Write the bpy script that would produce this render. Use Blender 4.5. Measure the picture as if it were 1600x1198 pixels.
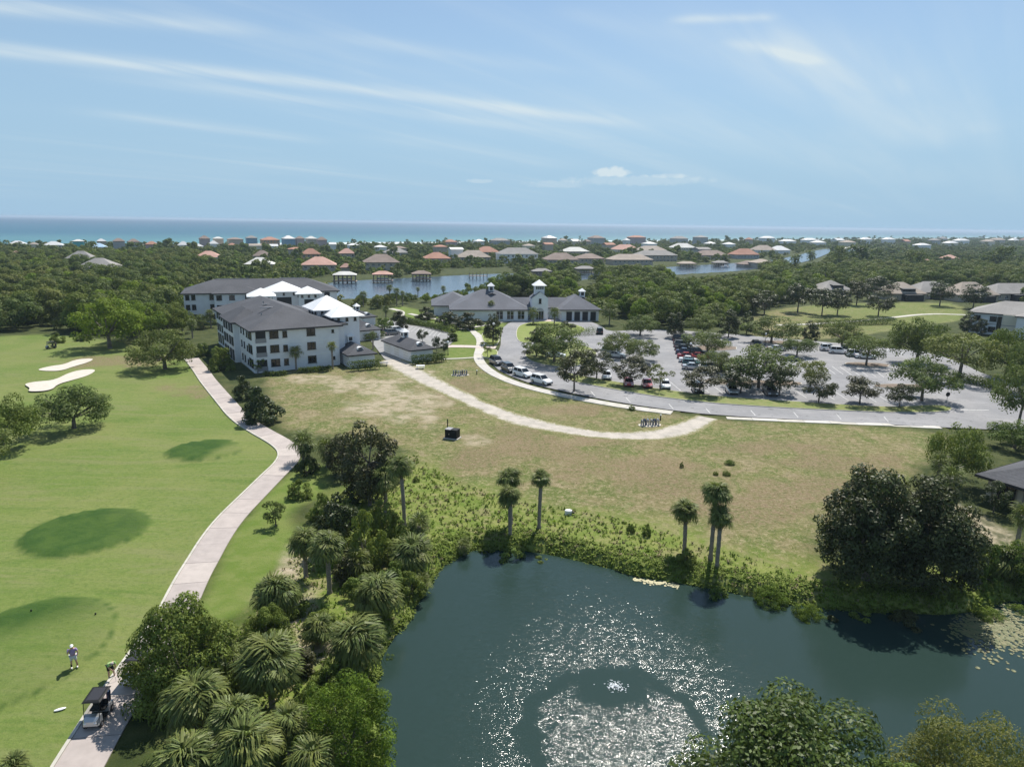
import bpy, bmesh, math, random
import numpy as np
from mathutils import Vector, Matrix

for o in list(bpy.data.objects): bpy.data.objects.remove(o)
SC = bpy.context.scene
COL = SC.collection
rad = math.radians

# ---------------------------------------------------------------- camera
F = 1600 * 24 / 36.0
CAM_H = 30.0
PITCH, ROLL = rad(13.2), rad(0.86)
RW = Vector((1, 0, 0)); FW = Vector((0, math.cos(PITCH), -math.sin(PITCH))); UW = Vector((0, math.sin(PITCH), math.cos(PITCH)))
CR = math.cos(ROLL) * RW + math.sin(ROLL) * UW
CU = -math.sin(ROLL) * RW + math.cos(ROLL) * UW
cam = bpy.data.cameras.new('camera'); cam.lens = 24; cam.sensor_width = 36; cam.clip_end = 80000; cam.clip_start = 0.5
cam_o = bpy.data.objects.new('camera', cam); COL.objects.link(cam_o)
m = Matrix((CR, CU, -FW)).transposed().to_4x4(); m.translation = (0, 0, CAM_H); cam_o.matrix_world = m
SC.camera = cam_o

# ---------------------------------------------------------------- light
SUN_EL, SUN_AZ = rad(55), rad(20)      # azimuth measured from +Y towards +X
w = bpy.data.worlds.new('World'); SC.world = w; w.use_nodes = True
nt = w.node_tree; nt.nodes.clear()
w.cycles.sampling_method = 'MANUAL'; w.cycles.sample_map_resolution = 512
out = nt.nodes.new('ShaderNodeOutputWorld'); bg = nt.nodes.new('ShaderNodeBackground'); bg.inputs[1].default_value = 0.086
sky = nt.nodes.new('ShaderNodeTexSky'); sky.sky_type = 'NISHITA'; sky.sun_disc = False
sky.sun_elevation = SUN_EL; sky.sun_rotation = SUN_AZ; sky.altitude = 30; sky.air_density = 1.0; sky.dust_density = 0.2; sky.ozone_density = 1.5
tc = nt.nodes.new('ShaderNodeTexCoord'); sep = nt.nodes.new('ShaderNodeSeparateXYZ'); nt.links.new(tc.outputs['Generated'], sep.inputs[0])
def wmath(op, a, b=None, c=None):
    n = nt.nodes.new('ShaderNodeMath'); n.operation = op
    for i, v in enumerate((a, b, c)):
        if v is None: continue
        if isinstance(v, (int, float)): n.inputs[i].default_value = v
        else: nt.links.new(v, n.inputs[i])
    return n.outputs[0]
zc = wmath('ADD', wmath('MAXIMUM', sep.outputs[2], 0.0), 0.06)
px_ = wmath('DIVIDE', sep.outputs[0], zc); py_ = wmath('DIVIDE', sep.outputs[1], zc)
# cloud plane coordinates, rotated so that the first axis runs along the cirrus streaks
CA = rad(52)
al = wmath('ADD', wmath('MULTIPLY', px_, math.cos(CA)), wmath('MULTIPLY', py_, math.sin(CA)))
ac = wmath('SUBTRACT', wmath('MULTIPLY', py_, math.cos(CA)), wmath('MULTIPLY', px_, math.sin(CA)))
def cloud(sa, sc_, off, lo, hi, detail=6, dist=0.6):
    cv = nt.nodes.new('ShaderNodeCombineXYZ')
    nt.links.new(wmath('MULTIPLY', al, sa), cv.inputs[0]); nt.links.new(wmath('MULTIPLY', ac, sc_), cv.inputs[1]); cv.inputs[2].default_value = off
    n = nt.nodes.new('ShaderNodeTexNoise'); n.inputs['Scale'].default_value = 1; n.inputs['Detail'].default_value = detail
    n.inputs['Roughness'].default_value = 0.55; n.inputs['Distortion'].default_value = dist
    nt.links.new(cv.outputs[0], n.inputs['Vector'])
    r = nt.nodes.new('ShaderNodeMapRange'); r.interpolation_type = 'SMOOTHSTEP'; r.inputs[1].default_value = lo; r.inputs[2].default_value = hi
    nt.links.new(n.outputs[0], r.inputs[0]); return r.outputs[0]
c1 = cloud(0.09, 1.6, 3.3, 0.47, 0.70, 7, 0.35)
c2 = cloud(0.22, 0.55, 7.7, 0.42, 0.75, 5, 0.8)
c3 = cloud(0.16, 5.0, 1.2, 0.52, 0.80, 8, 0.5)
cm = wmath('MULTIPLY', wmath('ADD', wmath('MULTIPLY', c1, wmath('ADD', wmath('MULTIPLY', c2, 0.75), 0.25)), wmath('MULTIPLY', wmath('MULTIPLY', c2, c3), 0.6)), 0.85)
cm = wmath('MINIMUM', wmath('ADD', cm, wmath('MULTIPLY', c2, 0.22)), 0.85)
cm = wmath('MULTIPLY', cm, 0.42)
def plane_pt(px, py):
    d = ((px - 800) / F * CR - (py - 599) / F * CU + FW).normalized(); return d.x / (max(d.z, 0) + .06), d.y / (max(d.z, 0) + .06)
grain = cloud(0.5, 4.0, 5.5, 0.25, 0.75, 8, 0.6)
def streak(a, b, width, k, soft=.25, hard=0.0):
    """one band of cirrus in the cloud layer between two points of the sky"""
    global cm
    (ax, ay), (bx, by) = plane_pt(*a), plane_pt(*b); L = math.hypot(bx - ax, by - ay); ux, uy = (bx - ax) / L, (by - ay) / L
    dx, dy = wmath('SUBTRACT', px_, ax), wmath('SUBTRACT', py_, ay)
    tt = wmath('DIVIDE', wmath('ADD', wmath('MULTIPLY', dx, ux), wmath('MULTIPLY', dy, uy)), L)
    cc = wmath('DIVIDE', wmath('SUBTRACT', wmath('MULTIPLY', dy, ux), wmath('MULTIPLY', dx, uy)), width)
    cc = wmath('ADD', cc, wmath('MULTIPLY', wmath('SUBTRACT', c3, .5), .5))
    g = wmath('EXPONENT', wmath('MULTIPLY', wmath('MULTIPLY', cc, cc), -1.0))
    ends = []
    for lo, hi in ((-.05, soft), (1.1, 1 - soft)):
        r = nt.nodes.new('ShaderNodeMapRange'); r.interpolation_type = 'SMOOTHSTEP'; r.inputs[1].default_value = lo; r.inputs[2].default_value = hi; nt.links.new(tt, r.inputs[0]); ends.append(r.outputs[0])
    v = wmath('MULTIPLY', wmath('MULTIPLY', g, wmath('MULTIPLY', ends[0], ends[1])), wmath('ADD', wmath('MULTIPLY', grain, .7), .3))
    cm = wmath('ADD', cm, wmath('MULTIPLY', v, k))
for a_, b_, w_, k_ in (((-260,-18),(400,48),.10,.75),((-300,48),(1000,196),.13,.85),((120,112),(860,205),.14,.45),((100,170),(520,222),.16,.35),((450,46),(900,112),.10,.30),((560,205),(900,262),.3,.22),
        ((1040,30),(1215,26),.05,.75),((1138,60),(1290,100),.06,.75),((1080,-10),(1520,230),.34,.42),((1180,30),(1440,150),.2,.35),((700,110),(1500,290),.5,.20),((850,10),(1100,60),.1,.15)): streak(a_, b_, w_, k_)
# a small fair weather cloud over the sea
pd = ((957 - 800) / F * CR - (268 - 599) / F * CU + FW).normalized(); pa, pe = math.atan2(pd.x, pd.y), pd.z
az_ = wmath('ARCTAN2', sep.outputs[0], sep.outputs[1])
cn = nt.nodes.new('ShaderNodeTexNoise'); cn.inputs['Scale'].default_value = 90; cn.inputs['Detail'].default_value = 6; nt.links.new(tc.outputs['Generated'], cn.inputs['Vector'])
def puff(u, v, wx, wz, k):
    global cm
    d = ((u - 800) / F * CR - (v - 599) / F * CU + FW).normalized()
    ex = wmath('DIVIDE', wmath('SUBTRACT', az_, math.atan2(d.x, d.y)), wx); ez = wmath('DIVIDE', wmath('SUBTRACT', sep.outputs[2], d.z), wz)
    q = wmath('ADD', wmath('ADD', wmath('MULTIPLY', ex, ex), wmath('MULTIPLY', ez, ez)), wmath('MULTIPLY', wmath('SUBTRACT', cn.outputs[0], .5), 2.6))
    r = nt.nodes.new('ShaderNodeMapRange'); r.interpolation_type = 'SMOOTHSTEP'; r.inputs[1].default_value = 1.3; r.inputs[2].default_value = .3; nt.links.new(q, r.inputs[0])
    cm = wmath('ADD', cm, wmath('MULTIPLY', r.outputs[0], k))
puff(957, 269, .028, .007, .8); puff(1000, 282, .10, .007, .28); puff(1045, 275, .03, .003, .3); puff(870, 288, .05, .005, .2); puff(750, 283, .018, .003, .3)
cm = wmath('MINIMUM', cm, .95)
fade = nt.nodes.new('ShaderNodeMapRange'); fade.inputs[1].default_value = 0.005; fade.inputs[2].default_value = 0.05; nt.links.new(sep.outputs[2], fade.inputs[0])
cm = wmath('MULTIPLY', cm, fade.outputs[0])
# pale moist air low over the sea, the same all round
low = nt.nodes.new('ShaderNodeMapRange'); low.interpolation_type = 'SMOOTHSTEP'; low.inputs[1].default_value = -0.02; low.inputs[2].default_value = 0.36; low.inputs[3].default_value = 0.97; low.inputs[4].default_value = 0.25
nt.links.new(sep.outputs[2], low.inputs[0])
mix2 = nt.nodes.new('ShaderNodeMix'); mix2.data_type = 'RGBA'; nt.links.new(low.outputs[0], mix2.inputs[0]); nt.links.new(sky.outputs[0], mix2.inputs[6]); mix2.inputs[7].default_value = (3.0, 4.75, 6.45, 1)
mix = nt.nodes.new('ShaderNodeMix'); mix.data_type = 'RGBA'
nt.links.new(cm, mix.inputs[0]); nt.links.new(mix2.outputs[2], mix.inputs[6]); mix.inputs[7].default_value = (6.1, 7.0, 7.4, 1)
nt.links.new(mix.outputs[2], bg.inputs[0]); nt.links.new(bg.outputs[0], out.inputs[0])

sl = bpy.data.lights.new('sun', 'SUN'); sl.energy = 4.9; sl.angle = rad(0.53); sl.color = (1.0, 0.95, 0.87)
so = bpy.data.objects.new('sun', sl); COL.objects.link(so)
SUN_DIR = Vector((math.cos(SUN_EL) * math.sin(SUN_AZ), math.cos(SUN_EL) * math.cos(SUN_AZ), math.sin(SUN_EL)))
so.rotation_euler = SUN_DIR.to_track_quat('Z', 'Y').to_euler(); so.location = (0, 0, 200)
vs = SC.view_settings; vs.view_transform = 'Standard'; vs.look = 'None'; vs.gamma = 1; vs.exposure = 0.42
HAZE_D = 0.00011
SC.cycles.use_denoising = True
SC.cycles.max_bounces = 4; SC.cycles.diffuse_bounces = 3; SC.cycles.glossy_bounces = 2; SC.cycles.transmission_bounces = 2; SC.cycles.transparent_max_bounces = 6; SC.cycles.volume_bounces = 0
SC.cycles.sample_clamp_indirect = 4

# ---------------------------------------------------------------- measuring helpers: a pixel of the photograph -> a point on the ground plane
def ray(px, py):
    return (px - 800) / F * CR - (py - 599) / F * CU + FW
def G(px, py, h=0.0):
    d = ray(px, py); t = (h - CAM_H) / d.z
    return Vector((d.x * t, d.y * t, h))
def ppm(p):
    return F / ((p - Vector((0, 0, CAM_H))).dot(FW))
def proj(p):
    v = Vector(p) - Vector((0, 0, CAM_H)); z = v.dot(FW)
    return 800 + F * v.dot(CR) / z, 599 - F * v.dot(CU) / z
def height_to(p, vtop):
    lo, hi = 0.0, 29.0
    for _ in range(40):
        mid = (lo + hi) / 2
        if proj((p.x, p.y, p.z + mid))[1] > vtop: lo = mid
        else: hi = mid
    return lo

# ---------------------------------------------------------------- object helpers
def link(o, parent=None):
    COL.objects.link(o)
    if parent is not None: o.parent = parent
    return o
def tag(o, label=None, cat=None, group=None, kind=None):
    if label: o['label'] = label
    if cat: o['category'] = cat
    if group: o['group'] = group
    if kind: o['kind'] = kind
    return o
def empty(name, loc=(0, 0, 0), rz=0.0, sc=1.0):
    o = bpy.data.objects.new(name, None); o.empty_display_size = 0.5
    o.location = loc; o.rotation_euler = (0, 0, rz)
    o.scale = (sc, sc, sc) if isinstance(sc, (int, float)) else sc
    return link(o)
def copy_tree(o, parent=None):
    c = o.copy(); COL.objects.link(c); c.parent = parent
    for ch in KIDS.get(o.name, []): copy_tree(ch, c)
    return c
KIDS = {}
class MB:
    """collects polygons, then links them as one mesh object"""
    def __init__(s): s.v = []; s.f = []
    def add(s, vs, fs):
        b = len(s.v); s.v += [tuple(x) for x in vs]; s.f += [tuple(b + i for i in f) for f in fs]; return s
    def box(s, x0, x1, y0, y1, z0, z1):
        return s.add([(x0,y0,z0),(x1,y0,z0),(x1,y1,z0),(x0,y1,z0),(x0,y0,z1),(x1,y0,z1),(x1,y1,z1),(x0,y1,z1)],
                     [(0,3,2,1),(4,5,6,7),(0,1,5,4),(1,2,6,5),(2,3,7,6),(3,0,4,7)])
    def tube(s, p, q, r0, r1=None, n=8, cap=True):
        p, q = Vector(p), Vector(q); r1 = r0 if r1 is None else r1
        d = (q - p); L = d.length
        if L < 1e-6: return s
        d /= L; a = d.orthogonal().normalized(); b = d.cross(a)
        vs = []
        for c, r in ((p, r0), (q, r1)):
            for i in range(n):
                t = 2 * math.pi * i / n; vs.append(c + a * (r * math.cos(t)) + b * (r * math.sin(t)))
        fs = [(i, (i + 1) % n, n + (i + 1) % n, n + i) for i in range(n)]
        if cap: fs += [tuple(range(n))[::-1], tuple(range(n, 2 * n))]
        return s.add(vs, fs)
    def path(s, pts, radii, n=8):
        for i in range(len(pts) - 1): s.tube(pts[i], pts[i + 1], radii[i], radii[i + 1], n)
        return s
    def prism(s, poly, z0, z1):
        n = len(poly)
        vs = [(p[0], p[1], z0) for p in poly] + [(p[0], p[1], z1) for p in poly]
        return s.add(vs, [tuple(range(n))[::-1], tuple(range(n, 2 * n))] + [(i, (i + 1) % n, n + (i + 1) % n, n + i) for i in range(n)])
    def loft(s, rings, cap=True):
        n = len(rings[0]); vs = [p for r in rings for p in r]; fs = []
        for k in range(len(rings) - 1):
            for i in range(n):
                j = (i + 1) % n; fs.append((k*n+i, k*n+j, (k+1)*n+j, (k+1)*n+i))
        if cap: fs += [tuple(range(n))[::-1], tuple((len(rings)-1)*n + i for i in range(n))]
        return s.add(vs, fs)
    def ball(s, c, rx, ry, rz, nu=10, nv=6):
        rings = []
        for k in range(1, nv):
            t = math.pi * k / nv
            rings.append([(c[0]+rx*math.sin(t)*math.cos(2*math.pi*i/nu), c[1]+ry*math.sin(t)*math.sin(2*math.pi*i/nu), c[2]-rz*math.cos(t)) for i in range(nu)])
        return s.loft(rings)
    def mesh(s, name, mt, smooth=False):
        me = bpy.data.meshes.new(name); me.from_pydata(s.v, [], s.f)
        if mt is not None: me.materials.append(mt)
        if smooth: me.polygons.foreach_set('use_smooth', [True] * len(me.polygons))
        me.update(); return me
    def build(s, name, mt, parent=None, smooth=False):
        o = bpy.data.objects.new(name, s.mesh(name, mt, smooth)); link(o, parent)
        if parent is not None: KIDS.setdefault(parent.name, []).append(o)
        return o
def inst(me, name, parent=None, loc=(0,0,0), rot=(0,0,0), sc=(1,1,1)):
    o = bpy.data.objects.new(name, me); o.location = loc; o.rotation_euler = rot; o.scale = sc
    link(o, parent)
    if parent is not None: KIDS.setdefault(parent.name, []).append(o)
    return o

# ---------------------------------------------------------------- materials
def base_mat(name):
    mt = bpy.data.materials.new(name); mt.use_nodes = True
    return mt, mt.node_tree, mt.node_tree.nodes['Principled BSDF']
def N(t, kind, **kw):
    n = t.nodes.new(kind)
    for k, v in kw.items():
        if k in n.inputs: n.inputs[k].default_value = v
        else: setattr(n, k, v)
    return n
def noise(t, scale, detail=4, rough=0.55, vec=None, dist=0.0):
    n = N(t, 'ShaderNodeTexNoise', Scale=scale, Detail=detail, Roughness=rough, Distortion=dist)
    if vec is not None: t.links.new(vec, n.inputs['Vector'])
    return n.outputs[0]
def mixc(t, fac, a, b, blend='MIX'):
    n = t.nodes.new('ShaderNodeMix'); n.data_type = 'RGBA'; n.blend_type = blend
    for i, v in ((0, fac), (6, a), (7, b)):
        if isinstance(v, (int, float)): n.inputs[i].default_value = v
        elif isinstance(v, tuple): n.inputs[i].default_value = (*v[:3], 1)
        else: t.links.new(v, n.inputs[i])
    return n.outputs[2]
def mrange(t, v, a, b, c=0.0, d=1.0):
    n = t.nodes.new('ShaderNodeMapRange'); n.interpolation_type = 'SMOOTHSTEP'
    t.links.new(v, n.inputs[0])
    for i, x in enumerate((a, b, c, d)): n.inputs[i + 1].default_value = x
    return n.outputs[0]
def mth(t, op, a, b=None):
    n = t.nodes.new('ShaderNodeMath'); n.operation = op
    for i, v in enumerate((a, b)):
        if v is None: continue
        if isinstance(v, (int, float)): n.inputs[i].default_value = v
        else: t.links.new(v, n.inputs[i])
    return n.outputs[0]
def worldpos(t):
    return t.nodes.new('ShaderNodeNewGeometry').outputs['Position']
def bump(t, bsdf, h, strength, dist):
    b = N(t, 'ShaderNodeBump', Strength=strength, Distance=dist); t.links.new(h, b.inputs['Height']); t.links.new(b.outputs[0], bsdf.inputs['Normal'])
def plain(name, c, rough=0.6, c2=None, scale=1.5, metal=0.0, bmp=0.0, bscale=20, spec=0.5):
    mt, t, b = base_mat(name)
    b.inputs['Roughness'].default_value = rough; b.inputs['Metallic'].default_value = metal
    b.inputs['Specular IOR Level'].default_value = spec
    b.inputs['Base Color'].default_value = (*c, 1)
    if c2 is not None:
        p = worldpos(t); n = noise(t, scale, 5, 0.65, p)
        t.links.new(mixc(t, mrange(t, n, 0.3, 0.7), c, c2), b.inputs['Base Color'])
        if bmp: bump(t, b, noise(t, bscale, 3, 0.6, p), bmp, 0.03)
    return mt
def leafmat(name, dark, light, rough=0.6, spec=0.12, trans=0.28, hue=0.42, other=None):
    """leaf colour varies from clump to clump (attribute 'tint') and from tree to tree"""
    mt, t, b = base_mat(name)
    at = N(t, 'ShaderNodeAttribute', attribute_name='tint')
    oi = t.nodes.new('ShaderNodeObjectInfo')
    c = mixc(t, mth(t, 'POWER', at.outputs['Fac'], 1.2), tuple(x * .8 for x in dark), tuple(x * k for x, k in zip(light, (1.0, 1.04, .9))))
    o2 = other or tuple(x * k for x, k in zip(light, (1.25, 1.0, 0.75)))
    c = mixc(t, mth(t, 'MULTIPLY', oi.outputs['Random'], hue * 2), c, mixc(t, 0.55, c, o2))
    t.links.new(c, b.inputs['Base Color']); b.inputs['Roughness'].default_value = rough; b.inputs['Specular IOR Level'].default_value = spec
    tr = t.nodes.new('ShaderNodeBsdfTranslucent'); t.links.new(mixc(t, 0.5, c, (0.16, 0.22, 0.02)), tr.inputs[0])
    mx = t.nodes.new('ShaderNodeMixShader'); mx.inputs[0].default_value = trans
    t.links.new(b.outputs[0], mx.inputs[1]); t.links.new(tr.outputs[0], mx.inputs[2])
    t.links.new(mx.outputs[0], t.nodes['Material Output'].inputs[0])
    return mt
M = {}
M['oak'] = leafmat('oak_leaves', (0.036, 0.060, 0.018), (0.165, 0.215, 0.068))
M['oakg'] = leafmat('green_oak_leaves', (0.042, 0.080, 0.014), (0.195, 0.26, 0.068))
M['olive'] = leafmat('olive_leaves', (0.065, 0.090, 0.024), (0.20, 0.225, 0.075))
M['lot'] = leafmat('grey_green_leaves', (0.060, 0.092, 0.028), (0.185, 0.235, 0.085))
M['bright'] = leafmat('bright_leaves', (0.07, 0.125, 0.014), (0.23, 0.33, 0.04), trans=0.38)
M['pale'] = leafmat('pale_leaves', (0.075, 0.105, 0.030), (0.20, 0.24, 0.08))
M['magn'] = leafmat('magnolia_leaves', (0.020, 0.036, 0.010), (0.080, 0.105, 0.036), rough=0.48, spec=0.2, trans=0.12, other=(0.10, 0.075, 0.035))
M['glossy'] = leafmat('glossy_green_leaves', (0.018, 0.038, 0.008), (0.085, 0.130, 0.030), rough=0.45, spec=0.2, trans=0.16)
M['cedar'] = leafmat('cedar_leaves', (0.035, 0.075, 0.010), (0.14, 0.215, 0.025), trans=0.26)
M['palm'] = leafmat('palm_fronds', (0.050, 0.075, 0.024), (0.20, 0.25, 0.085), rough=0.5, spec=0.2, trans=0.26)
M['palmdead'] = leafmat('dead_fronds', (0.12, 0.085, 0.05), (0.27, 0.21, 0.13), rough=0.8, trans=0.1, other=(0.3, 0.24, 0.15))
M['weed'] = leafmat('bank_weeds', (0.07, 0.125, 0.016), (0.24, 0.33, 0.05), trans=0.5, other=(0.30, 0.36, 0.09))
M['dry'] = leafmat('dry_weeds', (0.16, 0.13, 0.07), (0.34, 0.28, 0.16), trans=0.2, other=(0.3, 0.3, 0.12))
M['hedge'] = leafmat('hedge_leaves', (0.022, 0.042, 0.010), (0.10, 0.15, 0.028))
M['bark'] = plain('bark', (0.11, 0.09, 0.07), 0.9, (0.22, 0.19, 0.16), 6, bmp=0.6)
M['palmbark'] = plain('palm_bark', (0.16, 0.135, 0.11), 0.9, (0.30, 0.26, 0.22), 8, bmp=0.6)
M['white'] = plain('white_wall', (0.76, 0.775, 0.80), 0.7, (0.70, 0.71, 0.735), 0.6)
M['cream'] = plain('cream_wall', (0.66, 0.60, 0.48), 0.7, (0.60, 0.55, 0.44), 0.6)
M['tanwall'] = plain('tan_wall', (0.48, 0.42, 0.35), 0.8, (0.42, 0.37, 0.30), 0.6)
M['greywall'] = plain('grey_wall', (0.42, 0.43, 0.44), 0.8, (0.36, 0.37, 0.38), 0.6)
M['bluewall'] = plain('blue_wall', (0.22, 0.38, 0.52), 0.8, (0.19, 0.34, 0.47), 0.6)
M['tealwall'] = plain('teal_wall', (0.12, 0.48, 0.50), 0.8, (0.10, 0.42, 0.44), 0.6)
M['pinkwall'] = plain('mauve_wall', (0.50, 0.38, 0.38), 0.8, (0.44, 0.34, 0.34), 0.6)
M['orangewall'] = plain('orange_wall', (0.60, 0.36, 0.20), 0.8, (0.54, 0.33, 0.2), 0.6)
def shingle(name, c, c2):
    mt, t, b = base_mat(name); p = worldpos(t)
    s = t.nodes.new('ShaderNodeMapping'); s.inputs['Scale'].default_value = (1, 1, 5); t.links.new(p, s.inputs[0])
    n = noise(t, 2.6, 6, 0.75, s.outputs[0]); n2 = noise(t, 0.22, 3, 0.5, p)
    cc = mixc(t, mrange(t, n, 0.3, 0.7), c, c2); cc = mixc(t, mrange(t, n2, 0.35, 0.7, 0, 0.35), cc, tuple(min(1, x * 1.35) for x in c2))
    t.links.new(cc, b.inputs['Base Color']); b.inputs['Roughness'].default_value = 0.85; b.inputs['Specular IOR Level'].default_value = 0.25
    wv = N(t, 'ShaderNodeTexWave', Scale=1.6, Distortion=0.3); wv.bands_direction = 'Z'; t.links.new(p, wv.inputs[0])
    bump(t, b, wv.outputs[1], 0.35, 0.02)
    return mt
M['roof'] = shingle('charcoal_shingles', (0.050, 0.052, 0.060), (0.088, 0.090, 0.100))
M['roofgrey'] = shingle('grey_shingles', (0.20, 0.19, 0.18), (0.29, 0.275, 0.26))
M['rooftan'] = shingle('tan_shingles', (0.28, 0.235, 0.19), (0.38, 0.32, 0.27))
M['roofbrown'] = shingle('brown_shingles', (0.19, 0.145, 0.12), (0.27, 0.21, 0.18))
M['roofcoral'] = shingle('coral_tiles', (0.43, 0.245, 0.19), (0.52, 0.325, 0.265))
M['roofterra'] = shingle('terracotta_tiles', (0.31, 0.15, 0.105), (0.39, 0.215, 0.155))
M['roofpale'] = shingle('pale_roof', (0.50, 0.49, 0.46), (0.60, 0.585, 0.55))
M['roofwhite'] = plain('white_metal_roof', (0.80, 0.80, 0.80), 0.45, (0.74, 0.745, 0.75), 0.8)
M['rooflight'] = plain('weathered_white_roof', (0.58, 0.58, 0.57), 0.6, (0.50, 0.50, 0.50), 0.4)
M['rooflblue'] = plain('light_blue_roof', (0.42, 0.58, 0.74), 0.5, (0.38, 0.54, 0.70), 0.8)
M['trim'] = plain('dark_trim', (0.03, 0.03, 0.034), 0.6)
M['wtrim'] = plain('white_trim', (0.78, 0.78, 0.78), 0.5)
M['glass'] = plain('window_glass', (0.012, 0.015, 0.018), 0.08, spec=0.6)
M['screen'] = plain('insect_screen', (0.02, 0.021, 0.023), 0.7)
M['rail'] = plain('grey_rail', (0.25, 0.25, 0.26), 0.6)
M['door'] = plain('garage_door_white', (0.74, 0.74, 0.73), 0.6)
M['wood'] = plain('weathered_wood', (0.20, 0.16, 0.125), 0.85, (0.29, 0.24, 0.2), 3)
M['black'] = plain('black_plastic', (0.010, 0.011, 0.011), 0.6, spec=.2)
M['rubber'] = plain('rubber', (0.015, 0.015, 0.015), 0.85)
M['steel'] = plain('steel', (0.5, 0.5, 0.52), 0.35, metal=0.9)
M['concrete'] = plain('concrete', (0.50, 0.475, 0.44), 0.85, (0.40, 0.38, 0.35), 0.7, bmp=0.2)
M['kerb'] = plain('kerb_concrete', (0.52, 0.49, 0.43), 0.85, (0.40, 0.38, 0.33), 0.9)
M['paint'] = plain('road_paint', (0.56, 0.56, 0.55), 0.7, (0.34, 0.34, 0.34), 1.2)
M['mulch'] = plain('pine_mulch', (0.13, 0.095, 0.07), 0.95, (0.20, 0.155, 0.115), 2.5, bmp=0.5)
M['sand'] = plain('bunker_sand', (0.57, 0.52, 0.45), 0.95, (0.50, 0.455, 0.385), 0.8, bmp=0.2, bscale=6)

# ================================================================ the setting
def PG(pts, h=0.0): return [G(u, v, h) for u, v in pts]
def smooth_poly(pts, it=2, closed=True):
    pts = [Vector(p) for p in pts]
    for _ in range(it):
        o = []
        n = len(pts)
        rng = range(n) if closed else range(n - 1)
        if not closed: o.append(pts[0])
        for i in rng:
            a, b = pts[i], pts[(i + 1) % n]
            o += [a.lerp(b, .25), a.lerp(b, .75)]
        if not closed: o.append(pts[-1])
        pts = o
    return pts
def sdist(X, Y, poly, prune=True):
    """signed distance to a polygon: negative inside"""
    P = np.array([(p[0], p[1]) for p in poly]); n = len(P)
    if prune and X.size > 2000:
        x0, y0 = P.min(0); x1, y1 = P.max(0)
        bx = np.hypot(np.maximum(np.maximum(x0 - X, X - x1), 0), np.maximum(np.maximum(y0 - Y, Y - y1), 0))
        near = bx < 25; d = bx + 1.0
        d[near] = sdist(X[near], Y[near], poly, False); return d
    d2 = np.full(X.shape, 1e18); inside = np.zeros(X.shape, bool)
    for i in range(n):
        a, b = P[i], P[(i + 1) % n]; ex, ey = b - a; L = ex * ex + ey * ey + 1e-12
        t = np.clip(((X - a[0]) * ex + (Y - a[1]) * ey) / L, 0, 1)
        d2 = np.minimum(d2, (X - a[0] - t * ex) ** 2 + (Y - a[1] - t * ey) ** 2)
        c = ((a[1] > Y) != (b[1] > Y))
        with np.errstate(divide='ignore', invalid='ignore'):
            xi = a[0] + (Y - a[1]) * ex / (ey if ey != 0 else 1e-12)
        inside ^= c & (X < xi)
    d = np.sqrt(d2); return np.where(inside, -d, d)
def sd1(p, poly):
    x, y = p[0], p[1]; d2 = 1e18; ins = False; a = poly[-1]
    for b in poly:
        ex, ey = b[0] - a[0], b[1] - a[1]; qx, qy = x - a[0], y - a[1]
        t = (qx * ex + qy * ey) / (ex * ex + ey * ey + 1e-12); t = 0 if t < 0 else 1 if t > 1 else t
        dx, dy = qx - t * ex, qy - t * ey; dd = dx * dx + dy * dy
        if dd < d2: d2 = dd
        if (a[1] > y) != (b[1] > y) and x < a[0] + qy * ex / ey: ins = not ins
        a = b
    return -math.sqrt(d2) if ins else math.sqrt(d2)
def sm(d, a, b):
    t = np.clip((d - a) / (b - a), 0, 1); return t * t * (3 - 2 * t)
_rng = np.random.RandomState(5)
_tab = _rng.rand(64, 64)
def vnoise(X, Y, s):
    x, y = X / s, Y / s; xi, yi = np.floor(x).astype(int), np.floor(y).astype(int); fx, fy = x - xi, y - yi
    fx = fx * fx * (3 - 2 * fx); fy = fy * fy * (3 - 2 * fy)
    g = lambda i, j: _tab[i % 64, j % 64]
    return (g(xi, yi) * (1 - fx) + g(xi + 1, yi) * fx) * (1 - fy) + (g(xi, yi + 1) * (1 - fx) + g(xi + 1, yi + 1) * fx) * fy

WATER_Z = -0.9
pond = smooth_poly(PG([(600,1230),(592,1120),(586,1050),(612,1000),(650,950),(690,882),(735,858),(800,858),(870,868),(960,890),(1040,908),(1100,917),(1200,938),(1300,951),(1400,957),(1500,962),(1580,935),(1680,940),(1900,1040),(1900,1400),(560,1400)], WATER_Z), 2)
canal = smooth_poly(PG([(470,452),(520,440),(600,436),(680,432),(740,429),(800,427),(850,430),(900,428),(945,424),(1000,421),(1060,416),(1130,412),(1190,408),(1235,402),(1275,391),(1298,388),(1298,394),(1276,404),(1245,412),(1200,418),(1150,424),(1080,428),(1000,432),(930,436),(860,442),(790,448),(720,462),(660,466),(600,466),(540,468),(480,470)], -0.6), 1)
fairway = smooth_poly(PG([(-200,530),(0,525),(60,522),(120,527),(180,533),(230,545),(290,563),(312,590),(345,640),(395,675),(445,695),(447,720),(420,755),(362,805),(318,860),(280,930),(240,1000),(190,1070),(110,1198),(60,1300),(-500,1300),(-600,700)]), 1)
lawn2 = smooth_poly(PG([(455,735),(400,790),(362,830),(340,880),(322,930),(300,960),(330,975),(385,950),(420,905),(460,860),(455,800),(500,770),(520,735),(480,715)]), 1)
field = smooth_poly(PG([(405,588),(470,578),(560,572),(640,566),(700,562),(745,560),(775,590),(850,615),(1000,642),(1120,655),(1300,664),(1460,673),(1480,690),(1430,740),(1380,760),(1280,840),(1280,900),(1170,900),(1000,862),(860,830),(700,800),(650,760),(620,690),(460,670),(425,640)]), 1)
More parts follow.
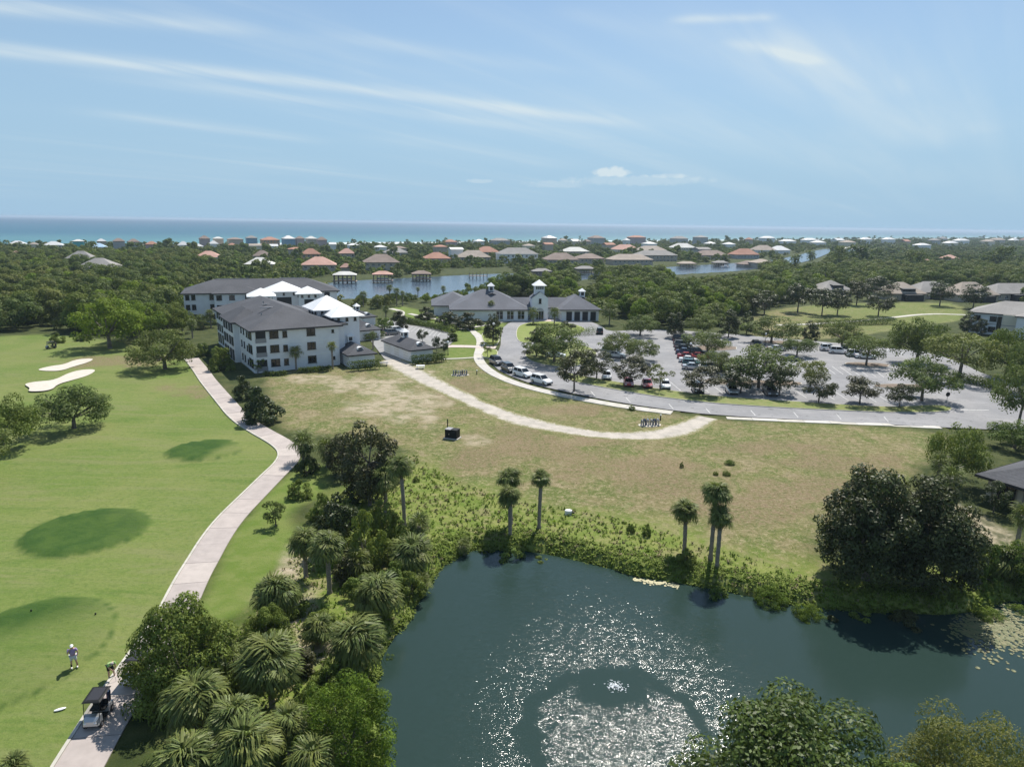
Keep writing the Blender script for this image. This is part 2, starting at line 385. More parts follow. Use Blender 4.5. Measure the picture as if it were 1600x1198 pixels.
bank = smooth_poly(PG([(640,700),(700,745),(800,780),(900,795),(1000,812),(1100,850),(1250,890),(1300,935),(1500,900),(1620,860),(1700,1000),(1500,1010),(1300,990),(1100,950),(950,920),(800,880),(690,900),(610,1040),(600,1250),(200,1300),(330,1060),(420,900),(560,740)]), 1)
asphalt = smooth_poly(PG([(788,508),(783,522),(782,545),(768,560),(772,575),(810,593),(860,607),(930,622),(1020,637),(1120,649),(1300,658),(1460,667),(1620,674),(1800,680),(1800,612),(1600,600),(1545,588),(1500,566),(1450,550),(1400,545),(1300,535),(1200,527),(1120,520),(1040,515),(985,516),(950,518),(938,508),(915,500),(880,496),(845,494),(812,497)]), 1)
lot2 = PG([(600,560),(570,520),(610,500),(640,508),(680,512),(706,522),(712,530),(700,541),(670,545),(640,536),(625,548),(652,572),(640,585)])
golf2 = smooth_poly(PG([(1180,490),(1250,478),(1330,474),(1420,472),(1500,474),(1510,500),(1440,508),(1400,516),(1300,530),(1180,530),(1165,510)]), 1)
lawn3 = smooth_poly(PG([(640,478),(700,500),(760,505),(790,500),(782,530),(755,560),(690,562),(700,540),(715,525),(640,498),(600,480)]), 1)
# shoreline of the ocean
SHORE = [Vector((-3500, -1200, 0)), G(-300, 384), G(0, 382), G(300, 381.5), G(600, 379), G(800, 377.5), G(1000, 376), G(1200, 374.5), G(1400, 372.8), G(1600, 371.5), Vector((9000, 9500, 0))]
def shore_d(X, Y):
    P = [(p.x, p.y) for p in SHORE]
    poly = P + [(12000, -3000), (-3500, -3000)]
    return sdist(X, Y, poly, False)          # negative on land
def px_ellipse(u, v, ru, rv): return G(u, v), (G(u + ru, v) - G(u - ru, v)).length / 2, (G(u, v - rv) - G(u, v + rv)).length / 2
tees = [(*px_ellipse(320, 703, 57, 15), 0.15), (*px_ellipse(136, 829, 91, 34), 0.55), (*px_ellipse(30, 1015, 128, 76), 0.12)]
def ground_h(X, Y):
    dp = sdist(X, Y, pond); dc = sdist(X, Y, canal)
    df = sdist(X, Y, fairway)
    da = np.minimum(sdist(X, Y, asphalt), sdist(X, Y, lot2))
    flat = sm(da, 0.5, 6)
    z = (vnoise(X, Y, 17) - 0.5) * 0.5 * flat * sm(-df, 0, 10) + (vnoise(X + 50, Y, 9) - 0.5) * 0.16 * flat
    for c, rx, ry, a in tees:
        q = np.sqrt(((X - c.x) / rx) ** 2 + ((Y - c.y) / ry) ** 2); z = z + 0.22 * (1 - sm(q, 0.88, 1.06))
    z = z * sm(np.hypot(X, Y), 5, 20) * (1 - sm(np.hypot(X, Y), 250, 350)) - 0.03
    z = np.where(da < 0, -0.25, z)
    z = z * sm(dp, 0, 5) + (-2.4 + 2.4 * sm(dp + (vnoise(X, Y, 2.2) - .5) * 1.0, -2.0, 1.6)) * 1.0
    z = z + (-2.0 + 2.0 * sm(dc, -3.0, 3.0))
    ds = shore_d(X, Y)
    z = z - 6 * sm(ds, -60, 60)
    return z

rows = [6.0]
while rows[-1] < 9500: rows.append(rows[-1] + max(0.38, rows[-1] * (0.0115 if rows[-1] < 420 else 0.03)))
rows = np.array(rows); cols = np.linspace(-1, 1, 441); cols = np.sign(cols) * (0.75 * np.abs(cols) + 0.75 * np.abs(cols) ** 3)
YY, SS = np.meshgrid(rows, cols, indexing='ij'); XX = SS * (YY + 22)
X, Y = XX.ravel(), YY.ravel(); Z = ground_h(X, Y)
nr, nc = len(rows), len(cols)
ZG = Z.reshape(nr, nc)
def gz(x, y):
    """height of the ground sheet at a point"""
    i_ = int(np.clip(np.searchsorted(rows, y) - 1, 0, nr - 2)); fy = min(1, max(0, (y - rows[i_]) / (rows[i_ + 1] - rows[i_])))
    s_ = x / (y + 22); j_ = int(np.clip(np.searchsorted(cols, s_) - 1, 0, nc - 2)); fx = min(1, max(0, (s_ - cols[j_]) / (cols[j_ + 1] - cols[j_])))
    return float((ZG[i_, j_] * (1 - fx) + ZG[i_, j_ + 1] * fx) * (1 - fy) + (ZG[i_ + 1, j_] * (1 - fx) + ZG[i_ + 1, j_ + 1] * fx) * fy)
i = np.arange((nr - 1) * (nc - 1)); r_, c_ = i // (nc - 1), i % (nc - 1); b0 = r_ * nc + c_
quads = np.stack([b0, b0 + 1, b0 + nc + 1, b0 + nc], 1)
gm = bpy.data.meshes.new('ground')
gm.vertices.add(len(X)); gm.vertices.foreach_set('co', np.stack([X, Y, Z], 1).ravel())
gm.loops.add(quads.size); gm.loops.foreach_set('vertex_index', quads.ravel())
gm.polygons.add(len(quads)); gm.polygons.foreach_set('loop_start', np.arange(len(quads)) * 4); gm.polygons.foreach_set('use_smooth', np.ones(len(quads), bool))
gm.update(calc_edges=True)
n1 = vnoise(X, Y, 6) - .5; n2 = vnoise(X + 31, Y, 2.3) - .5; n3 = vnoise(X, Y + 77, 14) - .5
wob = n1 * 3 + n2 * 1.4
fa = 1 - sm(sdist(X, Y, fairway) + wob * .25, -0.4, 0.8)
l2 = 1 - sm(np.minimum(sdist(X, Y, lawn2), sdist(X, Y, lawn3)) + wob * .4, -1, 1)
g2 = 1 - sm(sdist(X, Y, golf2) + wob * .4, -1, 1)
fi = np.maximum(1 - sm(sdist(X, Y, field) + wob, -2, 2.5), g2)
l2 = np.maximum(l2, g2 * .55 * sm(X, 90, 125))
ba = 1 - sm(sdist(X, Y, bank) + wob * 1.6, -3, 3)
ba = np.maximum(ba, 1 - sm(sdist(X, Y, pond), 3, 10) ) * (1 - fa)
te = np.zeros_like(X); te_in = np.zeros_like(X)
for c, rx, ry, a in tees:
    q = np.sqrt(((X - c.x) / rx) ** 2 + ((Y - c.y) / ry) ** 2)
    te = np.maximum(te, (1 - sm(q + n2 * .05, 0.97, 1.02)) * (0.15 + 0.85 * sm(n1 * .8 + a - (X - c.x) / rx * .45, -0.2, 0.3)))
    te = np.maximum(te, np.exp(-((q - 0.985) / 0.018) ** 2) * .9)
for c, rx, ry, a in [(G(45, 735), 6.0, 3.0, 0)]:
    q = np.sqrt(((X - c.x) / rx) ** 2 + ((Y - c.y) / ry) ** 2); te = np.maximum(te, np.exp(-((q - 1) / 0.04) ** 2) * .25)
def blob(u, v, ru, rv):
    c = G(u, v); a = abs((G(u + ru, v) - G(u - ru, v)).x) / 2; b = abs((G(u, v - rv) - G(u, v + rv)).y) / 2
    q = np.sqrt(((X - c.x) / a) ** 2 + ((Y - c.y) / b) ** 2); return 1 - sm(q + (n1 + n2 + n3) * .8, 0.5, 1.25)
bare = np.zeros_like(X); brown = np.zeros_like(X)
for a in [(560,600,90,14),(620,625,60,22),(640,590,60,16),(500,590,60,6),(660,640,40,20),(745,690,28,9),(1530,820,28,40),(455,880,22,60),(480,1010,40,30),(470,960,25,40)]: bare = np.maximum(bare, blob(*a) * .95)
for a in [(860,700,150,30),(1000,730,150,40),(1190,700,120,14),(1320,720,120,12),(1180,790,110,28),(1250,770,80,25),(760,720,60,20),(720,600,40,20),(900,640,80,12),(300,610,60,12),(160,565,90,10)]: brown = np.maximum(brown, blob(*a))
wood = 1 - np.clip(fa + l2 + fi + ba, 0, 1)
beach = sm(shore_d(X, Y), -70, -35)
def fcol(name, a, b, c, d):
    at = gm.attributes.new(name, 'FLOAT_COLOR', 'POINT'); at.data.foreach_set('color', np.stack([a, b, c, d], 1).astype(np.float32).ravel())
fcol('m1', fa, l2, fi, ba); fcol('m2', te, bare, brown, wood); fcol('m3', beach, beach, beach, beach)
def ground_mat():
    mt, t, b = base_mat('ground_turf'); p = worldpos(t)
    a1 = N(t, 'ShaderNodeAttribute', attribute_name='m1'); a2 = N(t, 'ShaderNodeAttribute', attribute_name='m2'); a3 = N(t, 'ShaderNodeAttribute', attribute_name='m3')
    s1 = t.nodes.new('ShaderNodeSeparateColor'); t.links.new(a1.outputs['Color'], s1.inputs[0])
    s2 = t.nodes.new('ShaderNodeSeparateColor'); t.links.new(a2.outputs['Color'], s2.inputs[0])
    big = noise(t, 0.07, 5, 0.6, p, 0.6); mid = noise(t, 0.45, 6, 0.65, p, 0.5); fine = noise(t, 3.2, 5, 0.75, p); vf = noise(t, 11, 4, 0.8, p)
    st = t.nodes.new('ShaderNodeMapping'); st.inputs['Rotation'].default_value = (0, 0, rad(-30)); st.inputs['Scale'].default_value = (0.12, 0.9, 1); t.links.new(p, st.inputs[0])
    streak = noise(t, 1.0, 5, 0.65, st.outputs[0], 0.5)
    fair = mixc(t, mrange(t, big, 0.35, 0.65), (0.128, 0.182, 0.040), (0.178, 0.205, 0.062))
    fair = mixc(t, mrange(t, streak, 0.45, 0.75, 0, .55), fair, (0.205, 0.215, 0.09))
    fair = mixc(t, mrange(t, mid, 0.55, 0.75, 0, .5), fair, (0.085, 0.155, 0.022))
    mot = noise(t, 0.28, 7, 0.72, st.outputs[0], 0.8); gr = noise(t, 2.2, 6, 0.8, p)
    fair = mixc(t, mrange(t, mot, 0.51, 0.64, 0, .6), fair, (0.195, 0.20, 0.085)); fair = mixc(t, mrange(t, mot, 0.47, 0.36, 0, .5), fair, (0.075, 0.14, 0.022)); fair = mixc(t, mrange(t, gr, .51, .62, 0, .4), fair, (0.075, 0.12, 0.026)); fair = mixc(t, mrange(t, gr, .48, .38, 0, .4), fair, (0.20, 0.225, 0.075))
    lush = mixc(t, mrange(t, mid, 0.35, 0.65), (0.115, 0.17, 0.030), (0.165, 0.20, 0.055))
    fld = mixc(t, mrange(t, mid, 0.34, 0.64), (0.138, 0.140, 0.046), (0.212, 0.175, 0.092))
    fld = mixc(t, mrange(t, big, 0.48, 0.66, 0, .75), fld, (0.145, 0.175, 0.045))
    clump = noise(t, 1.3, 7, 0.8, p, 0.4); pat = noise(t, 0.16, 6, 0.7, p, 1.0)
    fld = mixc(t, mrange(t, pat, 0.465, 0.56, 0, .85), fld, (0.10, 0.132, 0.030)); fld = mixc(t, mrange(t, pat, 0.44, 0.37, 0, .75), fld, (0.255, 0.205, 0.125))
    fld = mixc(t, mrange(t, clump, 0.515, 0.60, 0, .75), fld, (0.33, 0.275, 0.165)); fld = mixc(t, mrange(t, clump, 0.475, 0.40, 0, .75), fld, (0.085, 0.098, 0.03))
    fld = mixc(t, mrange(t, fine, 0.51, 0.62, 0, .5), fld, (0.33, 0.28, 0.17))
    fld = mixc(t, mrange(t, vf, 0.53, 0.64, 0, .5), fld, (0.07, 0.085, 0.025))
    bnk = mixc(t, mrange(t, mid, 0.35, 0.66), (0.12, 0.175, 0.028), (0.20, 0.225, 0.06))
    bnk = mixc(t, mrange(t, clump, 0.51, 0.60, 0, .7), bnk, (0.27, 0.26, 0.11)); bnk = mixc(t, mrange(t, pat, .48, .36, 0, .6), bnk, (0.26, 0.22, 0.12))
    bnk = mixc(t, mrange(t, fine, 0.5, 0.72, 0, .6), bnk, (0.065, 0.095, 0.018))
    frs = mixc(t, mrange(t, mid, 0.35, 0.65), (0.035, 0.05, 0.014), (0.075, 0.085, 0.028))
    c = mixc(t, s1.outputs[2], frs, fld); c = mixc(t, a1.outputs['Alpha'], c, bnk); c = mixc(t, s1.outputs[1], c, lush); c = mixc(t, s1.outputs[0], c, fair)
    c = mixc(t, mth(t, 'MULTIPLY', s2.outputs[2], mrange(t, clump, 0.40, 0.58, .3, .95)), c, mixc(t, mrange(t, fine, .42, .58), (0.165, 0.12, 0.07), (0.25, 0.195, 0.12)))
    c = mixc(t, mth(t, 'MULTIPLY', s2.outputs[1], mrange(t, mid, 0.38, 0.6, .25, 1)), c, mixc(t, mrange(t, fine, .35, .65), (0.44, 0.37, 0.28), (0.32, 0.27, 0.18)))
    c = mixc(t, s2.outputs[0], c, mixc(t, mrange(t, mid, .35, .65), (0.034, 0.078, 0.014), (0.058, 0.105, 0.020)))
    c = mixc(t, mrange(t, vf, 0.35, 0.7, 0, .35), c, mixc(t, 1.0, c, (0.55, 0.6, 0.5), 'MULTIPLY'))
    c = mixc(t, a3.outputs['Fac'], c, (0.62, 0.55, 0.44))
    t.links.new(c, b.inputs['Base Color']); b.inputs['Roughness'].default_value = 0.95; b.inputs['Specular IOR Level'].default_value = 0.15
    h = mth(t, 'ADD', mth(t, 'MULTIPLY', vf, 0.4), fine); bump(t, b, h, 0.55, 0.16)
    return mt
gm.materials.append(ground_mat())
tag(link(bpy.data.objects.new('ground', gm)), kind='structure')

# ---- ocean
def ocean():
    ys = list(np.geomspace(300, 19800, 95)); xs = list(np.linspace(-1.6, 1.6, 61))
    V = [(s * (y + 300), y, -2.0) for y in ys for s in xs]; n = len(xs)
    Fq = [(k*n+j, k*n+j+1, (k+1)*n+j+1, (k+1)*n+j) for k in range(len(ys)-1) for j in range(n-1)]
    me = bpy.data.meshes.new('ocean'); me.from_pydata(V, [], Fq)
    A = np.array(V); d = shore_d(A[:, 0], A[:, 1])
    at = me.attributes.new('depth', 'FLOAT', 'POINT'); at.data.foreach_set('value', d.astype(np.float32))
    mt, t, b = base_mat('sea_water'); p = worldpos(t); ad = N(t, 'ShaderNodeAttribute', attribute_name='depth')
    dd = ad.outputs['Fac']
    c = mixc(t, mrange(t, dd, 60, 900), (0.085, 0.205, 0.225), (0.034, 0.112, 0.170)); c = mixc(t, mrange(t, dd, 900, 6000), c, (0.020, 0.070, 0.130))
    s = t.nodes.new('ShaderNodeMapping'); s.inputs['Rotation'].default_value = (0, 0, rad(-50)); s.inputs['Scale'].default_value = (1, .25, 1); t.links.new(p, s.inputs[0])
    caps = noise(t, 0.03, 6, 0.72, s.outputs[0]); surf = mth(t, 'ADD', dd, mth(t, 'MULTIPLY', mth(t, 'SUBTRACT', noise(t, 0.02, 4, .6, p), .5), 160))
    band = mth(t, 'MULTIPLY', mrange(t, surf, -5, 15), mrange(t, surf, 95, 50)); capm = mrange(t, caps, 0.70, 0.76, 0, .75)
    c = mixc(t, capm, c, (0.75, 0.8, 0.82)); c = mixc(t, mth(t, 'MULTIPLY', band, .85), c, (0.78, 0.80, 0.79))
    c = mixc(t, mrange(t, noise(t, 0.006, 4, .6, s.outputs[0]), .4, .65, 0, .35), c, (0.03, 0.11, 0.16))
    t.links.new(c, b.inputs['Base Color']); b.inputs['Roughness'].default_value = 0.5; b.inputs['Specular IOR Level'].default_value = 0.12
    me.materials.append(mt); tag(link(bpy.data.objects.new('ocean', me)), kind='structure')
ocean()

def sheet(name, poly, z, mt, parent=None, kind='structure', thick=0.0):
    bm = bmesh.new(); vs = [bm.verts.new((p[0], p[1], z)) for p in poly]; f = bm.faces.new(vs)
    if f.normal.z < 0: f.normal_flip()
    f.normal_update()
    if f.normal.z < 0: bmesh.ops.reverse_faces(bm, faces=[f])
    if thick:
        r = bmesh.ops.extrude_face_region(bm, geom=[f]); bmesh.ops.translate(bm, vec=(0, 0, -thick), verts=[e for e in r['geom'] if isinstance(e, bmesh.types.BMVert)])
        bmesh.ops.recalc_face_normals(bm, faces=bm.faces[:])
    bmesh.ops.triangulate(bm, faces=[f_ for f_ in bm.faces if len(f_.verts) > 4])
    me = bpy.data.meshes.new(name); bm.to_mesh(me); bm.free(); me.materials.append(mt)
    o = link(bpy.data.objects.new(name, me), parent)
    if parent is not None: KIDS.setdefault(parent.name, []).append(o)
    elif kind: o['kind'] = kind
    return o
# ---- pond water, stirred by the submerged fountain
FOUNT = G(962, 1072, WATER_Z)
RING = G(965, 1150, WATER_Z)
def pond_mat():
    mt, t, b = base_mat('pond_water'); p = worldpos(t)
    b.inputs['Base Color'].default_value = (0.021, 0.040, 0.034, 1); b.inputs['Specular IOR Level'].default_value = .45; b.inputs['Roughness'].default_value = 0.12; b.inputs['IOR'].default_value = 1.333
    def radius(c, ax, ay):
        s = t.nodes.new('ShaderNodeVectorMath'); s.operation = 'SUBTRACT'; t.links.new(p, s.inputs[0]); s.inputs[1].default_value = c
        m_ = t.nodes.new('ShaderNodeVectorMath'); m_.operation = 'MULTIPLY'; t.links.new(s.outputs[0], m_.inputs[0]); m_.inputs[1].default_value = (1/ax, 1/ay, 0)
        l = t.nodes.new('ShaderNodeVectorMath'); l.operation = 'LENGTH'; t.links.new(m_.outputs[0], l.inputs[0]); return l.outputs['Value']
    wobble = mth(t, 'MULTIPLY', mth(t, 'SUBTRACT', noise(t, 0.45, 5, .65, p), .5), .55)
    rr = mth(t, 'ADD', radius(RING, 6.0, 6.6), wobble)          # the ring of slack water
    ring = mth(t, 'MULTIPLY', mrange(t, rr, 0.76, 0.90), mrange(t, rr, 1.06, 0.95))
    core = mrange(t, mth(t, 'ADD', radius(FOUNT + Vector((-.3, -.1, 0)), 2.6, 2.1), wobble), 1.3, 0.6)
    slack = mth(t, 'MAXIMUM', ring, core)
    far = mrange(t, mth(t, 'ADD', radius(FOUNT + Vector((-1.2, -2, 0)), 12.5, 23), mth(t, 'MULTIPLY', wobble, 1.2)), 1.25, 0.25, 0.14, 1.0)
    amp = mth(t, 'MULTIPLY', far, mth(t, 'SUBTRACT', 1.0, mth(t, 'MULTIPLY', slack, .8)))
    sc_ = t.nodes.new('ShaderNodeMapping'); sc_.inputs['Rotation'].default_value = (0, 0, rad(15)); sc_.inputs['Scale'].default_value = (1, 1.35, 1); t.links.new(p, sc_.inputs[0])
    def wave(scale, k):
        n = N(t, 'ShaderNodeTexNoise', Scale=scale, Detail=1.0, Roughness=.5); t.links.new(sc_.outputs[0], n.inputs['Vector'])
        v1 = t.nodes.new('ShaderNodeVectorMath'); v1.operation = 'SUBTRACT'; t.links.new(n.outputs['Color'], v1.inputs[0]); v1.inputs[1].default_value = (.5, .5, .5)
        v2 = t.nodes.new('ShaderNodeVectorMath'); v2.operation = 'MULTIPLY'; t.links.new(v1.outputs[0], v2.inputs[0]); v2.inputs[1].default_value = (k, k, 0); return v2.outputs[0]
    ad = t.nodes.new('ShaderNodeVectorMath'); ad.operation = 'ADD'; t.links.new(wave(17, 1.0), ad.inputs[0]); t.links.new(wave(2.2, .35), ad.inputs[1])
    ml = t.nodes.new('ShaderNodeVectorMath'); ml.operation = 'SCALE'; t.links.new(ad.outputs[0], ml.inputs[0]); t.links.new(amp, ml.inputs['Scale'])
    up_ = t.nodes.new('ShaderNodeVectorMath'); up_.operation = 'ADD'; t.links.new(ml.outputs[0], up_.inputs[0]); up_.inputs[1].default_value = (0, 0, 1)
    nz = t.nodes.new('ShaderNodeVectorMath'); nz.operation = 'NORMALIZE'; t.links.new(up_.outputs[0], nz.inputs[0]); t.links.new(nz.outputs[0], b.inputs['Normal'])
    return mt
sheet('pond', pond, WATER_Z, pond_mat())
mt, t, b = base_mat('canal_water'); p = worldpos(t)
b.inputs['Base Color'].default_value = (0.055, 0.085, 0.125, 1); b.inputs['Roughness'].default_value = 0.16
bump(t, b, noise(t, 0.9, 4, .6, p), .35, .25)
sheet('canal', canal, -0.6, mt)

# ---- asphalt: drive, ring and car park
def asphalt_mat():
    mt, t, b = base_mat('asphalt'); p = worldpos(t)
    c = mixc(t, mrange(t, noise(t, .12, 5, .6, p), .35, .68), (0.205, 0.205, 0.213), (0.275, 0.27, 0.275))
    c = mixc(t, mrange(t, noise(t, 5, 4, .7, p), .45, .75, 0, .4), c, (0.17, 0.17, 0.175))
    c = mixc(t, mrange(t, noise(t, .5, 6, .75, p, .8), .52, .62, 0, .5), c, (0.165, 0.163, 0.168)); c = mixc(t, mrange(t, noise(t, .9, 3, .5, p), .64, .70, 0, .6), c, (0.09, 0.09, 0.092))
    st = t.nodes.new('ShaderNodeMapping'); st.inputs['Rotation'].default_value = (0, 0, rad(9)); st.inputs['Scale'].default_value = (.06, .8, 1); t.links.new(p, st.inputs[0])
    c = mixc(t, mrange(t, noise(t, 1, 4, .6, st.outputs[0]), .5, .72, 0, .5), c, (0.19, 0.19, 0.20))
    t.links.new(c, b.inputs['Base Color']); b.inputs['Roughness'].default_value = .9; return mt
M['asphalt'] = asphalt_mat()
sheet('road', asphalt, 0.02, M['asphalt'])
sheet('courtyard_road', lot2, 0.02, plain('courtyard_asphalt', (0.27, 0.265, 0.26), .9, (0.21, 0.21, 0.21), .4))

def strip(name, pts, width, z, mt, parent=None, thick=0.0, kind='structure'):
    """a ribbon along a centre line"""
    mb = MB(); n = len(pts); L = []; R = []
    for i in range(n):
        d = (pts[min(i + 1, n - 1)] - pts[max(i - 1, 0)]); d.z = 0; d.normalize(); q = Vector((-d.y, d.x, 0))
        wd = width[i] if isinstance(width, (list, tuple)) else width
        L.append(pts[i] + q * wd / 2); R.append(pts[i] - q * wd / 2)
    for i in range(n - 1):
        a, b_, c, d = R[i], R[i + 1], L[i + 1], L[i]
        if thick:
            mb.add([(*a.xy, z), (*b_.xy, z), (*c.xy, z), (*d.xy, z), (*a.xy, z - thick), (*b_.xy, z - thick), (*c.xy, z - thick), (*d.xy, z - thick)],
                   [(0,1,2,3),(0,4,5,1),(3,2,6,7)] + ([(0,3,7,4)] if i == 0 else []) + ([(1,5,6,2)] if i == n - 2 else []))
        else: mb.add([(*a.xy, z), (*b_.xy, z), (*c.xy, z), (*d.xy, z)], [(0,1,2,3)])
    o = mb.build(name, mt, parent)
    if parent is None and kind: o['kind'] = kind
    return o
def lin(n): return [i / (n - 1) for i in range(n)]
def line(pxs, it=2, h=0.0): return smooth_poly(PG(pxs, h), it, False)

# ---- white sandy track across the field
def track_mat(edge=True):
    mt, t, b = base_mat('sandy_track'); p = worldpos(t); at = N(t, 'ShaderNodeAttribute', attribute_name='edge')
    n = noise(t, .5, 6, .65, p); f = noise(t, 3, 5, .7, p)
    c = mixc(t, mrange(t, n, .35, .65), (0.46, 0.415, 0.36), (0.35, 0.32, 0.28)); c = mixc(t, mrange(t, f, .5, .75, 0, .5), c, (0.33, 0.295, 0.24))
    g = mth(t, 'ADD', at.outputs['Fac'], mth(t, 'MULTIPLY', mth(t, 'SUBTRACT', f, .5), 1.0)); g = mth(t, 'ADD', g, mth(t, 'MULTIPLY', mth(t, 'SUBTRACT', n, .5), .9))
    c = mixc(t, mrange(t, g, .45, .85), c, mixc(t, mrange(t, f, .4, .6), (0.21, 0.185, 0.085), (0.16, 0.165, 0.055)))
    t.links.new(c, b.inputs['Base Color']); b.inputs['Roughness'].default_value = .95; bump(t, b, f, .4, .06); return mt
def track(name, pts, wid, z):
    V = []; Fq = []; E_ = []; K = 17; n = len(pts)
    for i in range(n):
        d = (pts[min(i + 1, n - 1)] - pts[max(i - 1, 0)]); d.z = 0; d.normalize(); q = Vector((-d.y, d.x, 0))
        for k in range(K):
            s = k / (K - 1) * 2 - 1; pt = pts[i] + q * s * wid[i] * .5
            zz = max(gz(pt.x, pt.y) + z, 0.027 if sd1(pt, asphalt) < .6 or sd1(pt, lot2) < .6 else -1); V.append((pt.x, pt.y, zz - (0.12 if abs(s) == 1 else 0))); E_.append(abs(s))
    for i in range(n - 1):
        for k in range(K - 1): Fq.append((i*K+k+1, i*K+k, (i+1)*K+k, (i+1)*K+k+1))
    me = bpy.data.meshes.new(name); me.from_pydata(V, [], Fq); at = me.attributes.new('edge', 'FLOAT', 'POINT'); at.data.foreach_set('value', E_)
    me.materials.append(track_mat()); me.polygons.foreach_set('use_smooth', [True] * len(Fq)); me.update()
    tag(link(bpy.data.objects.new(name, me)), kind='structure')
tp = line([(612,562),(655,588),(705,612),(760,638),(820,660),(890,673),(960,681),(1030,680),(1075,668),(1105,652)], 2)
track('dirt_track', tp, [4.8 + 1.5 * math.sin(i * .45) * .5 + (1.2 if i < 12 else 0) for i in range(len(tp))], 0.05)

# ---- cart path: separate concrete slabs with a pale edge on the fairway side
def slab_path(name, pxs, wid, slab_len, smat, kmat, kerb_side=-1, it=3):
    root = empty(name); tag(root, kind='structure')
    pts = line(pxs, it); S = [0.0]
    for i in range(1, len(pts)): S.append(S[-1] + (pts[i] - pts[i - 1]).length)
    def at(s):
        s = max(0, min(S[-1], s))
        for i in range(1, len(S)):
            if S[i] >= s:
                f = (s - S[i-1]) / max(1e-6, S[i] - S[i-1]); d = (pts[i] - pts[i-1]).normalized(); return pts[i-1].lerp(pts[i], f), Vector((-d.y, d.x, 0))
        return pts[-1], Vector((0, 1, 0))
    def frame(s):
        p, _ = at(s); a, _ = at(s - .8); b_, _ = at(s + .8); d = (b_ - a).normalized(); return p, Vector((-d.y, d.x, 0))
    rnd = random.Random(4); s = 0.0
    while s < S[-1] - .5:
        e = min(s + slab_len, S[-1]); k = 4; mb = MB(); jit = rnd.uniform(-.012, .012)
        top = []
        for j in range(k + 1):
            ss = s + .02 + (e - s - .04) * j / k; p, q = frame(ss)
            l, r = p + q * wid / 2, p - q * wid / 2
            zc_ = gz(p.x, p.y) + .09 + jit
            zl = max(zc_, gz(l.x, l.y) + .05); zr = max(zc_, gz(r.x, r.y) + .05)
            top.append(((l.x, l.y, zl), (r.x, r.y, zr)))
        for j in range(k):
            (l0, r0), (l1, r1) = top[j], top[j + 1]; dn = lambda v: (v[0], v[1], v[2] - .25)
            mb.add([l0, r0, r1, l1, dn(l0), dn(r0), dn(r1), dn(l1)], [(0,1,2,3),(0,3,7,4),(1,5,6,2)] + ([(0,4,5,1)] if j == 0 else []) + ([(3,2,6,7)] if j == k-1 else []))
        mb.build('slab', smat[rnd.randrange(len(smat))], root)
        for side in ((kerb_side,) if kerb_side else ()):
            mk = MB()
            for j in range(k):
                p0, q0 = frame(s + .02 + (e - s - .04) * j / k); p1, q1 = frame(s + .02 + (e - s - .04) * (j + 1) / k)
                a0, a1 = p0 + q0 * side * -(wid / 2 + .01), p1 + q1 * side * -(wid / 2 + .01); b0_, b1_ = p0 + q0 * side * -(wid / 2 + .21), p1 + q1 * side * -(wid / 2 + .21)
                z0, z1 = max(gz(a0.x, a0.y), gz(p0.x, p0.y)) + .14, max(gz(a1.x, a1.y), gz(p1.x, p1.y)) + .14
                mk.add([(a0.x,a0.y,z0),(b0_.x,b0_.y,z0),(b1_.x,b1_.y,z1),(a1.x,a1.y,z1),(a0.x,a0.y,z0-.3),(b0_.x,b0_.y,z0-.3),(b1_.x,b1_.y,z1-.3),(a1.x,a1.y,z1-.3)], [(0,1,2,3),(0,3,7,4),(1,5,6,2),(0,4,5,1),(3,2,6,7)])
            mk.build('kerb', kmat, root)
        s = e
    return root
slabs = [plain('path_slab_%s' % n, c, .9, tuple(x * .84 for x in c), .9, bmp=.15) for n, c in (('a', (0.43, 0.375, 0.345)), ('b', (0.40, 0.35, 0.325)), ('c', (0.455, 0.40, 0.365)))]
slab_path('cart_path', [(300,560),(312,575),(330,600),(352,625),(372,650),(405,672),(440,690),(455,705),(450,722),(425,745),(395,775),(362,808),(338,840),(318,875),(300,905),(275,960),(245,1005),(215,1050),(185,1095),(158,1140),(120,1205),(70,1300)], 2.7, 3.6, slabs, M['kerb'], kerb_side=1)

# ---- pavement along the road with kerb, paved walks
slab_path('pavement', [(742,520),(752,530),(750,545),(746,560),(758,576),(790,594),(840,609),(900,622),(980,636),(1050,645)], 2.2, 4.0, [M['kerb'], M['concrete']], M['kerb'], kerb_side=0, it=2)
slab_path('pavement', [(1135,653),(1200,656),(1300,660),(1400,664),(1470,668)], 1.3, 4.0, [M['kerb'], plain('pale_concrete', (0.54, 0.52, 0.48), .85, (0.46, 0.44, 0.41), .9)], M['kerb'], kerb_side=0, it=1)
slab_path('walkway', [(742,520),(732,512),(716,506),(690,500),(660,495),(640,490)], 1.8, 4.0, [M['kerb']], M['kerb'], 0, 2)
slab_path('walkway', [(720,514),(760,508),(790,502),(815,499)], 1.5, 4.0, [M['kerb']], M['kerb'], 0, 2)
slab_path('walkway', [(700,541),(725,541),(747,542),(778,543)], 3.2, 4.0, [plain('pink_paving', (0.55, 0.45, 0.41), .9, (0.5, 0.42, 0.39), 1)], M['kerb'], 0, 1)
slab_path('walkway', [(692,561),(720,560),(746,558)], 0.9, 4.0, [M['kerb']], M['kerb'], 0, 1)
slab_path('walkway', [(610,482),(630,487),(625,494),(640,500),(665,503)], 2.0, 4.0, [M['kerb']], M['kerb'], 0, 2)
slab_path('walkway', [(1215,508),(1300,505),(1380,498),(1445,490),(1510,492)], 2.2, 5.0, [M['kerb']], M['kerb'], 0, 2)
sheet('entrance_paving', PG([(828,506),(862,506),(860,496),(832,496)]), 0.035, plain('entrance_pavers', (0.5, 0.40, 0.36), .9, (0.44, 0.36, 0.33), 1.5))

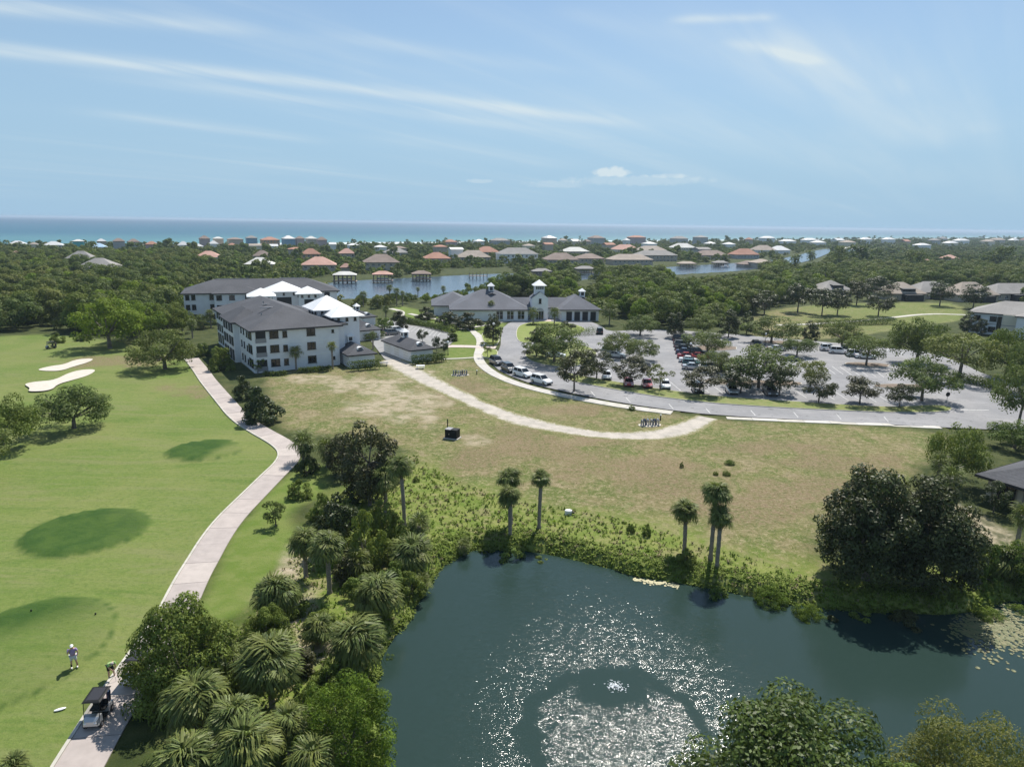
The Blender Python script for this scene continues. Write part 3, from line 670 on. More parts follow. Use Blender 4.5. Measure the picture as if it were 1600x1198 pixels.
def ribbon_kerb(name, poly, closed=True, w_=.3, h=.14):
    mb = MB(); n = len(poly); 
    P = [Vector((p[0], p[1], 0)) for p in poly]
    for i in range(n if closed else n - 1):
        a, b_ = P[i], P[(i + 1) % n]; d = (b_ - a)
        if d.length < 1e-4: continue
        d.normalize(); q = Vector((-d.y, d.x, 0)) * w_ / 2
        mb.add([(*(a - q).xy, -.2), (*(b_ - q).xy, -.2), (*(b_ + q).xy, -.2), (*(a + q).xy, -.2), (*(a - q).xy, h), (*(b_ - q).xy, h), (*(b_ + q).xy, h), (*(a + q).xy, h)],
               [(4,5,6,7),(0,1,5,4),(2,3,7,6),(1,2,6,5),(3,0,4,7)])
    return mb.build(name, M['kerb'])
M['turf'] = plain('island_grass', (0.12, 0.165, 0.03), .95, (0.20, 0.20, 0.07), .8, bmp=.5, bscale=8)
M['turf2'] = plain('ring_grass', (0.15, 0.20, 0.03), .95, (0.20, 0.225, 0.055), .5, bmp=.5, bscale=8)
def island(name, pxs, mt, it=2, lbl=None):
    poly = smooth_poly(PG(pxs), it); root = empty(name); tag(root, kind='structure')
    sheet('island_top', poly, 0.15, mt, root, thick=.3)
    k = ribbon_kerb('kerb', poly); k.parent = root
island('ring_island', [(808,536),(807,512),(822,505),(850,502),(890,505),(918,514),(905,522),(870,525),(835,535)], M['turf2'])
island('entry_island', [(822,562),(822,548),(850,535),(895,535),(935,548),(925,562),(900,574),(860,573)], M['turf'])
island('median_strip', [(868,580),(900,586),(960,597),(1040,610),(1120,620),(1240,628),(1330,634),(1400,637),(1465,633),(1490,638),(1478,644),(1400,645),(1300,641),(1200,636),(1100,629),(1020,619),(940,605),(885,594)], M['turf'], 1)
island('car_park_island', [(1075,548),(1150,548),(1150,541),(1085,540)], M['mulch'], 1)
island('car_park_island', [(1100,600),(1175,603),(1250,603),(1252,597),(1180,595),(1105,592)], M['mulch'], 1)
island('car_park_island', [(1318,571),(1385,575),(1390,569),(1325,566)], M['mulch'], 1)
island('car_park_island', [(1365,606),(1460,609),(1458,602),(1370,600)], M['mulch'], 1)
island('car_park_island', [(1190,537),(1275,541),(1278,536),(1195,532)], M['mulch'], 1)
island('verge_island', [(752,552),(756,560),(775,558),(778,548),(765,545)], M['turf2'], 1)
island('tree_bed', [(756,535),(752,522),(765,515),(780,520),(779,538),(765,541)], M['turf2'], 1)

# ---- painted stall lines, each a stripe of its own on the road
paint_root = empty('road_marking'); tag(paint_root, kind='structure')
def stripe(p, q, w_=.14, z=0.032):
    d = (q - p); d.z = 0; d.normalize(); n = Vector((-d.y, d.x, 0)) * w_ / 2
    MB().add([(*(p - n).xy, z), (*(q - n).xy, z), (*(q + n).xy, z), (*(p + n).xy, z)], [(0,1,2,3)]).build('stripe', M['paint'], paint_root)
for k in range(20):
    f = k / 19; a = G(1020 + f * 415, 608 + f * 24); b_ = G(1020 + f * 415 - 16 + f * -8, 608 + f * 24 - 14 ); stripe(a, b_)
for u, v in [(1052,640),(1110,647),(1180,650),(1247,653),(1314,656),(1388,660),(985,630),(930,620)]: stripe(G(u, v - 1), G(u - 7, v - 9))
stripe(G(1500,640), G(1545,641), .35)
for f in lin(13): stripe(G(1062 + 25 * f, 531 + 49 * f), G(1082 + 32 * f, 532 + 49 * f))
for f in lin(16): stripe(G(1280 + 190 * f, 583 + 12 * f), G(1262 + 190 * f, 570 + 12 * f))
for f in lin(11): stripe(G(1285 + 130 * f, 540 + 6 * f), G(1278 + 130 * f, 547 + 6 * f))
for f in lin(12): stripe(G(1180 + 110 * f, 560 + 14 * f), G(1168 + 110 * f, 549 + 14 * f))
for f in lin(9): stripe(G(645 + 45 * f, 510 + 8 * f), G(637 + 45 * f, 517 + 10 * f))

# ---- bunkers
def bunker(pxs, lbl):
    poly = smooth_poly(PG(pxs), 3); z = max(gz(p.x, p.y) for p in poly) + .06
    o = sheet('sand_bunker', poly, z, M['sand'], kind='structure')
bunker([(56,578),(80,572),(100,570),(118,562),(148,560),(140,566),(115,573),(95,580),(70,580)], '')
bunker([(36,600),(55,596),(85,594),(108,582),(130,577),(152,577),(140,586),(112,594),(90,600),(80,610),(42,612),(48,606)], '')

# ================================================================ vegetation
def leaf_mesh(name, mt, centers, radii, n, size, seed, aspect=.55, up=.35, spread=(.62, 1.0), squash=.85):
    """leaf-sized faces spread through the shells of many small clumps"""
    rs = np.random.RandomState(seed); C = np.array(centers); R = np.array(radii)
    pr = R ** 2; pr /= pr.sum(); k = rs.choice(len(C), n, p=pr)
    d = rs.normal(size=(n, 3)); d /= np.linalg.norm(d, axis=1)[:, None]
    flip = (d[:, 2] < -.3) & (rs.rand(n) < .65); d[flip, 2] *= -1
    rr = R[k] * (spread[0] + (spread[1] - spread[0]) * rs.rand(n) ** .6)
    p = C[k] + d * rr[:, None] * np.array([1, 1, squash])
    nrm = d * 1.0 + rs.normal(size=(n, 3)) * .42 + np.array([0, 0, up]); nrm /= np.linalg.norm(nrm, axis=1)[:, None]
    t = rs.normal(size=(n, 3)); t -= (t * nrm).sum(1)[:, None] * nrm; t /= np.linalg.norm(t, axis=1)[:, None]; b = np.cross(nrm, t)
    s = size * (.6 + .8 * rs.rand(n))[:, None]
    V = np.stack([p - t * s * .5, p + b * s * .5 * aspect + t * s * .05, p + t * s * .5 - nrm * s * .08, p - b * s * .5 * aspect + t * s * .05], 1).reshape(-1, 3)
    tint = np.clip(rs.rand(len(C))[k] * .6 + rs.rand(n) * .4 + rs.normal(size=n) * .08, 0, 1)
    me = bpy.data.meshes.new(name); me.vertices.add(4 * n); me.vertices.foreach_set('co', V.ravel())
    me.loops.add(4 * n); me.loops.foreach_set('vertex_index', np.arange(4 * n)); me.polygons.add(n); me.polygons.foreach_set('loop_start', np.arange(n) * 4)
    me.update(calc_edges=True)
    at = me.attributes.new('tint', 'FLOAT', 'POINT'); at.data.foreach_set('value', np.repeat(tint, 4).astype(np.float32))
    me.materials.append(mt); return me
def crown_lobes(shape, seed, n):
    """clump centres for a crown 1 wide (radius .5) and from z=zb to z=1; returned with radii"""
    r = random.Random(seed); C = []; R = []
    for _ in range(n * 40):
        if len(C) >= n: break
        x, y, z = r.uniform(-.5, .5), r.uniform(-.5, .5), r.uniform(0, 1)
        if shape == 'dome':      # live oak: broad, flat base at .28
            if z < .26: continue
            q = (x*x + y*y) / .2 + ((z - .42) / .50) ** 2; 
        elif shape == 'oval':    # magnolia: pointed oval from near the ground
            if z < .14: continue
            ww = .45 * math.sin(math.pi * min(1, (1.02 - z) / .86 * .62 + .05)) ; q = (x*x + y*y) / max(.003, ww * ww) * .95
            if z > .97: continue
        elif shape == 'round':   # lollipop
            if z < .28: continue
            q = (x*x + y*y) / .22 + ((z - .62) / .36) ** 2
        elif shape == 'umb':     # flat umbrella, thin
            if z < .34: continue
            q = (x*x + y*y) / .21 + ((z - .60) / .38) ** 2
        elif shape == 'shrub':
            q = (x*x + y*y) / .19 + (z / .92) ** 2
        elif shape == 'cone':
            ww = .44 * (1.02 - z) ** .8 + .02; q = (x*x + y*y) / (ww * ww)
        if q > 1: continue
        if q < .28 and r.random() < .6: continue
        rr = r.uniform(.09, .165) * (.8 if shape in ('oval', 'cone') else 1)
        C.append((x, y, z)); R.append(rr)
    return C, R
def crown_mesh(name, mt, shape, W, Ht, n, size, seed, lobes=34, aspect=.55, gaps=1.0):
    C, R = crown_lobes(shape, seed, lobes)
    C = [(x * W, y * W, z * Ht) for x, y, z in C]; R = [r * (W + Ht) / 2 * gaps for r in R]
    return leaf_mesh(name, mt, C, R, n, size, seed, aspect)
def trunk_mesh(shape, W, Ht, seed, r0, multi=1):
    r = random.Random(seed + 99); C, R = crown_lobes(shape, seed, 34); mb = MB()
    fork = {'dome': .26, 'oval': .5, 'round': .42, 'umb': .40, 'shrub': .1, 'cone': .7}[shape] * Ht
    bases = [(0, 0)] if multi == 1 else [(r.uniform(-.06, .06) * W, r.uniform(-.06, .06) * W) for _ in range(multi)]
    for bx, by in bases:
        top = Vector((bx * 1.6 + r.uniform(-.02, .02) * W, by * 1.6, fork))
        mb.path([Vector((bx, by, -.3)), Vector((bx, by, .25)), Vector((bx, by, fork * .5)).lerp(top, .4), top], [r0 * 1.5, r0 * 1.1, r0 * .9, r0 * .75], 8)
        for c in r.sample(C, min(len(C), 9 // multi + 2)):
            e = Vector((c[0] * W, c[1] * W, c[2] * Ht)); md = top.lerp(e, .5) + Vector((0, 0, .03 * Ht * r.uniform(-1, 1.5)))
            mb.path([top, md, e], [r0 * .55, r0 * .33, r0 * .1], 5)
    return mb.mesh('trunk', M['bark'], True)
PROTO = {}
def proto(key, mt, shape, W, Ht, n, size, seeds, r0, lobes=34, aspect=.55, gaps=1.0, multi=1):
    PROTO[key] = (W, Ht, [(trunk_mesh(shape, W, Ht, s, r0, multi), crown_mesh('crown', M[mt], shape, W, Ht, n, size, s, lobes, aspect, gaps)) for s in seeds])
proto('oak', 'oak', 'dome', 12, 8, 9000, .34, (1, 2, 3), .32, 60)
proto('oakg', 'oakg', 'dome', 12, 8, 9000, .34, (4, 5), .32, 60)
proto('bright', 'bright', 'dome', 12, 9, 9000, .36, (6, 7), .34, 60)
proto('pale', 'pale', 'umb', 11, 8, 5200, .34, (8, 9), .24, 44, gaps=.9)
proto('magn', 'magn', 'oval', 7, 9, 7500, .34, (10, 11, 12), .2, 60, .5)
proto('magnbig', 'magn', 'oval', 8, 8.5, 30000, .25, (13, 14), .25, 170, .5)
proto('round', 'magn', 'round', 6, 6.5, 4200, .30, (15, 16, 17), .13, 34, .5)
proto('sparse', 'pale', 'round', 5.5, 6, 1500, .28, (18, 19), .11, 22, gaps=.8)
proto('lotoak', 'lot', 'umb', 11, 7.5, 6800, .34, (20, 21, 22), .24, 50)
proto('lawn', 'oak', 'round', 3.6, 3.6, 2200, .20, (23,), .09, 30)
proto('cedar', 'cedar', 'shrub', 8, 6, 20000, .2, (24, 25), .18, 130, .35, .72)
proto('shrub', 'oakg', 'shrub', 5, 3.4, 4200, .24, (26, 27, 28), .08, 36)
proto('shrubd', 'magn', 'shrub', 5, 4, 4600, .26, (29, 30), .08, 36)
proto('bush', 'oakg', 'shrub', 8, 5, 24000, .18, (31,), .16, 110, gaps=.85)
proto('cone', 'hedge', 'cone', 3.5, 7, 2600, .3, (32,), .1, 40)
proto('fgmagn', 'glossy', 'shrub', 13, 9, 30000, .28, (33,), .3, 110, .5)
proto('fgwillow', 'olive', 'shrub', 12, 7, 30000, .24, (34,), .25, 100, .3)
def place_tree(name, key, p, width, height, label, cat='tree', group=None, var=None, rz=None, seed=0, zoff=-.05):
    W, Ht, vs_ = PROTO[key]; r = random.Random(hash((round(p.x, 2), round(p.y, 2), seed)) & 0xffff)
    tm, cm_ = vs_[(var if var is not None else r.randrange(len(vs_))) % len(vs_)]
    z = gz(p.x, p.y)
    e = empty(name, (p.x, p.y, z + zoff), r.uniform(0, 6.28) if rz is None else rz, (width / W, width / W * r.uniform(.92, 1.08), height / Ht))
    inst(tm, 'trunk', e); inst(cm_, 'crown', e)
    tag(e, label, cat, group); return e
def ptree(name, key, u, v, vtop, wpx, label, cat='tree', group=None, var=None, **k):
    p = G(u, v); h = height_to(p, vtop); return place_tree(name, key, p, wpx / ppm(p) * 1.0, h, label, cat, group, var, **k)

T = [ # name, kind, base u, base v, top v, width, label
 ('oak_tree','oak',258,576,512,106,'dark live oak hung with moss beside the cart path near the condominium'),
 ('oak_tree','oak',116,669,603,106,'dark live oak standing alone on the fairway below the sand bunkers'),
 ('oak_tree','oakg',5,700,612,108,'green oak at the left edge behind the lone fairway oak'),
 ('oak_tree','pale',-30,748,668,120,'pale crowned oak cut by the left edge above its dark shadow'),
 ('oak_tree','bright',172,544,462,104,'bright yellow green oak with twin trunks behind the bunkers'),
 ('oak_tree','bright',216,531,466,84,'bright yellow green oak right behind the twin trunked one'),
 ('oak_tree','oakg',262,522,470,60,'green oak between the bright oaks and the rear condominium'),
 ('thicket_bush','shrub',470,775,745,44,'leafy bush below the cart path bend beside the lawn'),
 ('thicket_bush','shrub',505,812,768,50,'leafy bush at the lawn side of the thicket'),
 ('thicket_bush','shrubd',560,780,735,48,'dark bush under the tall thicket magnolia'),
 ('thicket_bush','shrub',635,850,808,48,'green bush right of the tall thicket palm'),
 ('thicket_bush','shrub',605,880,838,54,'green bush in the middle of the thicket near the shore'),
 ('thicket_bush','shrubd',545,905,858,56,'dark bush between the leafy trunked palms and the shore'),
 ('thicket_bush','cedar',585,945,905,40,'bright green bush behind the upper shore palm'),
 ('thicket_bush','shrub',465,960,922,50,'green bush at the right of the lawn edge palm'),
 ('thicket_bush','cedar',610,1010,985,34,'bright green bush at the water beside the shore palms'),
 ('thicket_bush','shrub',510,1075,1030,64,'green bush above the cedar'),
 ('thicket_bush','bush',420,1010,945,84,'rounded bush between the oak bush and the lawn edge palm'),
 ('thicket_bush','shrub',480,1120,1060,64,'green bush between the big palm and the cedar'),
 ('bush','shrub',92,535,519,26,'round green bush on the far edge of the fairway'),
 ('bush','shrub',131,532,518,28,'round green bush left of the bright twin trunked oak'),
 ('shrub_tree','shrub',345,577,536,46,'dense green shrub tree between cart path and condominium long side'),
 ('shrub_tree','shrub',318,556,532,26,'small green shrub left of the dense shrub tree by the condominium'),
 ('shrub_tree','shrubd',384,622,582,40,'dark shrub overhanging the cart path, upper of the pair'),
 ('shrub_tree','shrubd',412,657,597,66,'dark shrub overhanging the cart path, lower of the pair'),
 ('ornamental_tree','sparse',403,583,558,22,'small pale ornamental tree at the front corner of the condominium'),
 ('magnolia_tree','magn',578,790,655,92,'tall dark glossy magnolia in the thicket beside the field'),
 ('magnolia_tree','magn',535,742,672,56,'dark glossy magnolia left of the tall one in the thicket'),
 ('lawn_tree','lawn',431,820,779,40,'small round tree in a mulch ring on the lawn by the cart path'),
 ('thicket_tree','shrubd',530,862,765,88,'broad dark leafy tree in the thicket right of the lawn tree'),
 ('thicket_tree','shrub',600,840,775,52,'bright green bush below the tall palm in the thicket'),
 ('thicket_tree','shrub',575,888,790,70,'olive green bush in the middle of the thicket'),
 ('thicket_tree','shrubd',480,742,690,40,'low dark bush at the bend of the cart path'),
 ('oak_bush','bush',290,1080,935,195,'broad rounded oak bush hanging over the cart path behind the golf cart'),
 ('cedar_tree','cedar',545,1185,1050,186,'dense bright green cedar leaning over the left shore of the pond'),
 ('magnolia_tree','magnbig',1352,905,733,168,'large black green magnolia on the far pond bank, left of the pair'),
 ('magnolia_tree','magnbig',1438,912,748,156,'large black green magnolia on the far pond bank, right of the pair'),
 ('oak_tree','oakg',1488,752,658,96,'spreading grey green oak beside the dark roofed house'),
 ('oak_tree','oakg',1585,700,655,90,'grey green oak behind the dark roofed house at the right edge'),
 ('ornamental_tree','round',1552,800,752,46,'small leafy tree in front of the dark roofed house'),
 ('bank_bush','shrub',1530,905,835,60,'green bush on the right pond bank beside the magnolias'),
 ('bank_bush','shrub',1590,905,835,70,'green bush at the right edge above the pond bank'),
 ('magnolia_tree','round',897,611,545,58,'dark magnolia at the left end of the median strip'),
 ('magnolia_tree','round',932,592,545,44,'dark magnolia second on the median strip behind the first'),
 ('magnolia_tree','round',984,602,555,52,'dark magnolia on the median strip above the parked red cars'),
 ('ornamental_tree','sparse',1031,609,563,42,'thin leafed tree on the median strip beside the white hatchback'),
 ('magnolia_tree','round',1093,616,570,58,'dark magnolia on the median strip above the black parked car'),
 ('magnolia_tree','round',1157,614,568,54,'dark magnolia on the median strip left of the large lot oak'),
 ('magnolia_tree','round',1217,618,568,48,'dark magnolia on the median strip right of the large lot oak'),
 ('magnolia_tree','round',1279,628,584,46,'small dark magnolia on the median strip, fourth from its right end'),
 ('magnolia_tree','round',1343,631,588,52,'small dark magnolia on the median strip, third from its right end'),
 ('magnolia_tree','round',1405,637,597,40,'smallest dark magnolia on the median strip near the sign'),
 ('oak_tree','lotoak',1440,626,562,92,'spreading oak on the right tip of the median strip'),
 ('oak_tree','lotoak',1590,668,572,92,'spreading oak by the road at the right edge'),
 ('oak_tree','lotoak',866,566,508,88,'spreading oak on the entry island below the clubhouse ring'),
 ('magnolia_tree','magn',838,558,512,44,'dark magnolia on the left of the entry island'),
 ('oak_tree','lotoak',964,556,520,55,'green oak in the car park left corner behind the white cars'),
 ('oak_tree','lotoak',1000,563,530,52,'green oak in the car park beside the left corner oak'),
 ('oak_tree','lotoak',1105,553,518,66,'dark rounded oak at the head of the dense row of parked cars'),
 ('oak_tree','lotoak',1122,582,548,52,'low oak in the car park below the head of the parked row'),
 ('oak_tree','lotoak',1185,606,542,100,'largest oak in the middle of the car park'),
 ('oak_tree','lotoak',1205,536,496,72,'grey green umbrella oak at the back of the car park'),
 ('oak_tree','lotoak',1245,556,526,52,'green oak in the car park over the grey sedan'),
 ('ornamental_tree','pale',1266,604,560,54,'pale open crowned tree in the car park with a forked trunk'),
 ('ornamental_tree','pale',1353,571,522,66,'pale umbrella tree in a mulch island at the right of the car park'),
 ('oak_tree','lotoak',1315,544,503,62,'bright green oak behind the white parked cars'),
 ('oak_tree','oak',1432,566,487,94,'big dark rounded oak at the back right of the car park'),
 ('oak_tree','pale',1498,592,518,112,'wide pale green oak at the right end of the car park'),
 ('oak_tree','oakg',1570,590,508,80,'green oak between the pale oak and the cream building'),
 ('oak_tree','oak',1610,615,530,80,'dark oak at the right edge below the cream building'),
 ('oak_tree','lotoak',1000,524,493,55,'rounded oak at the back left of the car park'),
 ('magnolia_tree','magn',1054,527,486,32,'dark upright magnolia at the back edge of the car park'),
 ('oak_tree','lotoak',1098,522,490,56,'rounded green oak behind the car park'),
 ('magnolia_tree','magn',1138,527,482,34,'dark pointed magnolia behind the car park'),
 ('magnolia_tree','magn',1166,522,487,26,'slim dark magnolia right of the pointed one behind the car park'),
 ('magnolia_tree','magn',1264,535,498,28,'dark magnolia between the umbrella oak and the bright green oak'),
 ('magnolia_tree','round',1194,492,455,40,'dark round tree on the small golf lawn, leftmost'),
 ('magnolia_tree','round',1246,488,443,46,'dark round tree on the small golf lawn by a mulch ring'),
 ('magnolia_tree','round',1284,493,452,38,'dark round tree on the small golf lawn, third from the left'),
 ('magnolia_tree','round',1308,492,452,34,'dark round tree on the small golf lawn, fourth from the left'),
 ('magnolia_tree','round',1372,494,456,42,'dark round tree on the small golf lawn in front of the tan houses'),
 ('magnolia_tree','round',1468,478,441,38,'dark round tree shading the lawn before the tan houses'),
 ('magnolia_tree','round',1338,477,440,34,'dark tree between the first and second tan house'),
 ('magnolia_tree','round',1372,470,432,44,'large dark tree left of the second tan house'),
 ('magnolia_tree','round',1520,482,445,36,'dark tree in front of the fourth tan house'),
 ('conifer_tree','cone',1287,452,415,15,'dark narrow conifer beside the first tan house'),
 ('magnolia_tree','magn',1512,522,487,28,'dark bush like tree at the left corner of the cream building'),
 ('magnolia_tree','magn',1532,523,497,20,'small dark tree before the cream building wall'),
 ('verge_tree','magn',770,536,488,32,'dark tree with a lamp in front of it by the clubhouse drive'),
 ('verge_tree','sparse',762,558,530,22,'young thin tree on the small verge island by the drive'),
 ('courtyard_tree','cone',706,532,503,22,'dark pointed tree at the tip of the courtyard lot'),
 ('courtyard_tree','round',660,534,513,16,'small dark tree beside the right garage roof'),
 ('courtyard_tree','round',682,550,525,14,'young dark tree right of the garage, left one'),
 ('courtyard_tree','round',694,553,530,12,'young dark tree right of the garage, right one'),
 ('courtyard_tree','shrubd',624,512,480,30,'dark tree mass behind the rear garages'),
 ('courtyard_tree','shrub',600,518,492,36,'green tree beside the rear garages'),
 ('courtyard_tree','cone',694,512,489,18,'dark pointed tree left of the clubhouse hedge'),
 ('magnolia_tree','round',885,528,500,24,'dark small tree on the ring island before the clubhouse'),
 ('clubhouse_bush','shrubd',735,514,486,50,'dark dense bush at the left front of the clubhouse'),
 ('clubhouse_bush','shrubd',700,506,484,44,'dark dense bush left of the clubhouse front bush'),
 ('clubhouse_bush','shrubd',664,500,478,34,'dark dense bush farthest left of the clubhouse'),
 ('clubhouse_bush','shrub',745,494,477,28,'green bush against the clubhouse left roof'),
 ('oak_tree','oak',318,512,490,40,'dark oak in the gap between the two condominiums'),
 ('oak_tree','oakg',285,520,478,40,'green oak against the left end of the rear condominium'),
]
for nm, key, u, v, vt, wp, lb in T:
    if key in ('lotoak', 'round', 'pale') and v < 640: wp *= 1.14
    ptree(nm, key, u, v, vt, wp, lb, 'bush' if ('bush' in nm or nm == 'shrub_tree') else 'tree')
# foreground trees cut by the lower edge
place_tree('magnolia_tree', 'fgmagn', G(1250, 1205, 2.0), 13.2, 8.6, 'large glossy magnolia at the bottom right corner over the pond', 'tree')
place_tree('willow_tree', 'fgwillow', G(1540, 1215, 1.5), 10.5, 7.8, 'feathery pale green tree in the bottom right corner', 'tree')

place_tree('shrub_tree', 'bush', G(1425, 1225, 1.0), 6.5, 4.6, 'leafy green shrub between the two trees at the bottom right', 'bush')
# ---- palms
def fan(seed, L=1.5, nl=18, droop=.5):
    """one sabal frond along +X: stalk, then a fan of narrow drooping leaflets"""
    r = random.Random(seed); mb = MB(); st = L * .45
    mb.add([(0, -.02, 0), (st, -.012, .06), (st, .012, .06), (0, .02, 0)], [(0,1,2,3)])
    tint = [.5] * 4
    for k in range(nl):
        a = (k / (nl - 1) - .5) * 3.6 + r.uniform(-.06, .06); ll = L * (.62 if abs(a) < .9 else .5) * r.uniform(.85, 1.1)
        d = Vector((math.cos(a), math.sin(a), 0)); q = Vector((-d.y, d.x, 0)); o = Vector((st * (1 - .1 * abs(a)), 0, .06))
        dr = droop * r.uniform(.5, 1.35); m1 = o + d * ll * .5 + Vector((0, 0, .07 * L - abs(a) * .04)); m2 = o + d * ll * .82 + Vector((0, 0, -.28 * dr * ll)); e = o + d * ll * (.98 - .2 * dr) + Vector((0, 0, -dr * ll * .95))
        wd = .024 * L * r.uniform(.7, 1.2)
        mb.add([o - q * .008, o + q * .008, m1 + q * wd, m1 - q * wd, m2 + q * wd * .8, m2 - q * wd * .8, e], [(0, 3, 2, 1), (3, 5, 4, 2), (5, 6, 4)]); tint += [r.uniform(0, 1) ** 1.3] * 7
    return mb, tint
def fan_mesh(seed, mt, **k):
    mb, ti = fan(seed, **k); me = mb.mesh('frond', mt); at = me.attributes.new('tint', 'FLOAT', 'POINT'); at.data.foreach_set('value', ti); return me
FR = [fan_mesh(s, M['palm'], L=1.75, nl=26, droop=dr) for s, dr in ((1, .4), (2, .7), (3, .95))]
FRD = fan_mesh(4, M['palmdead'], L=1.3, nl=12, droop=.9)
def frond_set(r, n=34, dead=8):
    out_ = []
    for k in range(n + dead):
        f = (k / n) ** 1.0; az = k * 2.399 + r.uniform(-.35, .35)
        el = rad(78 - 112 * f) if k < n else rad(r.uniform(-72, -50))
        out_.append((az, el + r.uniform(-.22, .22), r.uniform(.72, 1.12), k >= n))
    return out_
def palm_trunk_mesh(h, r0, seed):
    r = random.Random(seed); mb = MB(); lean = (r.uniform(-.04, .04), r.uniform(-.04, .04)); rings = []; n = 14
    for k in range(n + 1):
        f = k / n; z = -.3 + (h + .3) * f; rr = r0 * (1.25 if k < 2 else 1) * (1 + (.10 if k % 2 else -.05)) * (1.0 + .25 * max(0, f - .75) * 4 * .4)
        rings.append([(lean[0] * h * f * f + rr * math.cos(2*math.pi*i/9), lean[1] * h * f * f + rr * math.sin(2*math.pi*i/9), z) for i in range(9)])
    mb.loft(rings); return mb.mesh('trunk', M['palmbark'], True), (lean[0] * h, lean[1] * h, h)
def palm(p, h, cr, label, seed, single=True, group=None, name='palm_tree', dead=8, n=34):
    """cr: crown radius in metres; near palms carry each frond as a part"""
    r = random.Random(seed); z = gz(p.x, p.y); e = empty(name, (p.x, p.y, z), 0); tag(e, label, 'palm', group)
    k = cr / 1.75
    th = max(.25, h - cr * .85); tm, top = palm_trunk_mesh(th, .17 + .02 * k, seed); inst(tm, 'trunk', e)
    S = frond_set(r, n, dead)
    if single:
        for az, el, sc_, dd in S: inst(FRD if dd else r.choice(FR), 'dead_frond' if dd else 'frond', e, top, (r.uniform(-.7, .7), -el, az), (k * sc_,) * 3)
    else:
        inst(PCROWN[seed % len(PCROWN)], 'crown', e, top, (0, 0, r.uniform(0, 6)), (k,) * 3)
    return e
def joined_crown(seed):
    r = random.Random(seed); V = []; Fs = []; ti = []
    for az, el, sc_, dd in frond_set(r, 26, 4):
        mb, t_ = fan(r.randrange(99), L=1.75, nl=12, droop=.55); mt_ = Matrix.Rotation(az, 4, 'Z') @ Matrix.Rotation(-el, 4, 'Y') @ Matrix.Scale(sc_, 4)
        b0 = len(V); V += [tuple(mt_ @ Vector(v)) for v in mb.v]; Fs += [tuple(b0 + i for i in f) for f in mb.f]; ti += t_
    me = bpy.data.meshes.new('crown'); me.from_pydata(V, [], Fs); at = me.attributes.new('tint', 'FLOAT', 'POINT'); at.data.foreach_set('value', ti); me.materials.append(M['palm']); me.update(); return me
PCROWN = [joined_crown(s) for s in (51, 52, 53)]
PALMS = [ # base u,v, crown centre v, crown width px, label
 (798,818,740,48,'tall palm behind its lower twin above the pond, left of the trio'),
 (797,836,768,44,'lower palm in front of the tall one above the pond'),
 (842,826,743,37,'slim straight palm standing right of the twin palms above the pond'),
 (1069,862,792,50,'single short palm left of the pair on the far bank'),
 (1110,874,762,50,'tall palm at the back of the pair on the far bank'),
 (1120,886,803,48,'lower palm at the front of the pair on the far bank'),
 (632,822,722,46,'tall palm at the right of the thicket beside the field'),
 (603,800,742,60,'broad palm in the thicket left of the tall one'),
 (475,722,683,54,'palm at the cart path bend, left of two'),
 (512,728,690,52,'palm at the cart path bend, right of two'),
 (545,735,693,44,'palm between the bend and the dark magnolias'),
 (478,900,838,60,'palm with leafy trunk below the lawn tree, left of two'),
 (515,925,845,64,'palm with leafy trunk below the lawn tree, right of two'),
 (438,975,915,80,'bushy palm at the edge of the lawn above the oak bush'),
 (426,1108,1020,112,'big grey green palm in the middle of the foreground clump'),
 (592,965,918,86,'bushy palm leaning over the left pond shore, upper of two'),
 (555,1045,992,104,'bushy palm leaning over the left pond shore, lower of two'),
 (312,1160,1080,112,'big palm in the foreground right of the golf cart'),
 (345,1070,1012,84,'palm rising behind the foreground palms by the oak bush'),
 (372,1190,1110,92,'palm low in the foreground between the two big palms'),
 (390,1235,1150,120,'big palm at the bottom edge left of the cedar'),
 (300,1250,1178,110,'palm cut by the bottom edge near the cart path'),
 (490,1235,1178,100,'palm cut by the bottom edge in front of the cedar'),
 (30,1250,1192,60,'palm tip poking in at the bottom left corner'),
 (643,888,855,78,'low palmetto on the bank where the pond begins'),
 (655,848,812,52,'low palmetto on the bank behind the first'),
 (1480,795,738,52,'palm beside the grey green oak by the dark roofed house'),
 (1462,772,715,44,'palm behind the oak by the dark roofed house'),
 (1586,862,795,52,'short palm at the right edge below the dark roofed house'),
 (1568,900,868,72,'low palmetto on the right bank'),
 (1510,895,872,44,'low palmetto between the magnolias and the right bank'),
 (395,1075,1035,70,'palm squeezed between the oak bush and the big grey green palm'),
 (455,1180,1120,84,'palm behind the cedar at its left side'),
 (500,1010,975,60,'low palmetto in the dry grass left of the shore palms'),
 (560,905,868,58,'palm head in the undergrowth above the shore palms'),
 (660,912,888,40,'little palmetto on the shore corner'),
 (725,852,832,34,'small palmetto at the upper left corner of the pond'),
]
for k, (u, v, vc, wp, lb) in enumerate(PALMS):
    p = G(u, v); h = height_to(p, vc); cr = wp / ppm(p) / 2 * .95
    near = k < 8 or wp >= 60
    palm(p, h + cr * .45, cr, lb, 200 + k, near, dead=(16 if wp > 75 else 8), n=(64 if wp > 75 else 44))
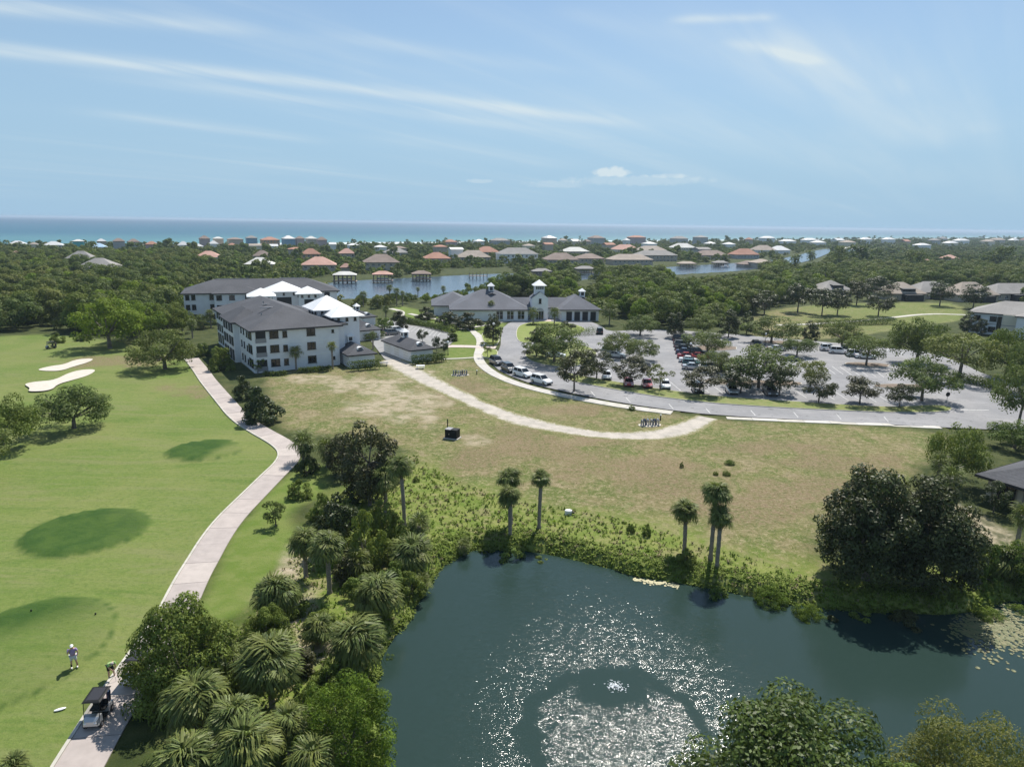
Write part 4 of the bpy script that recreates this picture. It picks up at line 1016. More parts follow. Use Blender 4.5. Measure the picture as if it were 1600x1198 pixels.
FARP = [(463,579,545,26,'palm before the condominium front, left of two'),(520,577,537,20,'palm before the condominium front, right of two'),(301,528,502,22,'palm in the gap between the condominiums'),
 (330,512,486,18,'palm close to the rear condominium wall'),(296,500,478,18,'palm at the left wall of the rear condominium'),(833,507,483,22,'palm left of the clubhouse entrance'),(866,507,483,22,'palm right of the clubhouse entrance'),
 (952,507,478,34,'large date palm at the right end of the clubhouse'),(768,500,472,16,'slender palm before the clubhouse left pavilion'),(610,475,447,14,'palm on the canal bank, leftmost'),(620,478,452,16,'palm on the canal bank, second from the left'),
 (629,478,456,12,'palm on the canal bank, third from the left'),(653,462,443,9,'small palm standing alone on the canal bank'),(668,460,451,7,'smallest palm on the canal bank'),(693,462,446,12,'palm on the canal bank nearest the clubhouse'),
 (568,478,458,18,'palm by the rear garages near the canal'),(590,482,464,16,'palm behind the rear garages'),(583,545,520,14,'palm at the hedge between the front garages'),(603,500,480,16,'palm beside the rear garage court')]
for k, (u, v, vc, wp, lb) in enumerate(FARP):
    p = G(u, v); h = height_to(p, vc); cr = max(1.2, wp / ppm(p) / 2); palm(p, h + cr * .4, cr, lb, 300 + k, False)

# ---- hedges: leafy boxes
def hedge(label, a, b_, wd, h, nm='hedge', mt='hedge'):
    d = (b_ - a); L = d.length; ang = math.atan2(d.y, d.x); rs = random.Random(int(L * 100)); C = []; R = []
    n = int(L * 4) + 4
    for k in range(n): C.append((L * k / (n - 1), rs.uniform(-.25, .25) * wd, h * .30)); R.append(.5 * wd); C.append((L * k / (n - 1), rs.uniform(-.3, .3) * wd, h * .72)); R.append(min(.3 * h, .5 * wd))
    me = leaf_mesh('hedge', M[mt], C, R, int(L * 240 * max(1, h * .6)), .26, int(L * 77)); o = inst(me, nm, None, (a.x, a.y, gz(a.x, a.y)), (0, 0, ang)); tag(o, label, 'hedge'); return o
hedge('clipped dark hedge across the end of the left front garage', G(548, 580), G(592, 576), 1.5, 2.2)
hedge('clipped dark hedge across the end of the right front garage', G(645, 570), G(694, 565), 1.6, 2.4)
hedge('low green hedge along the condominium front wall', G(468, 583), G(516, 580), 1.4, 1.3)
hedge('low hedge left of the palm at the condominium front', G(414, 587), G(446, 586), 1.5, 1.1)
hedge('clipped hedge between the garages and the palm', G(571, 533), G(600, 528), 1.4, 2.0)
hedge('long green hedge bordering the courtyard car park', G(626, 501), G(705, 520), 2.6, 1.8, mt='hedge')
hedge('round clipped hedge on the ring before the clubhouse', G(897, 524), G(928, 521), 5.0, 1.5, mt='cedar')
hedge('low shrub row before the clubhouse entrance', G(826, 509), G(872, 510), 2.0, 1.0)
hedge('long green hedge on the right edge of the car park', G(1490, 592), G(1570, 612), 3.0, 2.2, mt='cedar')
hedge('row of shrubs at the back of the car park before the golf lawn', G(1275, 510), G(1395, 506), 4.0, 2.2)
hedge('dark clipped hedge along the clubhouse front windows', G(778, 497), G(822, 496), 1.2, .9)

# ---- the woods: the largest-looking trees singly, the rest as one mass
def low_tree(seed, mt, shape, W, Ht, n, size, lobes=15):
    return crown_mesh('woodland_tree', M[mt], shape, W, Ht, n, size, seed, lobes, gaps=1.35)
WOODS = [low_tree(61, 'oak', 'dome', 9, 7, 3000, .44), low_tree(62, 'oakg', 'dome', 9, 7, 3000, .44), low_tree(63, 'bright', 'dome', 8.5, 6.5, 2800, .44), low_tree(64, 'pale', 'dome', 9, 6.5, 2600, .44), low_tree(65, 'olive', 'shrub', 8, 7, 2800, .44), low_tree(66, 'magn', 'oval', 6.5, 8, 2200, .42)]
FARW = [low_tree(71, 'olive', 'shrub', 9, 6, 460, .95, 9), low_tree(72, 'oakg', 'shrub', 9, 6, 460, .95, 9), low_tree(73, 'pale', 'shrub', 9, 5.5, 460, .95, 9), low_tree(74, 'oak', 'dome', 8, 8, 460, .95, 9), low_tree(75, 'bright', 'shrub', 8, 5, 420, .95, 9)]
wrnd = random.Random(12)
def wood_poly(pxs): return [(p.x, p.y) for p in PG(pxs)]
W_LEFT = wood_poly([(-260,518),(0,517),(60,514),(115,516),(150,525),(215,522),(262,520),(278,505),(278,470),(290,458),(300,430),(330,416),(300,405),(-500,404)])
W_CLUB = wood_poly([(640,474),(700,478),(740,466),(830,466),(950,478),(975,500),(1000,512),(1100,510),(1165,505),(1190,480),(1280,462),(1280,432),(1250,420),(1210,424),(1100,432),(1000,436),(930,440),(860,446),(790,452),(720,466)])
W_RIGHT = wood_poly([(1280,462),(1390,455),(1500,452),(1700,460),(1900,470),(1900,425),(1500,424),(1300,420),(1255,416)])
W_BANK = wood_poly([(530,478),(600,484),(640,476),(680,470),(660,467),(600,468),(540,470)])
NEARW = [(W_LEFT, [0, 1, 2, 4, 0, 1, 3], 7.2, 'the dense wood left of the condominiums', 'trees in the left wood'),
         (W_CLUB, [1, 2, 2, 2, 1, 0, 3], 6.2, 'the green wood behind clubhouse and car park', 'trees in the wood behind the clubhouse'),
         (W_RIGHT, [1, 0, 3, 4, 1], 7.0, 'the wood behind the tan houses', 'trees in the wood behind the tan houses'),
         (W_BANK, [1, 3, 4], 6.0, 'the canal bank growth behind the condominiums', 'trees on the canal bank')]
houses_xy = []        # kept clear of trees; filled below from the house table

# ================================================================ buildings
def hip(parent, x0, x1, y0, y1, z, rise, mt, over=.6, fascia=.28, trim='trim', name='roof', gable=False):
    x0, x1, y0, y1 = x0 - over, x1 + over, y0 - over, y1 + over; L, W = x1 - x0, y1 - y0
    cx, cy = (x0 + x1) / 2, (y0 + y1) / 2; hz = z + rise
    if L >= W: a, b_ = (x0 + (0 if gable else W / 2 * .98), cy, hz), (x1 - (0 if gable else W / 2 * .98), cy, hz); fs = [(0,1,5,4),(1,2,5),(2,3,4,5),(3,0,4)]
    else: a, b_ = (cx, y0 + (0 if gable else L / 2 * .98), hz), (cx, y1 - (0 if gable else L / 2 * .98), hz); fs = [(0,1,4),(1,2,5,4),(2,3,5),(3,0,4,5)]
    vs_ = [(x0,y0,z),(x1,y0,z),(x1,y1,z),(x0,y1,z), a, b_]
    r = MB().add(vs_, fs).add(vs_[:4], [(3,2,1,0)]).build(name, mt, parent)
    e = .02
    f = MB(); 
    o = [(x0-e,y0-e),(x1+e,y0-e),(x1+e,y1+e),(x0-e,y1+e)]
    f.add([(x,y,z-fascia) for x,y in o] + [(x,y,z+.03) for x,y in o], [(0,1,5,4),(1,2,6,5),(2,3,7,6),(3,0,4,7),(3,2,1,0)])
    f.build('fascia', M[trim], r if parent.parent is None else parent); return r
def walls(parent, x0, x1, y0, y1, z0, z1, mt, name='wall'): return MB().box(x0, x1, y0, y1, z0, z1).build(name, mt, parent)
WINM = {}
def window(parent, x, y, z, yaw, w_, h, kind='d', fr='trim'):
    """framed window on a wall; yaw = direction the wall faces is -Y rotated by yaw; > pane"""
    key = (round(w_, 2), round(h, 2), kind, fr)
    if key not in WINM:
        m1 = MB(); t_ = .07; d = .10
        m1.box(-w_/2, w_/2, -d, 0, 0, t_); m1.box(-w_/2, w_/2, -d, 0, h - t_, h); m1.box(-w_/2, -w_/2 + t_, -d, 0, t_, h - t_); m1.box(w_/2 - t_, w_/2, -d, 0, t_, h - t_)
        if 'd' in kind: m1.box(-t_*.8, t_*.8, -d, 0, t_, h - t_)
        if 'm' in kind or 'd' in kind: m1.box(-w_/2 + t_, w_/2 - t_, -d*.8, 0, h*.52, h*.52 + t_*.7)
        m1.box(-w_/2 - .08, w_/2 + .08, -d*1.7, 0, -.1, -.002)
        WINM[key] = (m1.mesh('window', M[fr]), MB().box(-w_/2 + t_ + .001, w_/2 - t_ - .001, -.045, 0.02, t_ + .001, h - t_ - .001).mesh('pane', M['screen' if 's' in kind else 'glass']))
    a, b_ = WINM[key]
    o = inst(a, 'window', parent, (x, y, z), (0, 0, yaw)); inst(b_, 'pane', o); return o
def pyramid_tower(parent_name, label, c, yaw, w_, z1, rise, over=1.0, lou=True, front_open=False, cat='tower', parent=None):
    e = parent
    x0, y0 = c
    walls(e, x0 - w_/2, x0 + w_/2, y0 - w_/2, y0 + w_/2, -.3, z1, M['white'])
    hip(e, x0 - w_/2, x0 + w_/2, y0 - w_/2, y0 + w_/2, z1 - .02, rise, M['roofwhite'], over, .2, 'wtrim', name='tower_roof')
    for s in (-1, 0, 1):
        for yaw_, dx, dy in ((0, s * w_ * .33, -w_/2 - .01), (-math.pi/2, -w_/2 - .01, s * w_ * .33), (math.pi/2, w_/2 + .01, s * w_ * .33)):
            window(e, x0 + dx, y0 + dy, z1 - 1.15, yaw_, .55, .75, 'x')
    if front_open: window(e, x0, y0 - w_/2 - .012, z1 - 4.2, 0, w_ * .5, 2.6, 's', 'wtrim')

# ---- condominium block in front
E0, E1, E2 = G(388, 517, 8.6), G(332, 482, 8.6), G(517, 507, 8.6)
yawA = math.atan2((E1 - E0).y, (E1 - E0).x) - math.pi / 2
A = empty('condominium', (E0.x + .55, E0.y + .4, 0), yawA)
tag(A, 'white three storey condominium with charcoal hip roof nearest the cart path', 'building')
LA, WA = 39.5, 19.5
walls(A, 0, 17.5, 0, LA, -.5, 8.6, M['white']); walls(A, 17.5, WA, 2.2, LA - 6, -.5, 8.6, M['white'], 'side_wall')
hip(A, 0, 17.5, 0, LA, 8.62, 3.6, M['roof'], .75)
hip(A, 15, WA, 2.2, LA - 6, 8.5, .9, M['roof'], .6, name='side_roof')
walls(A, -1.1, 0, 13, 24.5, -.5, 8.58, M['white'], 'bay_wall')
hip(A, -1.1, 6, 13, 24.5, 8.66, 2.5, M['roof'], .7, name='bay_roof')
MB().box(4.5, 9.5, 12, 12.5, 11.45, 11.62).box(6, 10, 17, 17.4, 11.6, 11.78).build('ridge_vent', M['rail'], A)
MB().tube((4, 9, 9.5), (4, 9, 10.9), .12).tube((7, 20, 11), (7, 20, 12.1), .12).build('vent_pipe', M['rail'], A)
MB().box(-.03, 17.53, -.03, -.001, 2.72, 2.86).box(-.03, 17.53, -.03, -.001, 5.62, 5.76).build('band', M['wtrim'], A)
for fl in range(3):
    z = .55 + 2.86 * fl
    window(A, 1.55, -.005, z - .3 + .001, 0, 2.1, 2.35, 's', 'wtrim')
    MB().box(.5, 2.6, -.12, -.055, z - .28, z + .62).build('railing', M['rail'], A)
    window(A, 4.15, -.005, z + .5, 0, 1.75, 1.5, 'd'); window(A, 6.3, -.005, z + .55, 0, .9, 1.3, 'm')
    window(A, 11.6, -.005, z + .5, 0, 1.75, 1.5, 'd'); window(A, 16.2, -.005, z + .8, 0, .5, .65, 'x')
    for y in (1.4, 3.3, 5.2): window(A, -.005, y, z + .35, -math.pi/2, 1.3 if y < 4 else .8, 1.7 if y < 4 else 1.1, 'm')
    for y in (8.0, 10.5, 27.0, 29.5): window(A, -.005, y, z + .5, -math.pi/2, .8, 1.3, 'm')
    for y in (14.6, 17.2, 20.2, 22.9): window(A, -1.105, y, z + (.15 if fl else -.2), -math.pi/2, 1.7, 1.75 if fl else 2.2, 's', 'trim'); 
    for y in (32.5, 35.3, 37.8): window(A, -.005, y, z + .3, -math.pi/2, 1.4, 1.6 if fl else 2.1, 'm')
    for y in (6, 12, 20, 28): window(A, WA + .005, y, z + .5, math.pi/2, 1.4, 1.4, 'd')
window(A, 17.505, 1.1, 6.8, math.pi/2, .8, 1.4, 'm')
def towerat(name, root, px, h, yaw, w_, z1, rise, **k):
    p = G(*px, h) - root.location; p.z = 0; p = Matrix.Rotation(-yaw, 3, 'Z') @ p
    pyramid_tower(name, None, (p.x, p.y), yaw, w_, z1, rise, parent=root, **k)
towerat('t', A, (535, 491), 9.9, yawA, 5.6, 9.9, 2.1, over=1.0)
towerat('t', A, (511, 480), 10.9, yawA, 6.6, 10.9, 2.7, over=1.2)
# ---- condominium block behind
B0, B1 = G(283, 459, 8.6), G(528, 454, 8.6)
yawB = math.atan2((B1 - B0).y, (B1 - B0).x) 
B = empty('condominium', (B0.x + .4, B0.y + .4, 0), yawB); LB = (B1 - B0).length - .8
tag(B, 'white three storey condominium with long charcoal roof behind the front block', 'building')
walls(B, 0, LB, 0, 17, -.5, 8.6, M['white']); hip(B, 0, LB, 0, 17, 8.62, 3.4, M['roof'], .75)
walls(B, LB * .19, LB * .48, -2.2, 0, -.5, 8.58, M['white'], 'bay_wall'); hip(B, LB * .19, LB * .48, -2.2, 6, 8.66, 1.7, M['roof'], .65, name='bay_roof')
MB().box(LB * .2, LB * .42, 8.3, 8.7, 11.95, 12.13).box(LB * .62, LB * .8, 8.3, 8.7, 11.95, 12.13).build('ridge_vent', M['rail'], B)
for fl in range(3):
    z = .55 + 2.86 * fl
    for x in (1.0, 2.6, 7.5): window(B, x, -.005, z + .4, 0, 1.1, 1.5, 'm')
    window(B, 11.2, -.005, z + .8, 0, .5, .6, 'x')
    for x in (LB * .22, LB * .30, LB * .40, LB * .44): window(B, x, -2.205, z + .4, 0, 1.5, 1.4, 'd')
    for x in (LB * .80, LB * .93): window(B, x, -.005, z + .5, 0, 1.6, 1.4, 'd')
    for y in (3, 8, 13): window(B, -.005, y, z + .4, -math.pi/2, 1.3, 1.5, 'm')
towerat('t', B, (442, 453), 9.9, yawB, 8.4, 9.9, 2.6, over=1.1, front_open=True)
towerat('t', B, (481, 457), 9.4, yawB, 5.6, 9.4, 1.9, over=1.0, front_open=True)
towerat('t', B, (408, 461), 9.6, yawB, 5.6, 9.6, 2.0, over=1.0)

# ---- garages with little white cupolas
def cupola(parent, x, y, z, w_=1.1, h=1.0, rise=.75):
    c = MB().box(x - w_/2, x + w_/2, y - w_/2, y + w_/2, z, z + h).build('cupola', M['wtrim'], parent)
    mb = MB(); o = w_ * .72
    mb.add([(x-o,y-o,z+h),(x+o,y-o,z+h),(x+o,y+o,z+h),(x-o,y+o,z+h),(x,y,z+h+rise)], [(0,1,4),(1,2,4),(2,3,4),(3,0,4),(3,2,1,0)]); mb.build('cupola_roof', M['roofwhite'], c)
    l = MB(); q = w_/2 + .012; k = w_ * .3
    l.box(x-k, x+k, y-q, y+q, z+h*.25, z+h*.85); l.box(x-q, x+q, y-k, y+k, z+h*.25 + .003, z+h*.85 - .003); l.build('louvre', M['trim'], c)
def eyebrow(parent, x, y, z, ang=0, r=.7):
    mb = MB(); n = 8; f = [(x - r + 2*r*i/n if False else x + r*math.cos(math.pi*i/n), y - .55, z + r*.8*math.sin(math.pi*i/n)) for i in range(n+1)]; b_ = [(p[0], y + 1.2, p[2]) for p in f]
    mb.add(f + b_, [tuple(range(n+1))] + [(i, n+1+i, n+2+i, i+1) for i in range(n)]); d = mb.build('roof_dormer', M['roofwhite'], parent)
    g = MB(); g.add([(x + r*.72*math.cos(math.pi*i/n), y - .56, z + .08 + r*.56*math.sin(math.pi*i/n)) for i in range(n+1)], [tuple(range(n+1))]); g.build('louvre', M['trim'], d)
def garage(label, pc, pr, pl, eave, wdef=None, doors='left'):
    """pc: nearest eave corner, pr: right eave end, pl: far eave end of the long side"""
    c, r, l = G(*pc, eave), G(*pr, eave), G(*pl, eave); yaw = math.atan2((r - c).y, (r - c).x)
    W_ = (r - c).length - 1.0; L_ = (l - c).length - 1.0
    ex, ey = Vector((math.cos(yaw), math.sin(yaw), 0)), Vector((-math.sin(yaw), math.cos(yaw), 0))
    o = c + ex * .5 + ey * .5; e = empty('garage', (o.x, o.y, 0), yaw); tag(e, label, 'garage')
    walls(e, 0, W_, 0, L_, -.3, eave, M['white']); rs = min(W_, L_) * .30; hip(e, 0, W_, 0, L_, eave + .02, rs, M['roof'], .5, .24)
    cupola(e, W_/2, L_ * .60, eave + rs * .86, 1.3, 1.3, .9)
    eyebrow(e, W_/2, min(W_, L_)*.25, eave + rs * .5)
    n = max(1, int(L_ / 4)); 
    for k in range(n):
        y = L_ * (k + .5) / n; d = MB().box(-.06, .02, y - 1.25, y + 1.25, .05, 2.2).build('garage_door', M['door'], e)
        g = MB()
        for j in range(1, 4): g.box(-.075, -.06, y - 1.2, y + 1.2, .05 + .54*j - .02, .05 + .54*j + .02)
        g.build('panel_joint', M['rail'], d)
    return e
garage('white garage with charcoal roof and cupola beside the front condominium', (543, 556), (590, 552), (527, 538), 2.7)
garage('white garage with charcoal roof and cupola right of the sandy track start', (640, 548), (681, 544), (601, 531), 2.7)
garage('white garage with charcoal roof between the condominium tower and palms', (561, 517), (598, 514), (548, 503), 2.7)
garage('white garage with charcoal roof farthest back near the canal bank', (566, 496), (590, 494), (552, 487), 2.7)

# ---- clubhouse
CH0, CH1 = G(704, 484, 3.6), G(938, 484, 3.6)
yawC = math.atan2((CH1 - CH0).y, (CH1 - CH0).x); C_ = empty('clubhouse', (CH0.x, CH0.y, 0), yawC); LC = (CH1 - CH0).length
tag(C_, 'white clubhouse with slate roofs, cupolas and a central entrance tower', 'building')
def cx(px, v=484, h=3.6):
    p = G(px, v, h) - C_.location; p.z = 0; return (Matrix.Rotation(-yawC, 3, 'Z') @ p).x
M['slate'] = shingle('slate_blue_shingles', (0.085, 0.09, 0.108), (0.14, 0.145, 0.165))
x_a, x_b = .6, cx(825, 481) - .6
walls(C_, x_a, x_b, 0.6, 21, -.3, 3.6, M['white']); hip(C_, x_a, x_b, .6, 21, 3.62, 5.4, M['slate'], .9)
walls(C_, -5, 8, 13, 30, -.3, 3.4, M['white'], 'wing_wall'); hip(C_, -5, 8, 13, 30, 3.42, 3.6, M['slate'], .9, name='wing_roof')
x_r0, x_r1 = cx(878), LC - .3
walls(C_, x_r0, x_r1, .6, 16, -.3, 3.6, M['white']); hip(C_, x_r0, x_r1, .6, 16, 3.62, 4.0, M['slate'], .9, name='right_roof')
walls(C_, x_b - 3, x_r0 + 3, 6, 14, -.3, 3.55, M['white'], 'link_wall'); hip(C_, x_b - 5, x_r0 + 5, 6, 14, 3.57, 2.9, M['slate'], .7, name='link_roof', gable=True)
xt = cx(846); 
tw = MB(); w2 = 2.6; tw.box(xt - w2, xt + w2, 3.0, 8.2, -.3, 7.0); tw.add([(xt-w2,3.0,7.0),(xt+w2,3.0,7.0),(xt,3.0,8.9),(xt-w2,8.2,7.0),(xt+w2,8.2,7.0),(xt,8.2,8.9)], [(0,1,2),(4,3,5),(0,2,5,3),(1,4,5,2)])
tower = tw.build('tower', M['white'], C_)
MB().add([(xt-w2-.3,2.8,6.85),(xt,2.8,9.0),(xt,8.4,9.0),(xt-w2-.3,8.4,6.85),(xt+w2+.3,2.8,6.85),(xt+w2+.3,8.4,6.85)], [(0,1,2,3),(1,4,5,2)]).build('tower_roof', M['slate'], C_)
MB().box(xt-1.5, xt+1.5, 4.1, 7.1, 7.6, 10.8).build('lantern', M['white'], C_)
lw = MB()
for k in range(4): lw.box(xt - 1.2 + k*.65, xt - .75 + k*.65, 4.08, 4.095, 9.6, 10.6)
lw.build('lantern_window', M['glass'], C_)
MB().add([(xt-2.2,3.4,10.8),(xt+2.2,3.4,10.8),(xt+2.2,7.8,10.8),(xt-2.2,7.8,10.8),(xt,5.6,12.6)], [(0,1,4),(1,2,4),(2,3,4),(3,0,4),(3,2,1,0)]).build('lantern_roof', M['roofwhite'], C_)
window(C_, xt, 2.99, 5.2, 0, .8, 1.6, 'x')
ar = MB(); ar.add([(xt-1.3,2.97,0),(xt+1.3,2.97,0)] + [(xt+1.3*math.cos(math.pi*k/10),2.97,2.6+1.2*math.sin(math.pi*k/10)) for k in range(11)], [tuple(range(13))]); ar.build('entrance_door', M['greywall'], C_)
for s in (-.8, 0, .8): MB().box(xt + s - .3, xt + s + .3, 2.9, 2.96, .2, 2.7).build('door_glass', M['glass'], C_)
for k in range(6):
    x = x_b - 1.6 - k * 2.15
    if k < 3: window(C_, x_b - 2.2 - k * 3.4, .595, .5, 0, 2.2, 2.6, 'dm', 'wtrim')
for k in range(4): MB().box(x_r0 + 1.6 + k * 2.6, x_r0 + 3.4 + k * 2.6, .52, .595, .1, 2.9).build('veranda_opening', M['screen'], C_)
cupola(C_, (x_a + x_b) / 2 + 1, 10.5, 8.2, 1.7, 1.9, 1.1); cupola(C_, (x_r0 + x_r1) / 2 + 2, 8, 6.9, 1.6, 1.8, 1.0)
for x, z in (((x_a + x_b) / 2 + 1, 7.4), ((x_r0 + x_r1) / 2 + 2, 6.2)): MB().add([(x-2.2,8.2,z),(x+2.2,8.2,z),(x,7.0 if z > 7 else 6.4,z+.7),(x,9.5,z+.9)], [(0,1,2),(0,2,3),(1,3,2)]).build('dormer', M['slate'], C_)
tag(MB().ball((0, 0, 0), 1.6, 1.6, .75, 14, 6).tube((0, 0, -2.4), (0, 0, 0), .05).build('patio_umbrella', M['roofwhite']), 'white patio umbrella in the shrubs left of the clubhouse', 'umbrella').location = G(726, 483, 2.6)

# ---- houses: measured from their eaves
HOUSE_SPOTS = []
def house(label, ul, ur, vt, ve, eave, roof, wall, depth=None, name='house', cat='house', wins=True, gable=False, yaw=None, over=.6, white=False):
    a, b_ = G(ul, ve, eave), G(ur, ve, eave); a, b_ = a.copy(), b_.copy()
    mid = (a + b_) / 2; L_ = (b_ - a).length; dirv = Vector((mid.x, mid.y, 0)).normalized()
    ex = (b_ - a).normalized() if yaw is None else Vector((math.cos(yaw), math.sin(yaw), 0)); yw = math.atan2(ex.y, ex.x)
    D = depth or min(L_ * .8, 16)
    ap = G((ul + ur) / 2, vt, eave)             # how much higher the ridge is, seen over half the depth
    dist = math.hypot(mid.x, mid.y) + D / 2
    vy = lambda z: proj(mid + dirv * D / 2 + Vector((0, 0, z - eave)))[1]
    lo, hi = eave, eave + 14
    for _ in range(30):
        m_ = (lo + hi) / 2
        if vy(m_) > vt: lo = m_
        else: hi = m_
    rise = max(.8, min(lo - eave, D * .42, 5.5))
    e = empty(name, (mid.x, mid.y, min(0, gz(mid.x, mid.y))), yw); tag(e, label, cat); HOUSE_SPOTS.append((mid.x, mid.y, max(L_, D) * .62, dirv, D))
    h = L_ / 2 - over
    walls(e, -h, h, .5, D - .5, -1.5, eave, M[wall]); hip(e, -h, h, .5, D - .5, eave + .02, rise, M[roof], over, .25, 'wtrim' if wall in ('white', 'cream') else 'trim', gable=gable)
    if wins:
        n = max(2, int(L_ / 3.6)); st = max(1, round(eave / 3.0))
        for f_ in range(st):
            for k in range(n):
                window(e, -h + (2 * h) * (k + .5) / n, .495, eave - 2.3 - 2.9 * f_, 0, 1.5, 1.5, 'd', 'wtrim')
    return e
RH = [(1288,1334,438,453,'first tan roofed house beyond the golf lawn, counting from the left'),(1394,1450,441,459,'second tan roofed house beyond the golf lawn with a dark screened porch'),(1437,1500,440,457,'third tan roofed house beyond the golf lawn'),(1498,1564,441,461,'fourth tan roofed house beyond the golf lawn with a dark porch'),(1556,1640,443,459,'tan roofed house at the right edge beyond the golf lawn')]
for k, (ul, ur, vt, ve, lb) in enumerate(RH):
    e = house(lb, ul, ur, vt, ve, 3.0, 'rooftan' if k % 2 else 'roofgrey', 'tanwall', 14)
    L_ = (G(ur, ve, 3) - G(ul, ve, 3)).length
    MB().box(-L_*.2, L_*.3, -2.2, .48, -.2, 2.7).build('screened_porch', M['screen'], e)
    if k in (0, 1, 3): MB().add([(-L_*.15,1.2,3.6),(L_*.2,1.2,3.6),(L_*.2,1.2,5.0),(-L_*.15,1.2,5.0)], [(0,1,2,3)]).add([(-L_*.18,.6,5.02),(L_*.23,.6,5.02),(L_*.2,6,5.4),(-L_*.15,6,5.4)], [(0,1,2,3)]).build('dormer', M['screen'], e)
# cream two storey building at the right edge
P0, P1 = G(1517, 487, 6.2), G(1568, 491, 6.2); yD = math.atan2((P1 - P0).y, (P1 - P0).x)
D_ = empty('apartment_house', (P0.x, P0.y, 0), yD); tag(D_, 'pale two storey apartment house with grey roof at the right edge', 'building')
LD = (P1 - P0).length * 2.4
walls(D_, 0, LD, 0, 15, -.5, 6.2, M['white']); hip(D_, 0, LD, 0, 15, 6.22, 3.3, M['roofgrey'], .7)
walls(D_, LD * .42, LD * .6, -1.2, 0, -.5, 6.15, M['cream'], 'bay_wall'); walls(D_, LD * .6, LD + .5, -3, 0, -.5, 6.1, M['white'], 'wing_wall'); hip(D_, LD * .6, LD + .5, -3, 6, 6.25, 1.5, M['roofgrey'], .5, name='wing_roof')
MB().box(-.03, LD * .42, -.04, -.001, 3.0, 3.2).build('band', M['rail'], D_); MB().box(LD * .42 - .03, LD * .6, -1.24, -1.201, 3.0, 3.2).build('band', M['rail'], D_)
for fl in range(2):
    for x in (1.8, LD * .3): window(D_, x, -.005, .8 + 3.1 * fl, 0, 1.7, 1.5, 'd')
    for y in (4, 9): window(D_, -.005, y, .8 + 3.1 * fl, -math.pi / 2, 1.4, 1.5, 'd')
window(D_, LD * .38, -.005, 1.2, 0, 1.1, 4.2, 'm'); HOUSE_SPOTS.append((P0.x + 8, P0.y, 14, Vector((0, 1, 0)), 15))
# dark roofed house at the right
Q0 = G(1528, 741, 2.9); Q1 = G(1604, 764, 2.9); yE = math.atan2((Q1 - Q0).y, (Q1 - Q0).x)
E_ = empty('house', (Q0.x, Q0.y, gz(Q0.x, Q0.y) * 0), yE); tag(E_, 'dark roofed single storey house with a deep porch at the right edge', 'house')
walls(E_, .8, 14, 2.2, 11, -.3, 2.9, M['tanwall']); hip(E_, .5, 14.5, .5, 11.5, 2.92, 2.5, M['roof'], .7)
for x in (.9, 4.0, 7.0): MB().box(x, x + .5, .6, 1.1, -.3, 2.9).build('porch_column', M['tanwall'], E_)
walls(E_, 6.4, 14, 1.15, 2.2, -.3, 2.88, M['greywall'], 'front_wall')
for x in (2.2, 4.6): window(E_, x, 2.19, .2, 0, 1.8, 2.1, 'd')
MB().tube((5.5, 5, 4.2), (5.5, 5, 5.0), .1).build('vent_pipe', M['rail'], E_)

